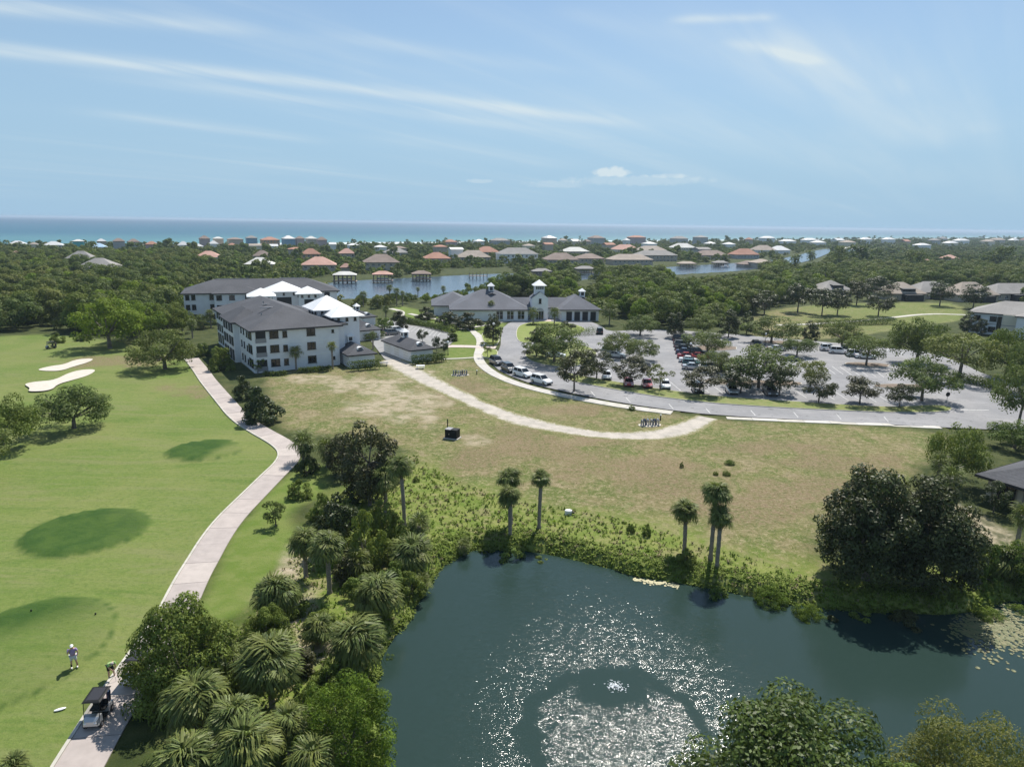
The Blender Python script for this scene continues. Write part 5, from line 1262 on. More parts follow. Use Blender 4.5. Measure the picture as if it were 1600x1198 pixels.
CW = [ # far houses across the canal: label, ul, ur, vtop, veave, eave height, roof, wall
 ('house with a large coral tiled roof on the canal',470,526,401,414,4,'roofcoral','tanwall'),
 ('small coral roofed pavilion right of the large coral house',531,550,411,418,3,'roofcoral','tanwall'),
 ('brown and grey hip roofed house on the canal',568,626,397,410,5,'roofbrown','tanwall'),
 ('terracotta roofed house left of the tan grey canal house',664,706,394,404,4,'roofterra','tanwall'),
 ('tan grey hip roofed house behind the row of canal palms',718,768,391,402,4,'rooftan','tanwall'),
 ('large white two storey villa with columned balconies on the canal',783,842,387,397,7,'roofgrey','white'),
 ('terracotta roofed house behind the white villa',746,782,385,394,4,'roofterra','tanwall'),
 ('wide brown roofed house right of the white villa',856,906,395,406,4,'roofbrown','tanwall'),
 ('brown roofed house, narrower neighbour of the wide brown one',906,946,396,404,4,'roofbrown','tanwall'),
 ('wide tan roofed house above the bright canal lawn',958,1022,397,406,4,'rooftan','tanwall'),
 ('long tan grey roofed house right of the canal lawn',1000,1060,391,399,5,'roofgrey','tanwall'),
 ('pinkish tan roofed house behind the canal lawn house',964,1000,382,390,4,'roofcoral','cream'),
 ('pale green grey roofed house in the trees behind the brown roofs',884,922,386,393,4,'roofpale','tanwall'),
 ('grey tan roofed house right of the pinkish one',1002,1042,384,391,4,'rooftan','tanwall'),
 ('white and tan house among trees right of centre',1056,1088,380,387,5,'roofpale','cream'),
 ('low brown roofed house right of the dark tree clump',1094,1140,391,399,4,'roofbrown','tanwall'),
 ('red brown roofed house at the right part of the canal',1152,1188,388,398,4,'roofterra','greywall'),
 ('tan roofed house with bright white wing beyond the canal',1184,1214,383,391,4,'rooftan','white'),
 ('white low house beside the tan roofed one beyond the canal',1212,1236,384,391,4,'rooflight','white'),
 ('pale grey roofed house between oaks on the left canal end',380,428,402,413,4,'roofpale','tanwall'),
 ('brown roofed house behind the pale grey one on the left',394,424,391,400,5,'roofbrown','tanwall'),
 ('orange tiled house behind the large coral one',470,502,388,397,5,'roofterra','orangewall'),
 ('pinkish roofed house among trees behind the brown and grey one',530,556,388,396,5,'roofcoral','tanwall'),
 ('grey roofed house in the trees left of the terracotta one',602,640,387,395,4,'roofgrey','greywall'),
 ('salmon roofed house in the left wood',302,346,392,402,4,'roofcoral','cream'),
 ('salmon tiled house at the far left in the wood',6,42,392,401,4,'roofcoral','tanwall'),
 ('grey roofed house in the left wood, rear of two',98,146,392,405,5,'roofgrey','greywall'),
 ('large grey roofed house in the left wood, front of two',116,180,403,418,5,'roofgrey','greywall'),
 ('tan house near the right bend of the canal',1182,1212,404,410,4,'rooftan','tanwall'),
 ('salmon roofed house in the right wood',1482,1500,398,404,4,'roofcoral','tanwall'),
 ('small salmon roofed house in the right wood',1446,1460,405,410,4,'roofcoral','tanwall'),
 ('tan roofed house at the lawn by the canal bend',1162,1186,403,409,4,'roofbrown','tanwall'),
 # the beach row
 ('white roofed beach bungalow, leftmost',12,40,376,381,4,'rooflight','white'),
 ('white roofed long beach bungalow',66,98,377,383,4,'rooflight','white'),
 ('turquoise beach house with white roof',112,132,374,377,7,'roofpale','tealwall'),
 ('beach house with light blue roof',140,166,380,386,5,'rooflblue','white'),
 ('white roofed beach house behind the light blue roof',150,166,373,377,7,'rooflight','tanwall'),
 ('tall brown beach house, left of a pair',175,196,372,377,8,'roofbrown','greywall'),
 ('tall brown beach house, right of a pair',199,219,373,378,8,'roofbrown','greywall'),
 ('pink walled beach house right of the brown pair',226,248,377,382,6,'roofterra','pinkwall'),
 ('white roofed small house right of the pink one',277,296,377,383,5,'rooflight','white'),
 ('low white roofed house in front of the tall brown one',301,318,381,385,4,'rooflight','white'),
 ('tall reddish brown beach house',312,329,368,373,9,'roofbrown','pinkwall'),
 ('white hip roofed beach house left of the dark one',326,342,376,381,5,'rooflight','white'),
 ('flat roofed pale beach house behind the white hip roof',334,350,369,372,8,'roofpale','tanwall'),
 ('dark long flat beach house',357,381,371,374,7,'roofbrown','tanwall'),
 ('tall blue beach house with grey roof',386,403,368,372,9,'roofgrey','bluewall'),
 ('orange roofed wide beach house',410,438,370,375,8,'roofterra','orangewall'),
 ('blue round beach house with bright white roof',443,462,368,373,9,'rooflight','bluewall'),
 ('mauve tall beach house right of the blue round one',463,477,369,373,9,'roofbrown','pinkwall'),
 ('tan beach house with white balconies',480,496,369,373,8,'roofpale','tanwall'),
 ('mauve gabled beach house ending the left cluster',497,512,370,375,8,'roofbrown','pinkwall'),
 ('dark red low beach house near the middle of the shore',697,716,374,378,5,'roofterra','pinkwall'),
 ('white roofed hut on the middle shore',744,758,374,377,5,'rooflight','white'),
 ('grey low building on the middle shore',772,798,372,376,6,'roofgrey','greywall'),
 ('stilted beach house with bright white roof near the middle',855,871,368,372,9,'rooflight','tanwall'),
 ('grey tall beach house right of the middle',928,946,368,372,10,'roofbrown','greywall'),
 ('brick red tall beach house right of the middle',990,1010,368,371,11,'roofterra','pinkwall'),
 ('grey blue low beach house beyond the brick red one',1057,1076,369,373,9,'roofgrey','greywall'),
 ('grey tall block on the right shore',1094,1107,368,371,12,'roofgrey','greywall'),
 ('bright white roofed house on the right shore',1196,1212,369,372,9,'rooflight','white'),
 ('wide white roofed house on the right shore',1227,1245,374,377,6,'rooflight','white'),
 ('white roofed house right of the canal end',1262,1279,372,375,8,'rooflight','white'),
 ('low bright white house before the right shore',1277,1292,376,379,6,'rooflight','white'),
 ('white gabled house on the far right shore',1352,1364,371,374,9,'rooflight','white'),
 ('white roofed house on the far right shore by tall trees',1388,1400,371,374,9,'rooflight','white'),
 ('white low building in the right wood edge',1440,1456,380,383,6,'rooflight','white'),
 ('pale house in the right wood edge beside the white one',1330,1350,385,389,5,'roofpale','white'),
 ('white roofed house farthest right on the shore',1500,1516,373,376,8,'rooflight','white'),
 ('tan roofed house on the far right shore',1556,1572,372,375,9,'rooftan','tanwall'),
]
hr = random.Random(21)
for k in range(74):          # more roofs showing in the trees towards the shore
    if k < 50: u = hr.uniform(880, 1640); v = 372.5 + (1600 - u) * .004 + hr.random() ** 1.5 * (10 if u > 1290 else 16)
    else: u = hr.uniform(20, 880); v = 381 + hr.random() ** 1.4 * 9
    wd = hr.uniform(9, 15) * max(.8, (v - 362) / 16); rf, wl, w_ = hr.choice([('rooflight', 'white', 'white'), ('roofpale', 'cream', 'pale'), ('roofgrey', 'greywall', 'grey'), ('roofbrown', 'tanwall', 'brown'), ('rooftan', 'cream', 'tan'), ('roofterra', 'tanwall', 'terracotta'), ('rooflight', 'cream', 'white')])
    if any(abs((c[1] + c[2]) / 2 - u) < (c[2] - c[1]) / 2 + wd * .5 and abs(c[4] - v) < 7 for c in CW): continue
    CW.append(('%s roofed small house in the trees towards the %s shore' % (w_, 'far right' if u > 1290 else 'right' if u > 880 else 'left'), u - wd / 2, u + wd / 2, v - 3.2, v, hr.choice([5, 6, 7.5, 9]), rf, wl, 'small houses towards the shore'))
for lb, ul, ur, vt, ve, eh, rf, wl, *grp_ in CW:
    e = house(lb, ul, ur, vt, ve, eh, rf, wl, depth=None, wins=(ur - ul) >= 26, gable=bool(grp_) and int(ul * 7) % 3 == 0)
    if grp_: e['group'] = grp_[0]
# villa balconies
# ---- boat houses and docks on the far canal bank
def boathouse(label, ul, ur, vroof, vbase, roof):
    a, b_ = G(ul, vbase), G(ur, vbase); mid = (a + b_) / 2; L_ = (b_ - a).length; h = height_to(mid, vroof + 4); h = max(2.6, min(3.6, h))
    yw = math.atan2((b_ - a).y, (b_ - a).x); e = empty('boathouse', (mid.x, mid.y, 0), yw); tag(e, label, 'boathouse')
    for x in (-.48, -.29, -.1, .1, .29, .48):
        for y in (.3, 3, 6): MB().tube((x * L_, y, -1.6), (x * L_, y, h), .2, n=6).build('post', M['wood'], e)
    MB().box(-L_ * .55, L_ * .55, -.4, 6.6, .25, .5).build('deck', M['wood'], e); MB().box(-L_ * .5, L_ * .5, 5.9, 6.1, h - .8, h).box(-L_ * .5, L_ * .5, .2, .4, h - .5, h).build('beam', M['wood'], e); hip(e, -L_ * .5, L_ * .5, 0, 6.4, h, 1.6, M[roof], .5, .2, 'trim')
    MB().loft([[(x, 3.9 - w_, 1.6), (x, 3.9 + w_, 1.6), (x, 3.9 + w_ * .6, .8), (x, 3.9 - w_ * .6, .8)] for x, w_ in ((-L_ * .3, .8), (L_ * .1, .95), (L_ * .3, .15))]).build('boat_hull', M['wtrim'], e)
boathouse('boathouse with pale roof on the canal, leftmost', 521, 556, 424, 441, 'roofpale')
boathouse('boathouse with coral roof on the canal', 583, 613, 424, 440, 'roofcoral')
boathouse('boathouse with brown grey roof on the canal', 645, 673, 424, 438, 'roofbrown')
boathouse('boathouse with tan roof on the canal before the white villa', 834, 862, 420, 431, 'roofgrey')
boathouse('boathouse with grey roof on the canal below the brown roofs', 902, 930, 416, 428, 'roofgrey')
boathouse('boathouse with tan roof at the right part of the canal', 1063, 1088, 408, 418, 'rooftan')
boathouse('boathouse with grey flat roof beside a white boat', 1118, 1138, 407, 416, 'roofgrey')
d = MB(); dk = G(733, 434); d.box(0, 10, 0, 3, .9, 1.1)
e = empty('dock', (dk.x, dk.y, 0)); tag(e, 'wooden dock with roof frame on the canal', 'dock'); d.build('deck', M['wood'], e)
for k in range(6):
    for y in (.1, 2.9): MB().tube((k * 2, y, -1.6), (k * 2, y, 3.0 if y > 1 else 2.2), .14, n=6).build('post', M['wood'], e)
bt = MB().loft([[(x, -w_, .9), (x, w_, .9), (x, w_ * .6, .1), (x, -w_ * .6, .1)] for x, w_ in ((-3.5, .9), (1, 1.1), (3.5, .1))]).build('boat', M['wtrim']); bt.location = G(1134, 418, -.5); tag(bt, 'small white boat moored on the canal beside the grey boathouse', 'boat')
MB().box(-1.2, .6, -.6, .6, .9, 1.8).build('cabin', M['wtrim'], bt)

# ================================================================ woods fill
OPEN_ = [fairway, field, asphalt, lot2, golf2, lawn3, lawn2, bank, pond, canal]
def footprint_hit(x, y, pad=2.0):
    for o, L_, W0, W1, y0 in FOOT:
        q = Matrix.Rotation(-o.rotation_euler.z, 3, 'Z') @ (Vector((x, y, 0)) - o.location)
        if -pad + W0 < q.x < L_ + pad and y0 - pad < q.y < W1 + pad: return True
    for hx, hy, r_, dv, D in HOUSE_SPOTS:
        dx, dy = x - hx - dv.x * D * .5, y - hy - dv.y * D * .5
        if dx * dx + dy * dy < (r_ + pad) ** 2: return True
        al_ = (x - hx) * dv.x + (y - hy) * dv.y; ac_ = abs((x - hx) * dv.y - (y - hy) * dv.x)
        dist = math.hypot(hx, hy)
        if -min(34, dist * .05) < al_ < 0 and ac_ < r_ * .9: return True     # gardens stay open towards the water
    return False
FOOT = [(A, WA + 8, -3, LA + 4, -4), (B, LB, -2, 20, -9), (C_, LC, -6, 31, -3)]
cand = []
def scatter(poly, step, hfun=None):
    xs, ys = [q[0] for q in poly], [q[1] for q in poly]
    y = min(ys)
    while y < max(ys):
        x = max(min(xs), -1.05 * y - 20)
        while x < min(max(xs), 1.05 * y + 20):
            px, py = x + wrnd.uniform(-.42, .42) * step, y + wrnd.uniform(-.42, .42) * step
            yield px, py
            x += step
        y += step * .9
n_near = 0
for poly, kinds, step, lb, grp in NEARW:
    pts = list(scatter(poly, step)); X_, Y_ = np.array([p[0] for p in pts]), np.array([p[1] for p in pts])
    ok = sdist(X_, Y_, poly, False) < 0
    for o in OPEN_: ok &= sdist(X_, Y_, o, False) > (3.0 if o is not canal else 4.0)
    for (x, y), k in zip(pts, ok):
        if not k or footprint_hit(x, y): continue
        cand.append((math.hypot(x, y), x, y, wrnd.choice(kinds), wrnd.uniform(.75, 1.5) * (.5 if poly is W_BANK else 1), lb, grp))
cand.sort()
WATER_VIEW = [[(528,436),(640,431),(760,428),(790,431),(730,442),(690,450),(640,452),(540,453)], [(892,430),(940,427),(930,442),(892,442)], [(1040,416),(1120,412),(1190,408),(1200,417),(1150,424),(1050,430)], [(1225,404),(1275,390),(1298,388),(1295,400),(1250,412)]]
def keep_view(x, y, k, s_):
    """growth on the near bank stays low enough to leave the canal in sight"""
    for f_ in (1, .7, .5, .35, .22):
        if not any(sd1(proj((x, y, 7.2 * s_ * f_ * g_)), q) < 1.2 for q in WATER_VIEW for g_ in (1, .66, .33)): return s_ * f_
    return None
cand = [c for c in ((d_, x, y, k, keep_view(x, y, k, s_), lb, grp) for d_, x, y, k, s_, lb, grp in cand) if c[4]]
single, mass = cand[:300], cand[300:]
WTONE = ['dark olive', 'mid green', 'bright green', 'pale grey green', 'dark rounded', 'black green']
wq = {}
for grp in set(c[6] for c in single):
    ds = sorted(c[0] for c in single if c[6] == grp); wq[grp] = (ds[len(ds) // 3], ds[2 * len(ds) // 3])
for d_, x, y, k, s_, lb, grp in single:
    o = inst(WOODS[k], 'woodland_tree', None, (x, y, -.4), (0, 0, wrnd.uniform(0, 6.28)), (s_, s_, s_ * wrnd.uniform(.85, 1.15))); tag(o, WTONE[k] + ' tree ' + ('at the front of ' if d_ < wq[grp][0] else 'in the middle of ' if d_ < wq[grp][1] else 'deep in ') + lb, 'tree', grp)
far = [(x, y, k, s_) for d_, x, y, k, s_, lb, grp in mass]
# everything farther off, out to the dunes
pts = []
y = 230.0
while y < 5200:
    step = 7.2 + max(0, y - 500) * .012
    x = -1.0 * y - 60
    while x < 1.0 * y + 60:
        pts.append((x + wrnd.uniform(-.45, .45) * step, y + wrnd.uniform(-.45, .45) * step, step)); x += step
    y += step * .95
X_, Y_ = np.array([p[0] for p in pts]), np.array([p[1] for p in pts])
ok = shore_d(X_, Y_) < -75
for pl in [p_[0] for p_ in NEARW]: ok &= sdist(X_, Y_, pl, False) > 0
for o in OPEN_: ok &= sdist(X_, Y_, o, False) > (4.0 if o is not canal else 5.0)
gar = np.hypot(X_ - G(660, 545).x, Y_ - G(660, 545).y)
lawns = [wood_poly(q) for q in ([(470,436),(540,430),(600,428),(600,436),(520,442),(470,448)],[(690,420),(800,418),(800,427),(690,430)],[(945,412),(1060,408),(1060,414),(945,422)],[(1140,405),(1170,404),(1170,408),(1140,410)])]
for q in lawns: ok &= sdist(X_, Y_, q, False) > 1
core_ = wood_poly([(520,560),(760,560),(960,530),(1170,530),(1520,520),(1600,520),(1600,470),(1290,462),(1180,480),(960,500),(830,462),(690,466),(560,468),(520,470)])
ok &= sdist(X_, Y_, core_, False) > 0
for (x, y, st), k in zip(pts, ok):
    if not k: continue
    if footprint_hit(x, y, 1.0): continue
    dens = vnoise(np.array([x]), np.array([y]), 60)[0]
    if y > 480 and wrnd.random() < .10 + .2 * dens: continue
    kv = keep_view(x, y, 0, 1.0)
    if kv is None or (kv < 1 and wrnd.random() < .6): continue
    far.append((x, y, 10 + wrnd.choice([0, 0, 1, 1, 2, 3, 4]), wrnd.uniform(.7, 1.2) * (st / 7.2) ** .35 * (.8 if y > 700 else 1) * kv * (1.5 if wrnd.random() < .06 else 1)))
# instances drawn by geometry nodes on a cloud of points
def woods_object():
    allp = WOODS + FARW; pcol = bpy.data.collections.new('woodland_kinds')
    for i_, me in enumerate(allp):
        ob = bpy.data.objects.new('kind_%02d' % i_, me); pcol.objects.link(ob)
    me = bpy.data.meshes.new('distant_woods'); me.from_pydata([(x, y, max(-.5, gz(x, y) - .4)) for x, y, k, s_ in far], [], [])
    for nm, ty, vals in (('kind', 'INT', [k if k < 10 else k - 10 + len(WOODS) for _, _, k, _ in far]), ('size', 'FLOAT', [s_ for *_, s_ in far]), ('spin', 'FLOAT', [wrnd.uniform(0, 6.28) for _ in far])):
        at = me.attributes.new(nm, ty, 'POINT'); at.data.foreach_set('value', vals)
    o = link(bpy.data.objects.new('distant_woods', me)); tag(o, 'mass of green woodland stretching from the houses to the shore', 'woods', kind='stuff')
    ng = bpy.data.node_groups.new('woods', 'GeometryNodeTree'); ng.interface.new_socket('Geometry', in_out='INPUT', socket_type='NodeSocketGeometry'); ng.interface.new_socket('Geometry', in_out='OUTPUT', socket_type='NodeSocketGeometry')
    gi, go = ng.nodes.new('NodeGroupInput'), ng.nodes.new('NodeGroupOutput')
    ci = ng.nodes.new('GeometryNodeCollectionInfo'); ci.inputs['Collection'].default_value = pcol; ci.inputs['Separate Children'].default_value = True; ci.inputs['Reset Children'].default_value = True
    ip = ng.nodes.new('GeometryNodeInstanceOnPoints'); ip.inputs['Pick Instance'].default_value = True
    def na(nm, ty):
        n = ng.nodes.new('GeometryNodeInputNamedAttribute'); n.data_type = ty; n.inputs[0].default_value = nm; return n.outputs[0]
    cv = ng.nodes.new('ShaderNodeCombineXYZ'); ng.links.new(na('spin', 'FLOAT'), cv.inputs[2])
    ng.links.new(gi.outputs[0], ip.inputs['Points']); ng.links.new(ci.outputs[0], ip.inputs['Instance']); ng.links.new(na('kind', 'INT'), ip.inputs['Instance Index'])
    er = ng.nodes.new('FunctionNodeEulerToRotation'); ng.links.new(cv.outputs[0], er.inputs[0]); ng.links.new(er.outputs[0], ip.inputs['Rotation'])
    ng.links.new(na('size', 'FLOAT'), ip.inputs['Scale']); ng.links.new(ip.outputs[0], go.inputs[0])
    o.modifiers.new('woods', 'NODES').node_group = ng
woods_object()

# tall thin trees and masts standing out above the canopy near the shore
def pine(u, v, vt, lb, wpx=8):
    p = G(u, v); h = height_to(p, vt); e = empty('pine_tree', (p.x, p.y, -1), 0); tag(e, lb, 'tree')
    MB().tube((0, 0, 0), (0, 0, h * .95), .3, .1, 6).build('trunk', M['bark'], e)
    wd = wpx / ppm(p); C = [(wrnd.uniform(-.3, .3) * wd, wrnd.uniform(-.3, .3) * wd, h * z) for z in (.5, .6, .68, .75, .82, .9, .95, 1.0) for _ in range(2)]
    inst(leaf_mesh('crown', M['oak'], C, [wd * .22] * len(C), 500, wd * .12, u), 'crown', e)
pine(905, 384, 368, 'dark tall pine standing above the shore houses near the middle', 5); pine(1365, 380, 368, 'tall dark pine on the right shore, left of two', 6); pine(1391, 380, 368, 'tall dark pine on the right shore, right of two', 4); pine(1323, 382, 370, 'thin pine above the right wood edge', 4)
for u, v, vt, lb, wd in ((1308,424,386,'tall pine rising out of the right wood',26),(1340,420,386,'open crowned pine right of the canal end',36),(1420,424,392,'pine in the right wood, left of two',24),(1435,428,394,'pine in the right wood, right of two',24),(1560,425,388,'open crowned pine at the right edge of the wood',34),(1240,430,398,'dark pine just left of the canal bend',22),(1216,422,400,'dark pine clump by the canal',24),(1265,415,392,'dark pine over the canal bend',18)):
    pine(u, v, vt, lb, wd)

# ================================================================ bank growth and tufts (nobody could count it)
def tufts(name, label, mt, n, sampler, size, blades, seed, hgt=1.0, cat='weeds'):
    rs = random.Random(seed); V = []; Fs = []; ti = []
    for _ in range(n):
        q = sampler(rs)
        if q is None: continue
        x, y = q; z = gz(x, y); s_ = size * rs.uniform(.5, 1.4); tv = rs.random() * .6
        for _b in range(blades):
            a = rs.uniform(0, 6.28); l = s_ * rs.uniform(.4, 1); d_ = Vector((math.cos(a), math.sin(a), 0)); w_ = Vector((-d_.y, d_.x, 0)) * s_ * .14
            o = Vector((x + rs.uniform(-.3, .3) * s_, y + rs.uniform(-.3, .3) * s_, z - .03)); m_ = o + d_ * l * .35 + Vector((0, 0, l * .8 * hgt)); e_ = o + d_ * l * .9 + Vector((0, 0, l * .75 * hgt))
            b0 = len(V); V += [o - w_ * .5, o + w_ * .5, m_ + w_, m_ - w_, e_]; Fs += [(b0, b0+1, b0+2, b0+3), (b0+3, b0+2, b0+4)]; ti += [min(1, tv + rs.random() * .4)] * 5
    me = bpy.data.meshes.new(name); me.from_pydata([tuple(v) for v in V], [], Fs); at = me.attributes.new('tint', 'FLOAT', 'POINT'); at.data.foreach_set('value', ti); me.materials.append(M[mt]); me.update()
    return tag(link(bpy.data.objects.new(name, me)), label, cat, kind='stuff')
pl_ = [Vector((p[0], p[1], 0)) for p in pond]; npd = len(pl_)
seg = [i_ for i_ in range(npd) if pl_[i_].y > 26]
def shore_pt(lo, hi):
    def f(rs):
        i_ = rs.choice(seg); a, b_ = pl_[i_], pl_[(i_ + 1) % npd]; c = a.lerp(b_, rs.random()); d_ = (b_ - a).normalized(); q = Vector((d_.y, -d_.x, 0))
        t_ = c + q * rs.uniform(lo, hi)
        if sd1(t_, pond) < -.3: t_ = c - q * rs.uniform(lo, hi)
        return (t_.x, t_.y) if t_.y < 120 else None
    return f
def in_poly(poly, cond=None):
    xs, ys = [p[0] for p in poly], [p[1] for p in poly]
    def f(rs):
        for _ in range(6):
            x, y = rs.uniform(min(xs), max(xs)), rs.uniform(max(20, min(ys)), max(ys))
            if sd1((x, y), poly) < -.3 and sd1((x, y), pond) > .2 and (cond is None or cond(x, y, rs)): return x, y
    return f
tufts('bank_reeds', 'bright green reeds and weeds fringing the pond shore', 'weed', 6500, shore_pt(-.2, 2.8), .33, 6, 1, .9)
tufts('bank_weeds', 'green and yellow weeds over the pond bank', 'weed', 4200, in_poly(bank), .30, 5, 2)
tufts('dry_weeds', 'dry straw coloured weeds scattered over the pond bank', 'dry', 1100, in_poly(bank), .32, 6, 3)
tufts('field_grass', 'short dry grass tufts over the open field', 'dry', 2200, in_poly(field), .12, 5, 4, cat='grass')
tufts('field_weeds', 'low green weeds over the open field', 'weed', 1500, in_poly(field), .11, 5, 5, cat='weeds')
def bank_bush(u, v, vt, wp, key, lb): ptree('bank_bush', key, u, v, vt, wp, lb, 'bush')
for k, (u, v, vt, wp, key, lb) in enumerate([(1205,925,885,64,'cedar','bright yellow green shrub on the bank left of the magnolias, left half'),(1262,945,898,70,'cedar','bright yellow green shrub on the bank left of the magnolias, right half'),(1300,955,920,44,'shrubd','dark shrub at the water edge under the left magnolia'),(1220,940,915,70,'sparse','grey twiggy shrub at the water edge below the yellow green shrub'),
    (1420,955,915,80,'shrubd','dark shrub in the shade under the magnolias'),(1478,930,880,50,'shrub','pale green shrub at the right foot of the magnolias'),(1350,948,922,60,'shrub','low green shrub in the shade at the water edge'),(1010,835,815,18,'shrub','small dark bush on the bank above the pond'),(985,830,814,14,'shrub','small round bush on the bank left of the short palm'),
    (800,858,820,60,'shrub','dark leafy bush at the foot of the twin palms'),(845,860,832,44,'shrub','green bush at the foot of the slim palm'),(760,846,826,30,'shrub','green bush left of the twin palms'),(1120,915,880,50,'shrub','green bush at the foot of the palm pair'),(1070,880,855,36,'shrub','green bush at the foot of the single short palm'),
    (1140,725,717,20,'cedar','small bright green weed bush on the field, right of three'),(1135,742,734,16,'cedar','small bright green weed bush on the field, middle of three'),(1118,742,735,10,'cedar','smallest bright green weed bush on the field'),(1065,730,720,8,'shrub','tiny bush on the field left of the three weed bushes'),(987,640,632,14,'shrub','dark small bush on the field edge near the pavement'),
    (650,752,742,12,'shrub','small dark bush right of the thicket'),(620,915,872,60,'shrub','green bush on the left pond shore above the bushy palms'),(560,935,895,60,'shrub','green undergrowth between the thicket palms and the shore'),(500,985,950,60,'shrub','undergrowth right of the lawn edge palm'),(470,1050,1010,60,'shrubd','dark undergrowth behind the big foreground palm'),(640,925,885,50,'shrub','leafy bush on the shore below the palmettos'),
    (360,1200,1150,80,'shrubd','dark undergrowth beneath the foreground palms'),(1600,940,905,70,'cedar','bright green marsh growth at the right edge of the bank'),(1545,945,915,70,'cedar','bright green marsh growth beside the lily pads')]):
    bank_bush(u, v, vt, wp, key, lb)

# ---- lily pads at the right
lp = MB(); rl = random.Random(9)
for _ in range(1300):
    u, v = rl.gauss(1565, 32), rl.gauss(985, 20)
    if rl.random() < .25: u, v = rl.gauss(1520, 16), rl.gauss(978, 8)
    p = G(u, v, WATER_Z)
    if sd1(p, pond) > -.1: continue
    r_ = rl.uniform(.06, .17); a0 = rl.uniform(0, 6); z = WATER_Z + rl.uniform(.008, .03)
    lp.add([(p.x, p.y, z)] + [(p.x + r_ * math.cos(a0 + k * .95), p.y + r_ * math.sin(a0 + k * .95), z + .01) for k in range(7)], [(0, k, k + 1) for k in range(1, 7)])
o = lp.build('lily_pads', plain('lily_pad', (0.09, 0.115, 0.03), .6, (0.18, 0.16, 0.065), 3)); tag(o, 'yellow green lily pads floating near the right shore', 'lily pads', kind='stuff')
lp = MB()
for _ in range(120):
    u, v = rl.uniform(990, 1060), rl.gauss(0, 1.5); v += 905 + (u - 990) * .14 
    p = G(u, v, WATER_Z)
    if sd1(p, pond) > -.05: continue
    r_ = rl.uniform(.06, .16); z = WATER_Z + rl.uniform(.008, .03); lp.add([(p.x + r_ * math.cos(k * 1.05), p.y + r_ * math.sin(k * 1.05), z) for k in range(6)], [tuple(range(6))])
if lp.v: tag(lp.build('floating_leaves', plain('floating_leaf', (0.4, 0.36, 0.2), .6)), 'pale floating leaves at the far shore below the short palm', 'leaves', kind='stuff')
# ---- fountain boil
fb = MB(); rf = random.Random(3)
for k in range(150):
    a = rf.uniform(0, 6.28); q = abs(rf.gauss(0, .36)); s_ = rf.uniform(.012, .035); z = WATER_Z + .01 + max(0, .10 * (1 - q / .6)) * rf.random()
    x, y = FOUNT.x + q * math.cos(a) * 1.25, FOUNT.y + q * math.sin(a); fb.ball((x, y, z), s_ * 1.8, s_ * 1.3, s_, 5, 4)
tag(fb.build('fountain_boil', plain('water_foam', (0.8, 0.83, 0.85), .35), smooth=True), 'white bubbling water over the fountain head in the pond', 'fountain', kind='stuff')

# ================================================================ vehicles
def paint(name, c, metal=.0): 
    mt, t, b = base_mat(name); b.inputs['Base Color'].default_value = (*c, 1); b.inputs['Roughness'].default_value = .28; b.inputs['Coat Weight'].default_value = .6; b.inputs['Metallic'].default_value = metal; return mt
PAINT = {'white': paint('white_paint', (.78, .78, .78)), 'black': paint('black_paint', (.012, .012, .014)), 'silver': paint('silver_paint', (.48, .49, .5), .5), 'grey': paint('grey_paint', (.14, .145, .15), .3), 'red': paint('red_paint', (.30, .018, .022)), 'blue': paint('blue_paint', (.02, .035, .09)), 'teal': paint('teal_paint', (.03, .10, .11)), 'dark': paint('charcoal_paint', (.035, .037, .04), .2)}
M['lamp'] = plain('lamp_glass', (.75, .76, .78), .1); M['taillamp'] = plain('tail_lamp', (.35, .01, .01), .2); M['rim'] = plain('alloy_rim', (.4, .4, .42), .3, metal=.8)
CARM = {}
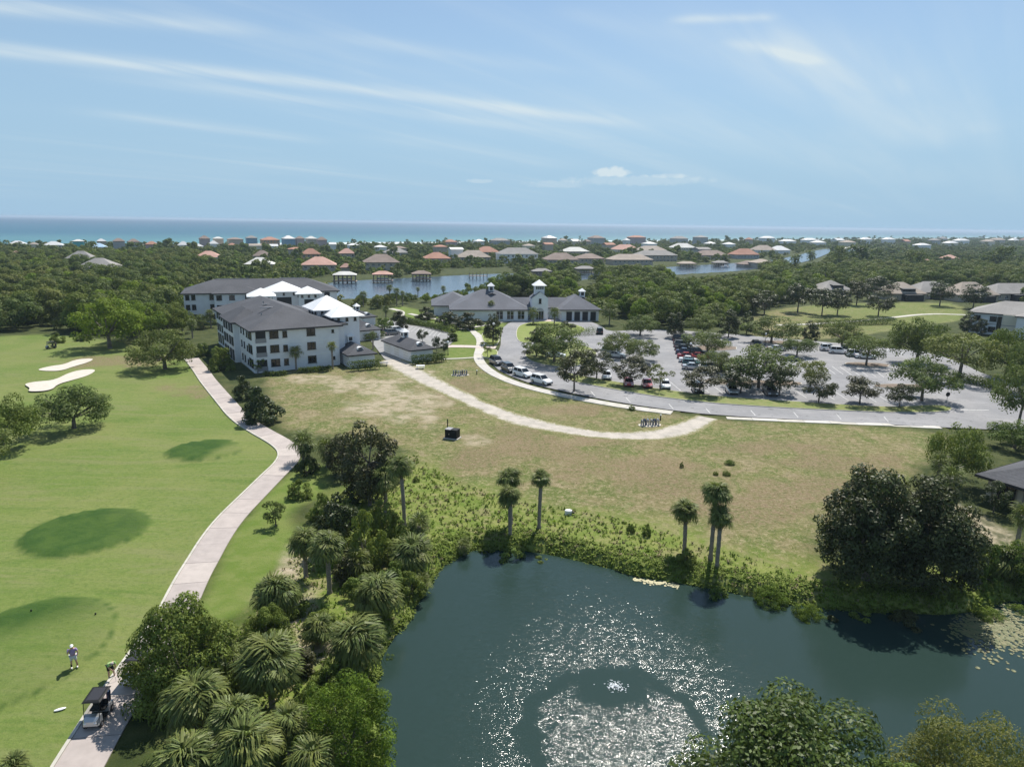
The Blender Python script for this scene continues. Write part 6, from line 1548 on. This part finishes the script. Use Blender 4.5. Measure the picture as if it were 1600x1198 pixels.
def car_shapes(kind):
    if kind in CARM: return CARM[kind]
    L_, W_, H_ = {'suv': (4.7, 1.9, 1.75), 'sedan': (4.7, 1.84, 1.46), 'hatch': (4.1, 1.78, 1.5)}[kind]; h = L_ / 2; w_ = W_ / 2; belt = {'suv': 1.06, 'sedan': .92, 'hatch': .95}[kind]
    prof = {'suv': [(-h, .62), (-h + .05, 1.02), (-h + .3, belt), (h - 1.25, belt), (h - .25, .88), (h, .66)], 'sedan': [(-h, .6), (-h + .08, .92), (-h + .8, belt + .03), (h - 1.3, belt), (h - .25, .76), (h, .58)], 'hatch': [(-h, .6), (-h + .05, .95), (-h + .3, belt), (h - 1.1, belt), (h - .2, .78), (h, .6)]}[kind]
    def ring(x, zt, nar): return [(x, -w_ * nar, .28), (x, -w_ * nar * 1.0, .45), (x, -w_ * nar, zt - .14), (x, -w_ * nar * .9, zt), (x, w_ * nar * .9, zt), (x, w_ * nar, zt - .14), (x, w_ * nar, .45), (x, w_ * nar, .28)]
    body = MB().loft([ring(x, z, {0: .86, 1: .95, 4: .95, 5: .84}.get(i_, 1)) for i_, (x, z) in enumerate(prof)])
    rx0, rx1, gx0, gx1 = {'suv': (-h + .55, h - 2.1, -h + .12, h - 1.3), 'sedan': (-h + 1.5, h - 2.2, -h + .75, h - 1.3), 'hatch': (-h + .6, h - 1.85, -h + .15, h - 1.1)}[kind]
    tw_, bw = w_ * .74, w_ * .92
    # roof slab and pillars in body colour, glass between
    roof = MB().loft([[(rx0 - .12, -tw_, H_ - .07), (rx0 - .12, tw_, H_ - .07), (rx0 - .1, tw_ * .9, H_), (rx0 - .1, -tw_ * .9, H_)], [(rx1 + .1, -tw_, H_ - .07), (rx1 + .1, tw_, H_ - .07), (rx1 + .05, tw_ * .9, H_ - .01), (rx1 + .05, -tw_ * .9, H_ - .01)]])
    for s in (-1, 1):
        for a, b_ in (((rx0, H_ - .06), (gx0 + .05, belt - .03)), ((rx1, H_ - .06), (gx1 - .03, belt - .03)), (((rx0 + rx1) / 2, H_ - .06), ((rx0 + rx1) / 2, belt - .03))):
            roof.tube((a[0], s * tw_, a[1]), (b_[0], s * bw, b_[1]), .045, n=5)
    g = .97; glass = MB().loft([[(gx0, -bw * g, belt - .04), (gx1, -bw * g, belt - .04), (gx1, bw * g, belt - .04), (gx0, bw * g, belt - .04)], [(rx0, -tw_ * g, H_ - .05), (rx1, -tw_ * g, H_ - .05), (rx1, tw_ * g, H_ - .05), (rx0, tw_ * g, H_ - .05)]])
    wheel = MB().tube((0, -.1, 0), (0, .1, 0), .34, n=14); rim = MB().tube((0, -.112, 0), (0, .112, 0), .21, n=10)
    lamp = MB().box(-.05, .05, -.2, .2, -.07, .07)
    bump_ = MB().box(-h - .03, -h + .2, -w_ * .8, w_ * .8, .3, .5).box(h - .2, h + .03, -w_ * .8, w_ * .8, .28, .48)
    CARM[kind] = dict(body=body, roof=roof, glass=glass.mesh('glass', M['glass']), wheel=wheel.mesh('tyre', M['rubber'], False), rim=rim.mesh('rim', M['rim']), lamp=lamp.mesh('headlight', M['lamp']), tail=lamp.mesh('tail_light', M['taillamp']), bumper=bump_.mesh('bumper', M['black']), L=L_, W=W_, meshes={})
    return CARM[kind]
def car(p, yaw, kind, colour, label, group='cars in the car park'):
    S = car_shapes(kind)
    if colour not in S['meshes']: S['meshes'][colour] = (S['body'].mesh('body', PAINT[colour]), S['roof'].mesh('roof', PAINT[colour]))
    bm_, rm_ = S['meshes'][colour]; e = empty('parked_car', (p.x, p.y, .025), yaw); tag(e, label, 'car', group); h, w_ = S['L'] / 2, S['W'] / 2
    inst(bm_, 'body', e); inst(rm_, 'roof', e); inst(S['glass'], 'window_glass', e); inst(S['bumper'], 'bumper', e)
    for x in (-h + .85, h - .9):
        for y in (-w_ + .08, w_ - .08): o = inst(S['wheel'], 'wheel', e, (x, y, .34)); inst(S['rim'], 'rim', o)
    for y in (-w_ + .3, w_ - .3): inst(S['lamp'], 'headlight', e, (h - .04, y, .68)); inst(S['tail'], 'tail_light', e, (-h + .03, y, .82))
    return e
def heading(a, b_): d_ = G(*b_) - G(*a); return math.atan2(d_.y, d_.x)
gk = 'cars parked along the kerb'
car(G(776, 569), heading((768, 566), (786, 575)), 'suv', 'black', 'black car at the kerb, farthest of the four parked in line', gk)
car(G(795, 580), heading((786, 575), (806, 585)), 'suv', 'dark', 'charcoal car at the kerb behind the white one', gk)
car(G(817, 588), heading((806, 585), (830, 592)), 'suv', 'white', 'white car at the kerb between charcoal and nearest white', gk)
car(G(846, 599), heading((832, 594), (862, 602)), 'suv', 'white', 'white car at the kerb, nearest of the four parked in line', gk)
dirR = heading((1040, 600), (1026, 588)) # nose-in direction on the front row
rowd = heading((1100, 612), (1300, 623))
nose = heading((1200, 618), (1190, 608))
for u, v, k, c, lb in [(948,591,'sedan','white','white sedan in the front row behind the second magnolia'),(982,602,'sedan','red','dark red sedan in the front row, left of two'),(1011,604,'sedan','red','red sedan in the front row, right of two'),(1039,606,'hatch','white','white hatchback in the front row right of the red sedans'),(1090,612,'suv','black','black car in the front row under the magnolia'),(1143,614,'hatch','silver','silver hatchback in the front row beside the large oak'),(1203,616,'suv','grey','grey car in the front row under the magnolia shade')]:
    car(G(u, v), nose + math.pi, k, c, lb)
acr = heading((1062, 531), (1082, 532))
for k, (u, v, kd, c, lb) in enumerate([(1064,532,'suv','dark','charcoal car at the far end of the dense row'),(1066,537,'sedan','black','black sedan second in the dense row'),(1067,542,'suv','grey','grey car third in the dense row'),(1069,547,'sedan','dark','charcoal sedan fourth in the dense row'),(1071,553,'sedan','blue','dark blue sedan in the dense row'),(1074,560,'sedan','red','red sedan in the dense row'),(1077,566,'sedan','white','white sedan in the dense row below the red one'),(1080,571,'hatch','teal','teal hatchback in the dense row'),(1083,577,'sedan','silver','silver sedan at the near end of the dense row'),
  (1092,560,'sedan','red','red sedan nosed against the dense row'),(1090,554,'suv','dark','charcoal car nosed against the dense row')]): car(G(u, v), acr, kd, c, lb)
for u, v, kd, c, yaw, lb in [(1124,580,'suv','black',acr,'black car below the dense row beside the low oak'),(1108,577,'hatch','white',acr,'white hatchback beside the black car below the dense row'),(1180,541,'suv','dark',nose,'dark car at the back row by the umbrella oak'),(1214,548,'sedan','white',acr+.3,'white sedan in the back row under the green oak'),(1238,563,'sedan','grey',acr+.2,'grey sedan beside the green oak'),(1296,548,'suv','white',acr,'white car in the back right row, left of two'),(1310,552,'suv','white',acr,'white car in the back right row, right of two'),(1329,550,'suv','black',acr,'black car in the back right row'),(1352,560,'sedan','white',acr,'white sedan behind the pale umbrella tree'),(1338,557,'suv','white',acr,'white car half hidden beside the white sedan'),
  (868,558,'sedan','white',acr,'white sedan under the entry island oak'),(954,552,'suv','silver',acr,'silver car in the car park left corner'),(962,558,'sedan','white',acr,'white sedan in the car park left corner'),(937,521,'suv','black',nose,'black car under the clubhouse side canopy'),(1000,572,'suv','grey',acr,'grey car under the second corner oak'),(613,523,'suv','grey',acr+1,'grey car in the garage court, left of two'),(620,519,'suv','white',acr+1,'white car in the garage court, right of two')]: car(G(u, v), yaw, kd, c, lb)

# ---- golf carts
def golf_cart(p, yaw, label, body='silver', dz=.0):
    e = empty('golf_cart', (p.x, p.y, gz(p.x, p.y) + dz), yaw, .86); tag(e, label, 'golf cart')
    MB().loft([[(-1.2, -.55, .3), (-1.2, .55, .3), (-1.2, .5, .62), (-1.2, -.5, .62)], [(-.3, -.58, .28), (-.3, .58, .28), (-.3, .56, .7), (-.3, -.56, .7)]]).build('rear_body', PAINT[body], e)
    MB().loft([[(.65, -.58, .28), (.65, .58, .28), (.62, .56, .92), (.62, -.56, .92)], [(.95, -.57, .3), (.95, .57, .3), (.95, .5, .86), (.95, -.5, .86)], [(1.25, -.48, .36), (1.25, .48, .36), (1.22, .38, .68), (1.22, -.38, .68)]]).build('front_cowl', PAINT[body], e)
    MB().box(-.35, .7, -.55, .55, .26, .33).build('floor', M['black'], e)
    MB().box(-.42, .1, -.5, .5, .71, .84).build('seat', M['steel' if 0 else 'black'], e); MB().box(-.55, -.42, -.5, .5, .84, 1.22).build('backrest', M['black'], e)
    r = MB().loft([[(-.95, -.6, 1.84), (.75, -.58, 1.84), (.75, .58, 1.84), (-.95, .6, 1.84)], [(-1.0, -.63, 1.88), (.8, -.61, 1.88), (.8, .61, 1.88), (-1.0, .63, 1.88)], [(-.88, -.52, 1.94), (.68, -.5, 1.94), (.68, .5, 1.94), (-.88, .52, 1.94)]]).build('canopy', M['black'], e)
    MB().box(-.75, .55, -.42, .42, 1.945, 1.955).build('canopy_panel', plain('roof_panel', (.03, .032, .04), .8, spec=.2), r)
    for x0, x1 in ((.9, .68), (-.75, -.85)):
        for y in (-.5, .5): MB().tube((x0, y, .75), (x1, y * 1.08, 1.86), .025, n=6).build('strut', M['black'], e)
    mt, t, b = base_mat('windscreen'); b.inputs['Base Color'].default_value = (.03, .035, .04, 1); b.inputs['Roughness'].default_value = .05; b.inputs['Alpha'].default_value = .35
    MB().add([(.9, -.5, .9), (.9, .5, .9), (.69, .52, 1.82), (.69, -.52, 1.82)], [(0,1,2,3)]).build('windscreen', mt, e)
    for x in (-.82, .85):
        for y in (-.5, .5): o = MB().tube((x, y - .1, .23), (x, y + .1, .23), .23, n=14).build('wheel', M['rubber'], e); MB().tube((x, y - .108, .23), (x, y + .108, .23), .13, n=10).build('rim', M['rim'], o)
    for y in (-.33, .33): MB().ball((1.22, y, .58), .05, .11, .06, 8, 5).build('headlight', M['lamp'], e)
    MB().tube((.55, .28, .9), (.35, .28, 1.12), .02, n=6).tube((.33, .1, 1.12), (.33, .46, 1.12), .02, n=6).build('steering_wheel', M['black'], e)
    for y, c in ((-.25, 'red'), (.25, 'blue')):
        g = MB().tube((-1.15, y, .5), (-1.22, y, 1.35), .14, .15, 10).build('golf_bag', PAINT[c], e)
        MB().tube((-1.2, y - .05, 1.3), (-1.25, y - .08, 1.55), .015, n=5).tube((-1.2, y + .05, 1.3), (-1.27, y + .06, 1.6), .015, n=5).build('club', M['steel'], g)
    return e
ca = heading((200, 1075), (140, 1170)); golf_cart(G(155, 1124), ca, 'grey golf cart with black canopy parked on the cart path in the foreground', 'silver', .10)
golf_cart(G(216, 1060), ca - .1, 'white golf cart half hidden under the oak bush', 'white', .10)
golf_cart(G(80, 545), -2.2, 'tiny dark golf cart far off on the fairway edge', 'dark', .0)

# ---- people
def skin_mesh(name, pts, edges, radii, mt, root=0, lv=2):
    me = bpy.data.meshes.new(name); me.from_pydata(pts, edges, []); o = bpy.data.objects.new('tmp_' + name, me); COL.objects.link(o)
    s = o.modifiers.new('s', 'SKIN'); 
    for i_, v in enumerate(me.skin_vertices[0].data): v.radius = (radii[i_],) * 2 if not isinstance(radii[i_], tuple) else radii[i_]; v.use_root = i_ == root
    u_ = o.modifiers.new('u', 'SUBSURF'); u_.levels = lv; u_.render_levels = lv
    dg = bpy.context.evaluated_depsgraph_get(); ev = o.evaluated_get(dg); m2 = bpy.data.meshes.new_from_object(ev); m2.name = name
    bpy.data.objects.remove(o); m2.materials.clear(); m2.materials.append(mt); m2.polygons.foreach_set('use_smooth', [True] * len(m2.polygons)); return m2
SKIN = plain('skin', (.48, .29, .21), .6)
def person(p, yaw, label, shirt, shorts, pose, cap=None, sock=None):
    e = empty('person', (p.x, p.y, gz(p.x, p.y)), yaw); tag(e, label, 'person')
    # joints facing +X
    if pose == 'stand': hip_, chest, neck, head = (0, 0, .92), (.02, 0, 1.28), (.03, 0, 1.47), (.07, 0, 1.63)
    else: hip_, chest, neck, head = (-.16, 0, .92), (.12, 0, 1.17), (.28, 0, 1.25), (.40, 0, 1.22)
    sh = lambda s: (chest[0] + (neck[0] - chest[0]) * .55, s * .19, chest[2] + (neck[2] - chest[2]) * .55)
    hp = lambda s: (hip_[0], s * .1, hip_[2] - .06); st = .12
    kn = lambda s: (hip_[0] * .4 + .05 + s * .02, s * .14, .48); an = lambda s: (.0, s * .17, .08); toe = lambda s: (.2, s * .2, .04)
    if pose == 'stand': el = {1: (.06, .30, 1.14), -1: (.16, -.30, 1.20)}; wr = {1: (.14, .26, .92), -1: (.17, -.12, 1.50)}
    else: el = {1: (.34, .2, .98), -1: (.34, -.2, .98)}; wr = {1: (.42, .03, .76), -1: (.40, -.03, .78)}
    pts = [hip_, chest, neck, head]; ed = [(0, 1), (1, 2), (2, 3)]; R = [.145, .155, .065, .10]
    for s in (1, -1):
        b_ = len(pts); pts += [sh(s), el[s], wr[s], (wr[s][0] + .05, wr[s][1], wr[s][2] - .05)]; ed += [(1, b_), (b_, b_+1), (b_+1, b_+2), (b_+2, b_+3)]; R += [.075, .05, .034, .038]
        b_ = len(pts); pts += [hp(s), kn(s), an(s), toe(s)]; ed += [(0, b_), (b_, b_+1), (b_+1, b_+2), (b_+2, b_+3)]; R += [.1, .066, .042, .04]
    inst(skin_mesh('body', pts, ed, R, SKIN), 'body', e)
    P = [hip_, chest, (neck[0], neck[1], neck[2] - .04)]; E2_ = [(0, 1), (1, 2)]; R2 = [.165, .178, .085]
    for s in (1, -1): b_ = len(P); a, b2 = Vector(sh(s)), Vector(el[s]); P += [tuple(a), tuple(a.lerp(b2, .7))]; E2_ += [(1, b_), (b_, b_+1)]; R2 += [.095, .078]
    inst(skin_mesh('shirt', P, E2_, R2, shirt), 'shirt', e)
    P = [(hip_[0], 0, hip_[2] + .02)]; E2_ = []; R2 = [.17]
    for s in (1, -1): b_ = len(P); a, b2 = Vector(hp(s)), Vector(kn(s)); P += [tuple(a), tuple(a.lerp(b2, .85))]; E2_ += [(0, b_), (b_, b_+1)]; R2 += [.12, .098]
    inst(skin_mesh('shorts', P, E2_, R2, shorts), 'shorts', e)
    for s in (1, -1): MB().ball((.08, an(s)[1], .05), .15, .055, .055, 10, 6).build('shoe', M['wtrim'], e, True)
    if sock:
        for s in (1, -1): MB().tube((.0, an(s)[1], .1), (.02, an(s)[1] * .95, .32), .052, .056, 8).build('sock', sock, e, True)
    hx, hy, hz = head
    if cap: MB().ball((hx, hy, hz + .05), .125, .115, .10, 12, 8).ball((hx + .12, hy, hz + .06), .09, .09, .018, 10, 5).build('cap', cap, e, True)
    else: MB().ball((hx - .02, hy, hz + .045), .118, .108, .10, 12, 8).build('hair', plain('grey_hair', (.35, .33, .3), .8), e, True)
    f = MB()
    for s in (1, -1): f.ball((hx + .098, s * .038, hz), .012, .016, .01, 6, 4)
    f.build('eyes', M['black'], e); MB().ball((hx + .108, 0, hz - .03), .02, .014, .022, 6, 4).build('nose', SKIN, e, True)
    return e
person(G(117, 1044), -1.0, 'golfer in purple shirt and white cap shading his eyes on the fairway', plain('purple_shirt', (.30, .22, .42), .8), plain('grey_shorts', (.55, .55, .58), .8), 'stand', M['wtrim'], M['black'])
g2 = person(G(175, 1058), -.7, 'golfer in green shirt bent over a club beside the cart path', plain('green_shirt', (.24, .44, .14), .8), M['black'], 'bend')
cl = MB().tube((.45, 0, .95), (.75, 0, .03), .012, n=6).tube((.72, -.02, .02), (.76, .1, .02), .02, n=6).build('golf_club', M['steel']); cl.location = g2.location; cl.rotation_euler = (0, 0, -.7); tag(cl, 'steel golf club held by the golfer in green', 'golf club')
tm_ = MB().ball((0, 0, .06), .35, .12, .06, 10, 5).build('towel', M['wtrim']); tp_ = G(94, 1109); tm_.location = (tp_.x, tp_.y, gz(tp_.x, tp_.y) + .02); tm_.rotation_euler = (0, 0, .5); tag(tm_, 'white tee marker lying on the grass left of the golf cart', 'tee marker')
for u, v, lb in ((50, 961, 'small dark tee marker on the left rim of the nearest tee'), (150, 964, 'small dark tee marker on the right rim of the nearest tee')):
    p = G(u, v); o = MB().ball((0, 0, .08), .07, .07, .08, 8, 5).tube((0, 0, -.1), (0, 0, .1), .05, n=6).build('tee_marker', M['black'], smooth=True); o.location = (p.x, p.y, gz(p.x, p.y)); tag(o, lb, 'tee marker')

# ---- utility box with post
p = G(707, 684); e = empty('utility_cabinet', (p.x, p.y, gz(p.x, p.y)), rad(-20), 1.15); tag(e, 'black utility cabinet with lids and a corner post on the field', 'utility cabinet')
MB().box(-.95, .95, -.65, .65, -.1, .1).build('base_slab', M['concrete'], e); MB().box(-.8, .8, -.5, .5, .1, 1.15).build('cabinet', M['black'], e)
MB().box(-.82, -.06, -.52, .52, 1.152, 1.2).build('lid', M['rail'], e); MB().box(.06, .82, -.52, .52, 1.152, 1.2).build('lid', M['black'], e)
MB().tube((-.9, .5, -.2), (-.9, .5, 2.2), .07, n=8).build('post', M['black'], e); MB().box(-.3, -.2, -.53, -.5, .55, .65).build('latch', M['steel'], e)
# ---- irrigation valve clusters on white gravel
def valves(u, v, lb, n, seed):
    p = G(u, v); r_ = random.Random(seed); e = empty('pipe_manifold', (p.x, p.y, gz(p.x, p.y)), .2); tag(e, lb, 'pipe manifold')
    MB().prism([(1.9 * math.cos(a * .7), 1.1 * math.sin(a * .7)) for a in range(9)], .0, .07).build('gravel_pad', M['sand'], e)
    for k in range(n):
        x = -1.3 + 2.6 * k / (n - 1); y = r_.uniform(-.25, .25); c = [M['rail'], PAINT['blue'], M['steel']][k % 3]
        MB().path([(x, y - .4, .05), (x, y - .4, .8), (x + .05, y + .35, .85), (x, y + .4, .05)], [.13, .13, .13, .13], 8).build('pipe', c, e)
        MB().tube((x, y - .4, .8), (x, y - .4, 1.05), .04, n=6).tube((x - .15, y - .4, 1.05), (x + .15, y - .4, 1.05), .03, n=6).build('valve_wheel', M['black'], e)
valves(1015, 664, 'cluster of blue grey pipes and valves on the grass by the track end', 6, 1)
valves(719, 586, 'cluster of blue grey pipes and valves near the track start', 7, 2)
for u, v, lb in ((1032, 656, 'short post with white cap beside the right pipe cluster'), (745, 585, 'short post with white cap beside the left pipe cluster')):
    p = G(u, v); e = empty('marker_post', (p.x, p.y, gz(p.x, p.y))); tag(e, lb, 'post'); MB().tube((0, 0, -.2), (0, 0, .75), .09, n=8).build('post', M['black'], e); MB().ball((0, 0, .85), .15, .15, .13, 8, 6).build('cap', M['wtrim'], e, True)
# white bucket on the bank with pipe
p = G(888, 803); e = empty('pipe_outlet', (p.x, p.y, gz(p.x, p.y))); tag(e, 'white drain box on the bank above the pond', 'drain box'); MB().loft([[(.4 * math.cos(a * .628) * s, .3 * math.sin(a * .628) * s, z) for a in range(10)] for s, z in ((1, -.05), (1, .45), (.8, .5))]).build('box', M['wtrim'], e); MB().tube((.2, 0, .25), (.65, -.1, .2), .1, n=8).build('pipe', M['black'], e)
# picnic tables near the garages
def bench(u, v, lb, c='wtrim'):
    p = G(u, v); e = empty('picnic_table', (p.x, p.y, gz(p.x, p.y)), .15); tag(e, lb, 'picnic table')
    MB().box(-.9, .9, -.38, .38, .72, .77).build('table_top', M[c], e)
    for y in (-.75, .75): MB().box(-.9, .9, y - .13, y + .13, .42, .46).build('seat', M[c], e)
    for x in (-.6, .6): MB().box(x - .04, x + .04, -.8, .8, .36, .415).box(x - .04, x + .04, -.5, -.42, 0, .72).box(x - .04, x + .04, .42, .5, 0, .72).build('leg', M['rail'], e)
bench(657, 576, 'white picnic table beside the track start'); bench(600, 571, 'grey picnic table beside the left garage hedge', 'rail')
# ---- street lamps and sign
def lamp(u, v, vt, lb):
    p = G(u, v); h = max(3.2, height_to(p, vt)); e = empty('street_lamp', (p.x, p.y, .02)); tag(e, lb, 'street lamp')
    MB().tube((0, 0, 0), (0, 0, .5), .14, .1, 8).tube((0, 0, .5), (0, 0, h - .4), .06, n=8).build('pole', M['black'], e); MB().ball((0, 0, h - .15), .28, .28, .32, 10, 8).build('globe', M['wtrim'], e, True); MB().tube((0, 0, h - .5), (0, 0, h - .4), .16, n=8).build('collar', M['black'], e)
for u, v, vt, lb in ((771,540,505,'white globe lamp before the dark verge tree'),(1078,557,551,'white globe lamp among the dense row of cars'),(1195,540,530,'white globe lamp at the back of the car park'),(1062,525,503,'white globe lamp near the back left of the car park'),(700,555,536,'white globe lamp at the courtyard entrance')): lamp(u, v, vt, lb)
p = G(1478, 634); e = empty('road_sign', (p.x, p.y, .1), .1); tag(e, 'dark back of an octagonal road sign at the car park exit', 'road sign'); MB().tube((0, 0, 0), (0, 0, 2.4), .04, n=6).build('post', M['rail'], e)
MB().add([(.42 * math.cos(k * .785 + .39), y, 2.0 + .42 * math.sin(k * .785 + .39)) for y in (-.07, -.045) for k in range(8)], [tuple(range(8)), tuple(range(15, 7, -1))] + [(k, (k+1) % 8, 8 + (k+1) % 8, 8 + k) for k in range(8)]).build('sign_plate', M['black'], e)

# ================================================================ air
hz = MB().box(-21000, 21000, -300, 20000, -12, 34).build('haze', None); hz['kind'] = 'stuff'; hz['label'] = 'thin bluish sea haze over the land and ocean'
mt = bpy.data.materials.new('haze'); mt.use_nodes = True; t = mt.node_tree; t.nodes.clear(); o_ = t.nodes.new('ShaderNodeOutputMaterial'); v_ = t.nodes.new('ShaderNodeVolumePrincipled')
v_.inputs['Color'].default_value = (.58, .72, .88, 1); v_.inputs['Density'].default_value = HAZE_D; v_.inputs['Density Attribute'].default_value = ''; v_.inputs['Color Attribute'].default_value = ''; v_.inputs['Temperature Attribute'].default_value = ''; mt.cycles.homogeneous_volume = True
v_.inputs['Anisotropy'].default_value = .2; t.links.new(v_.outputs[0], o_.inputs['Volume']); hz.data.materials.append(mt)
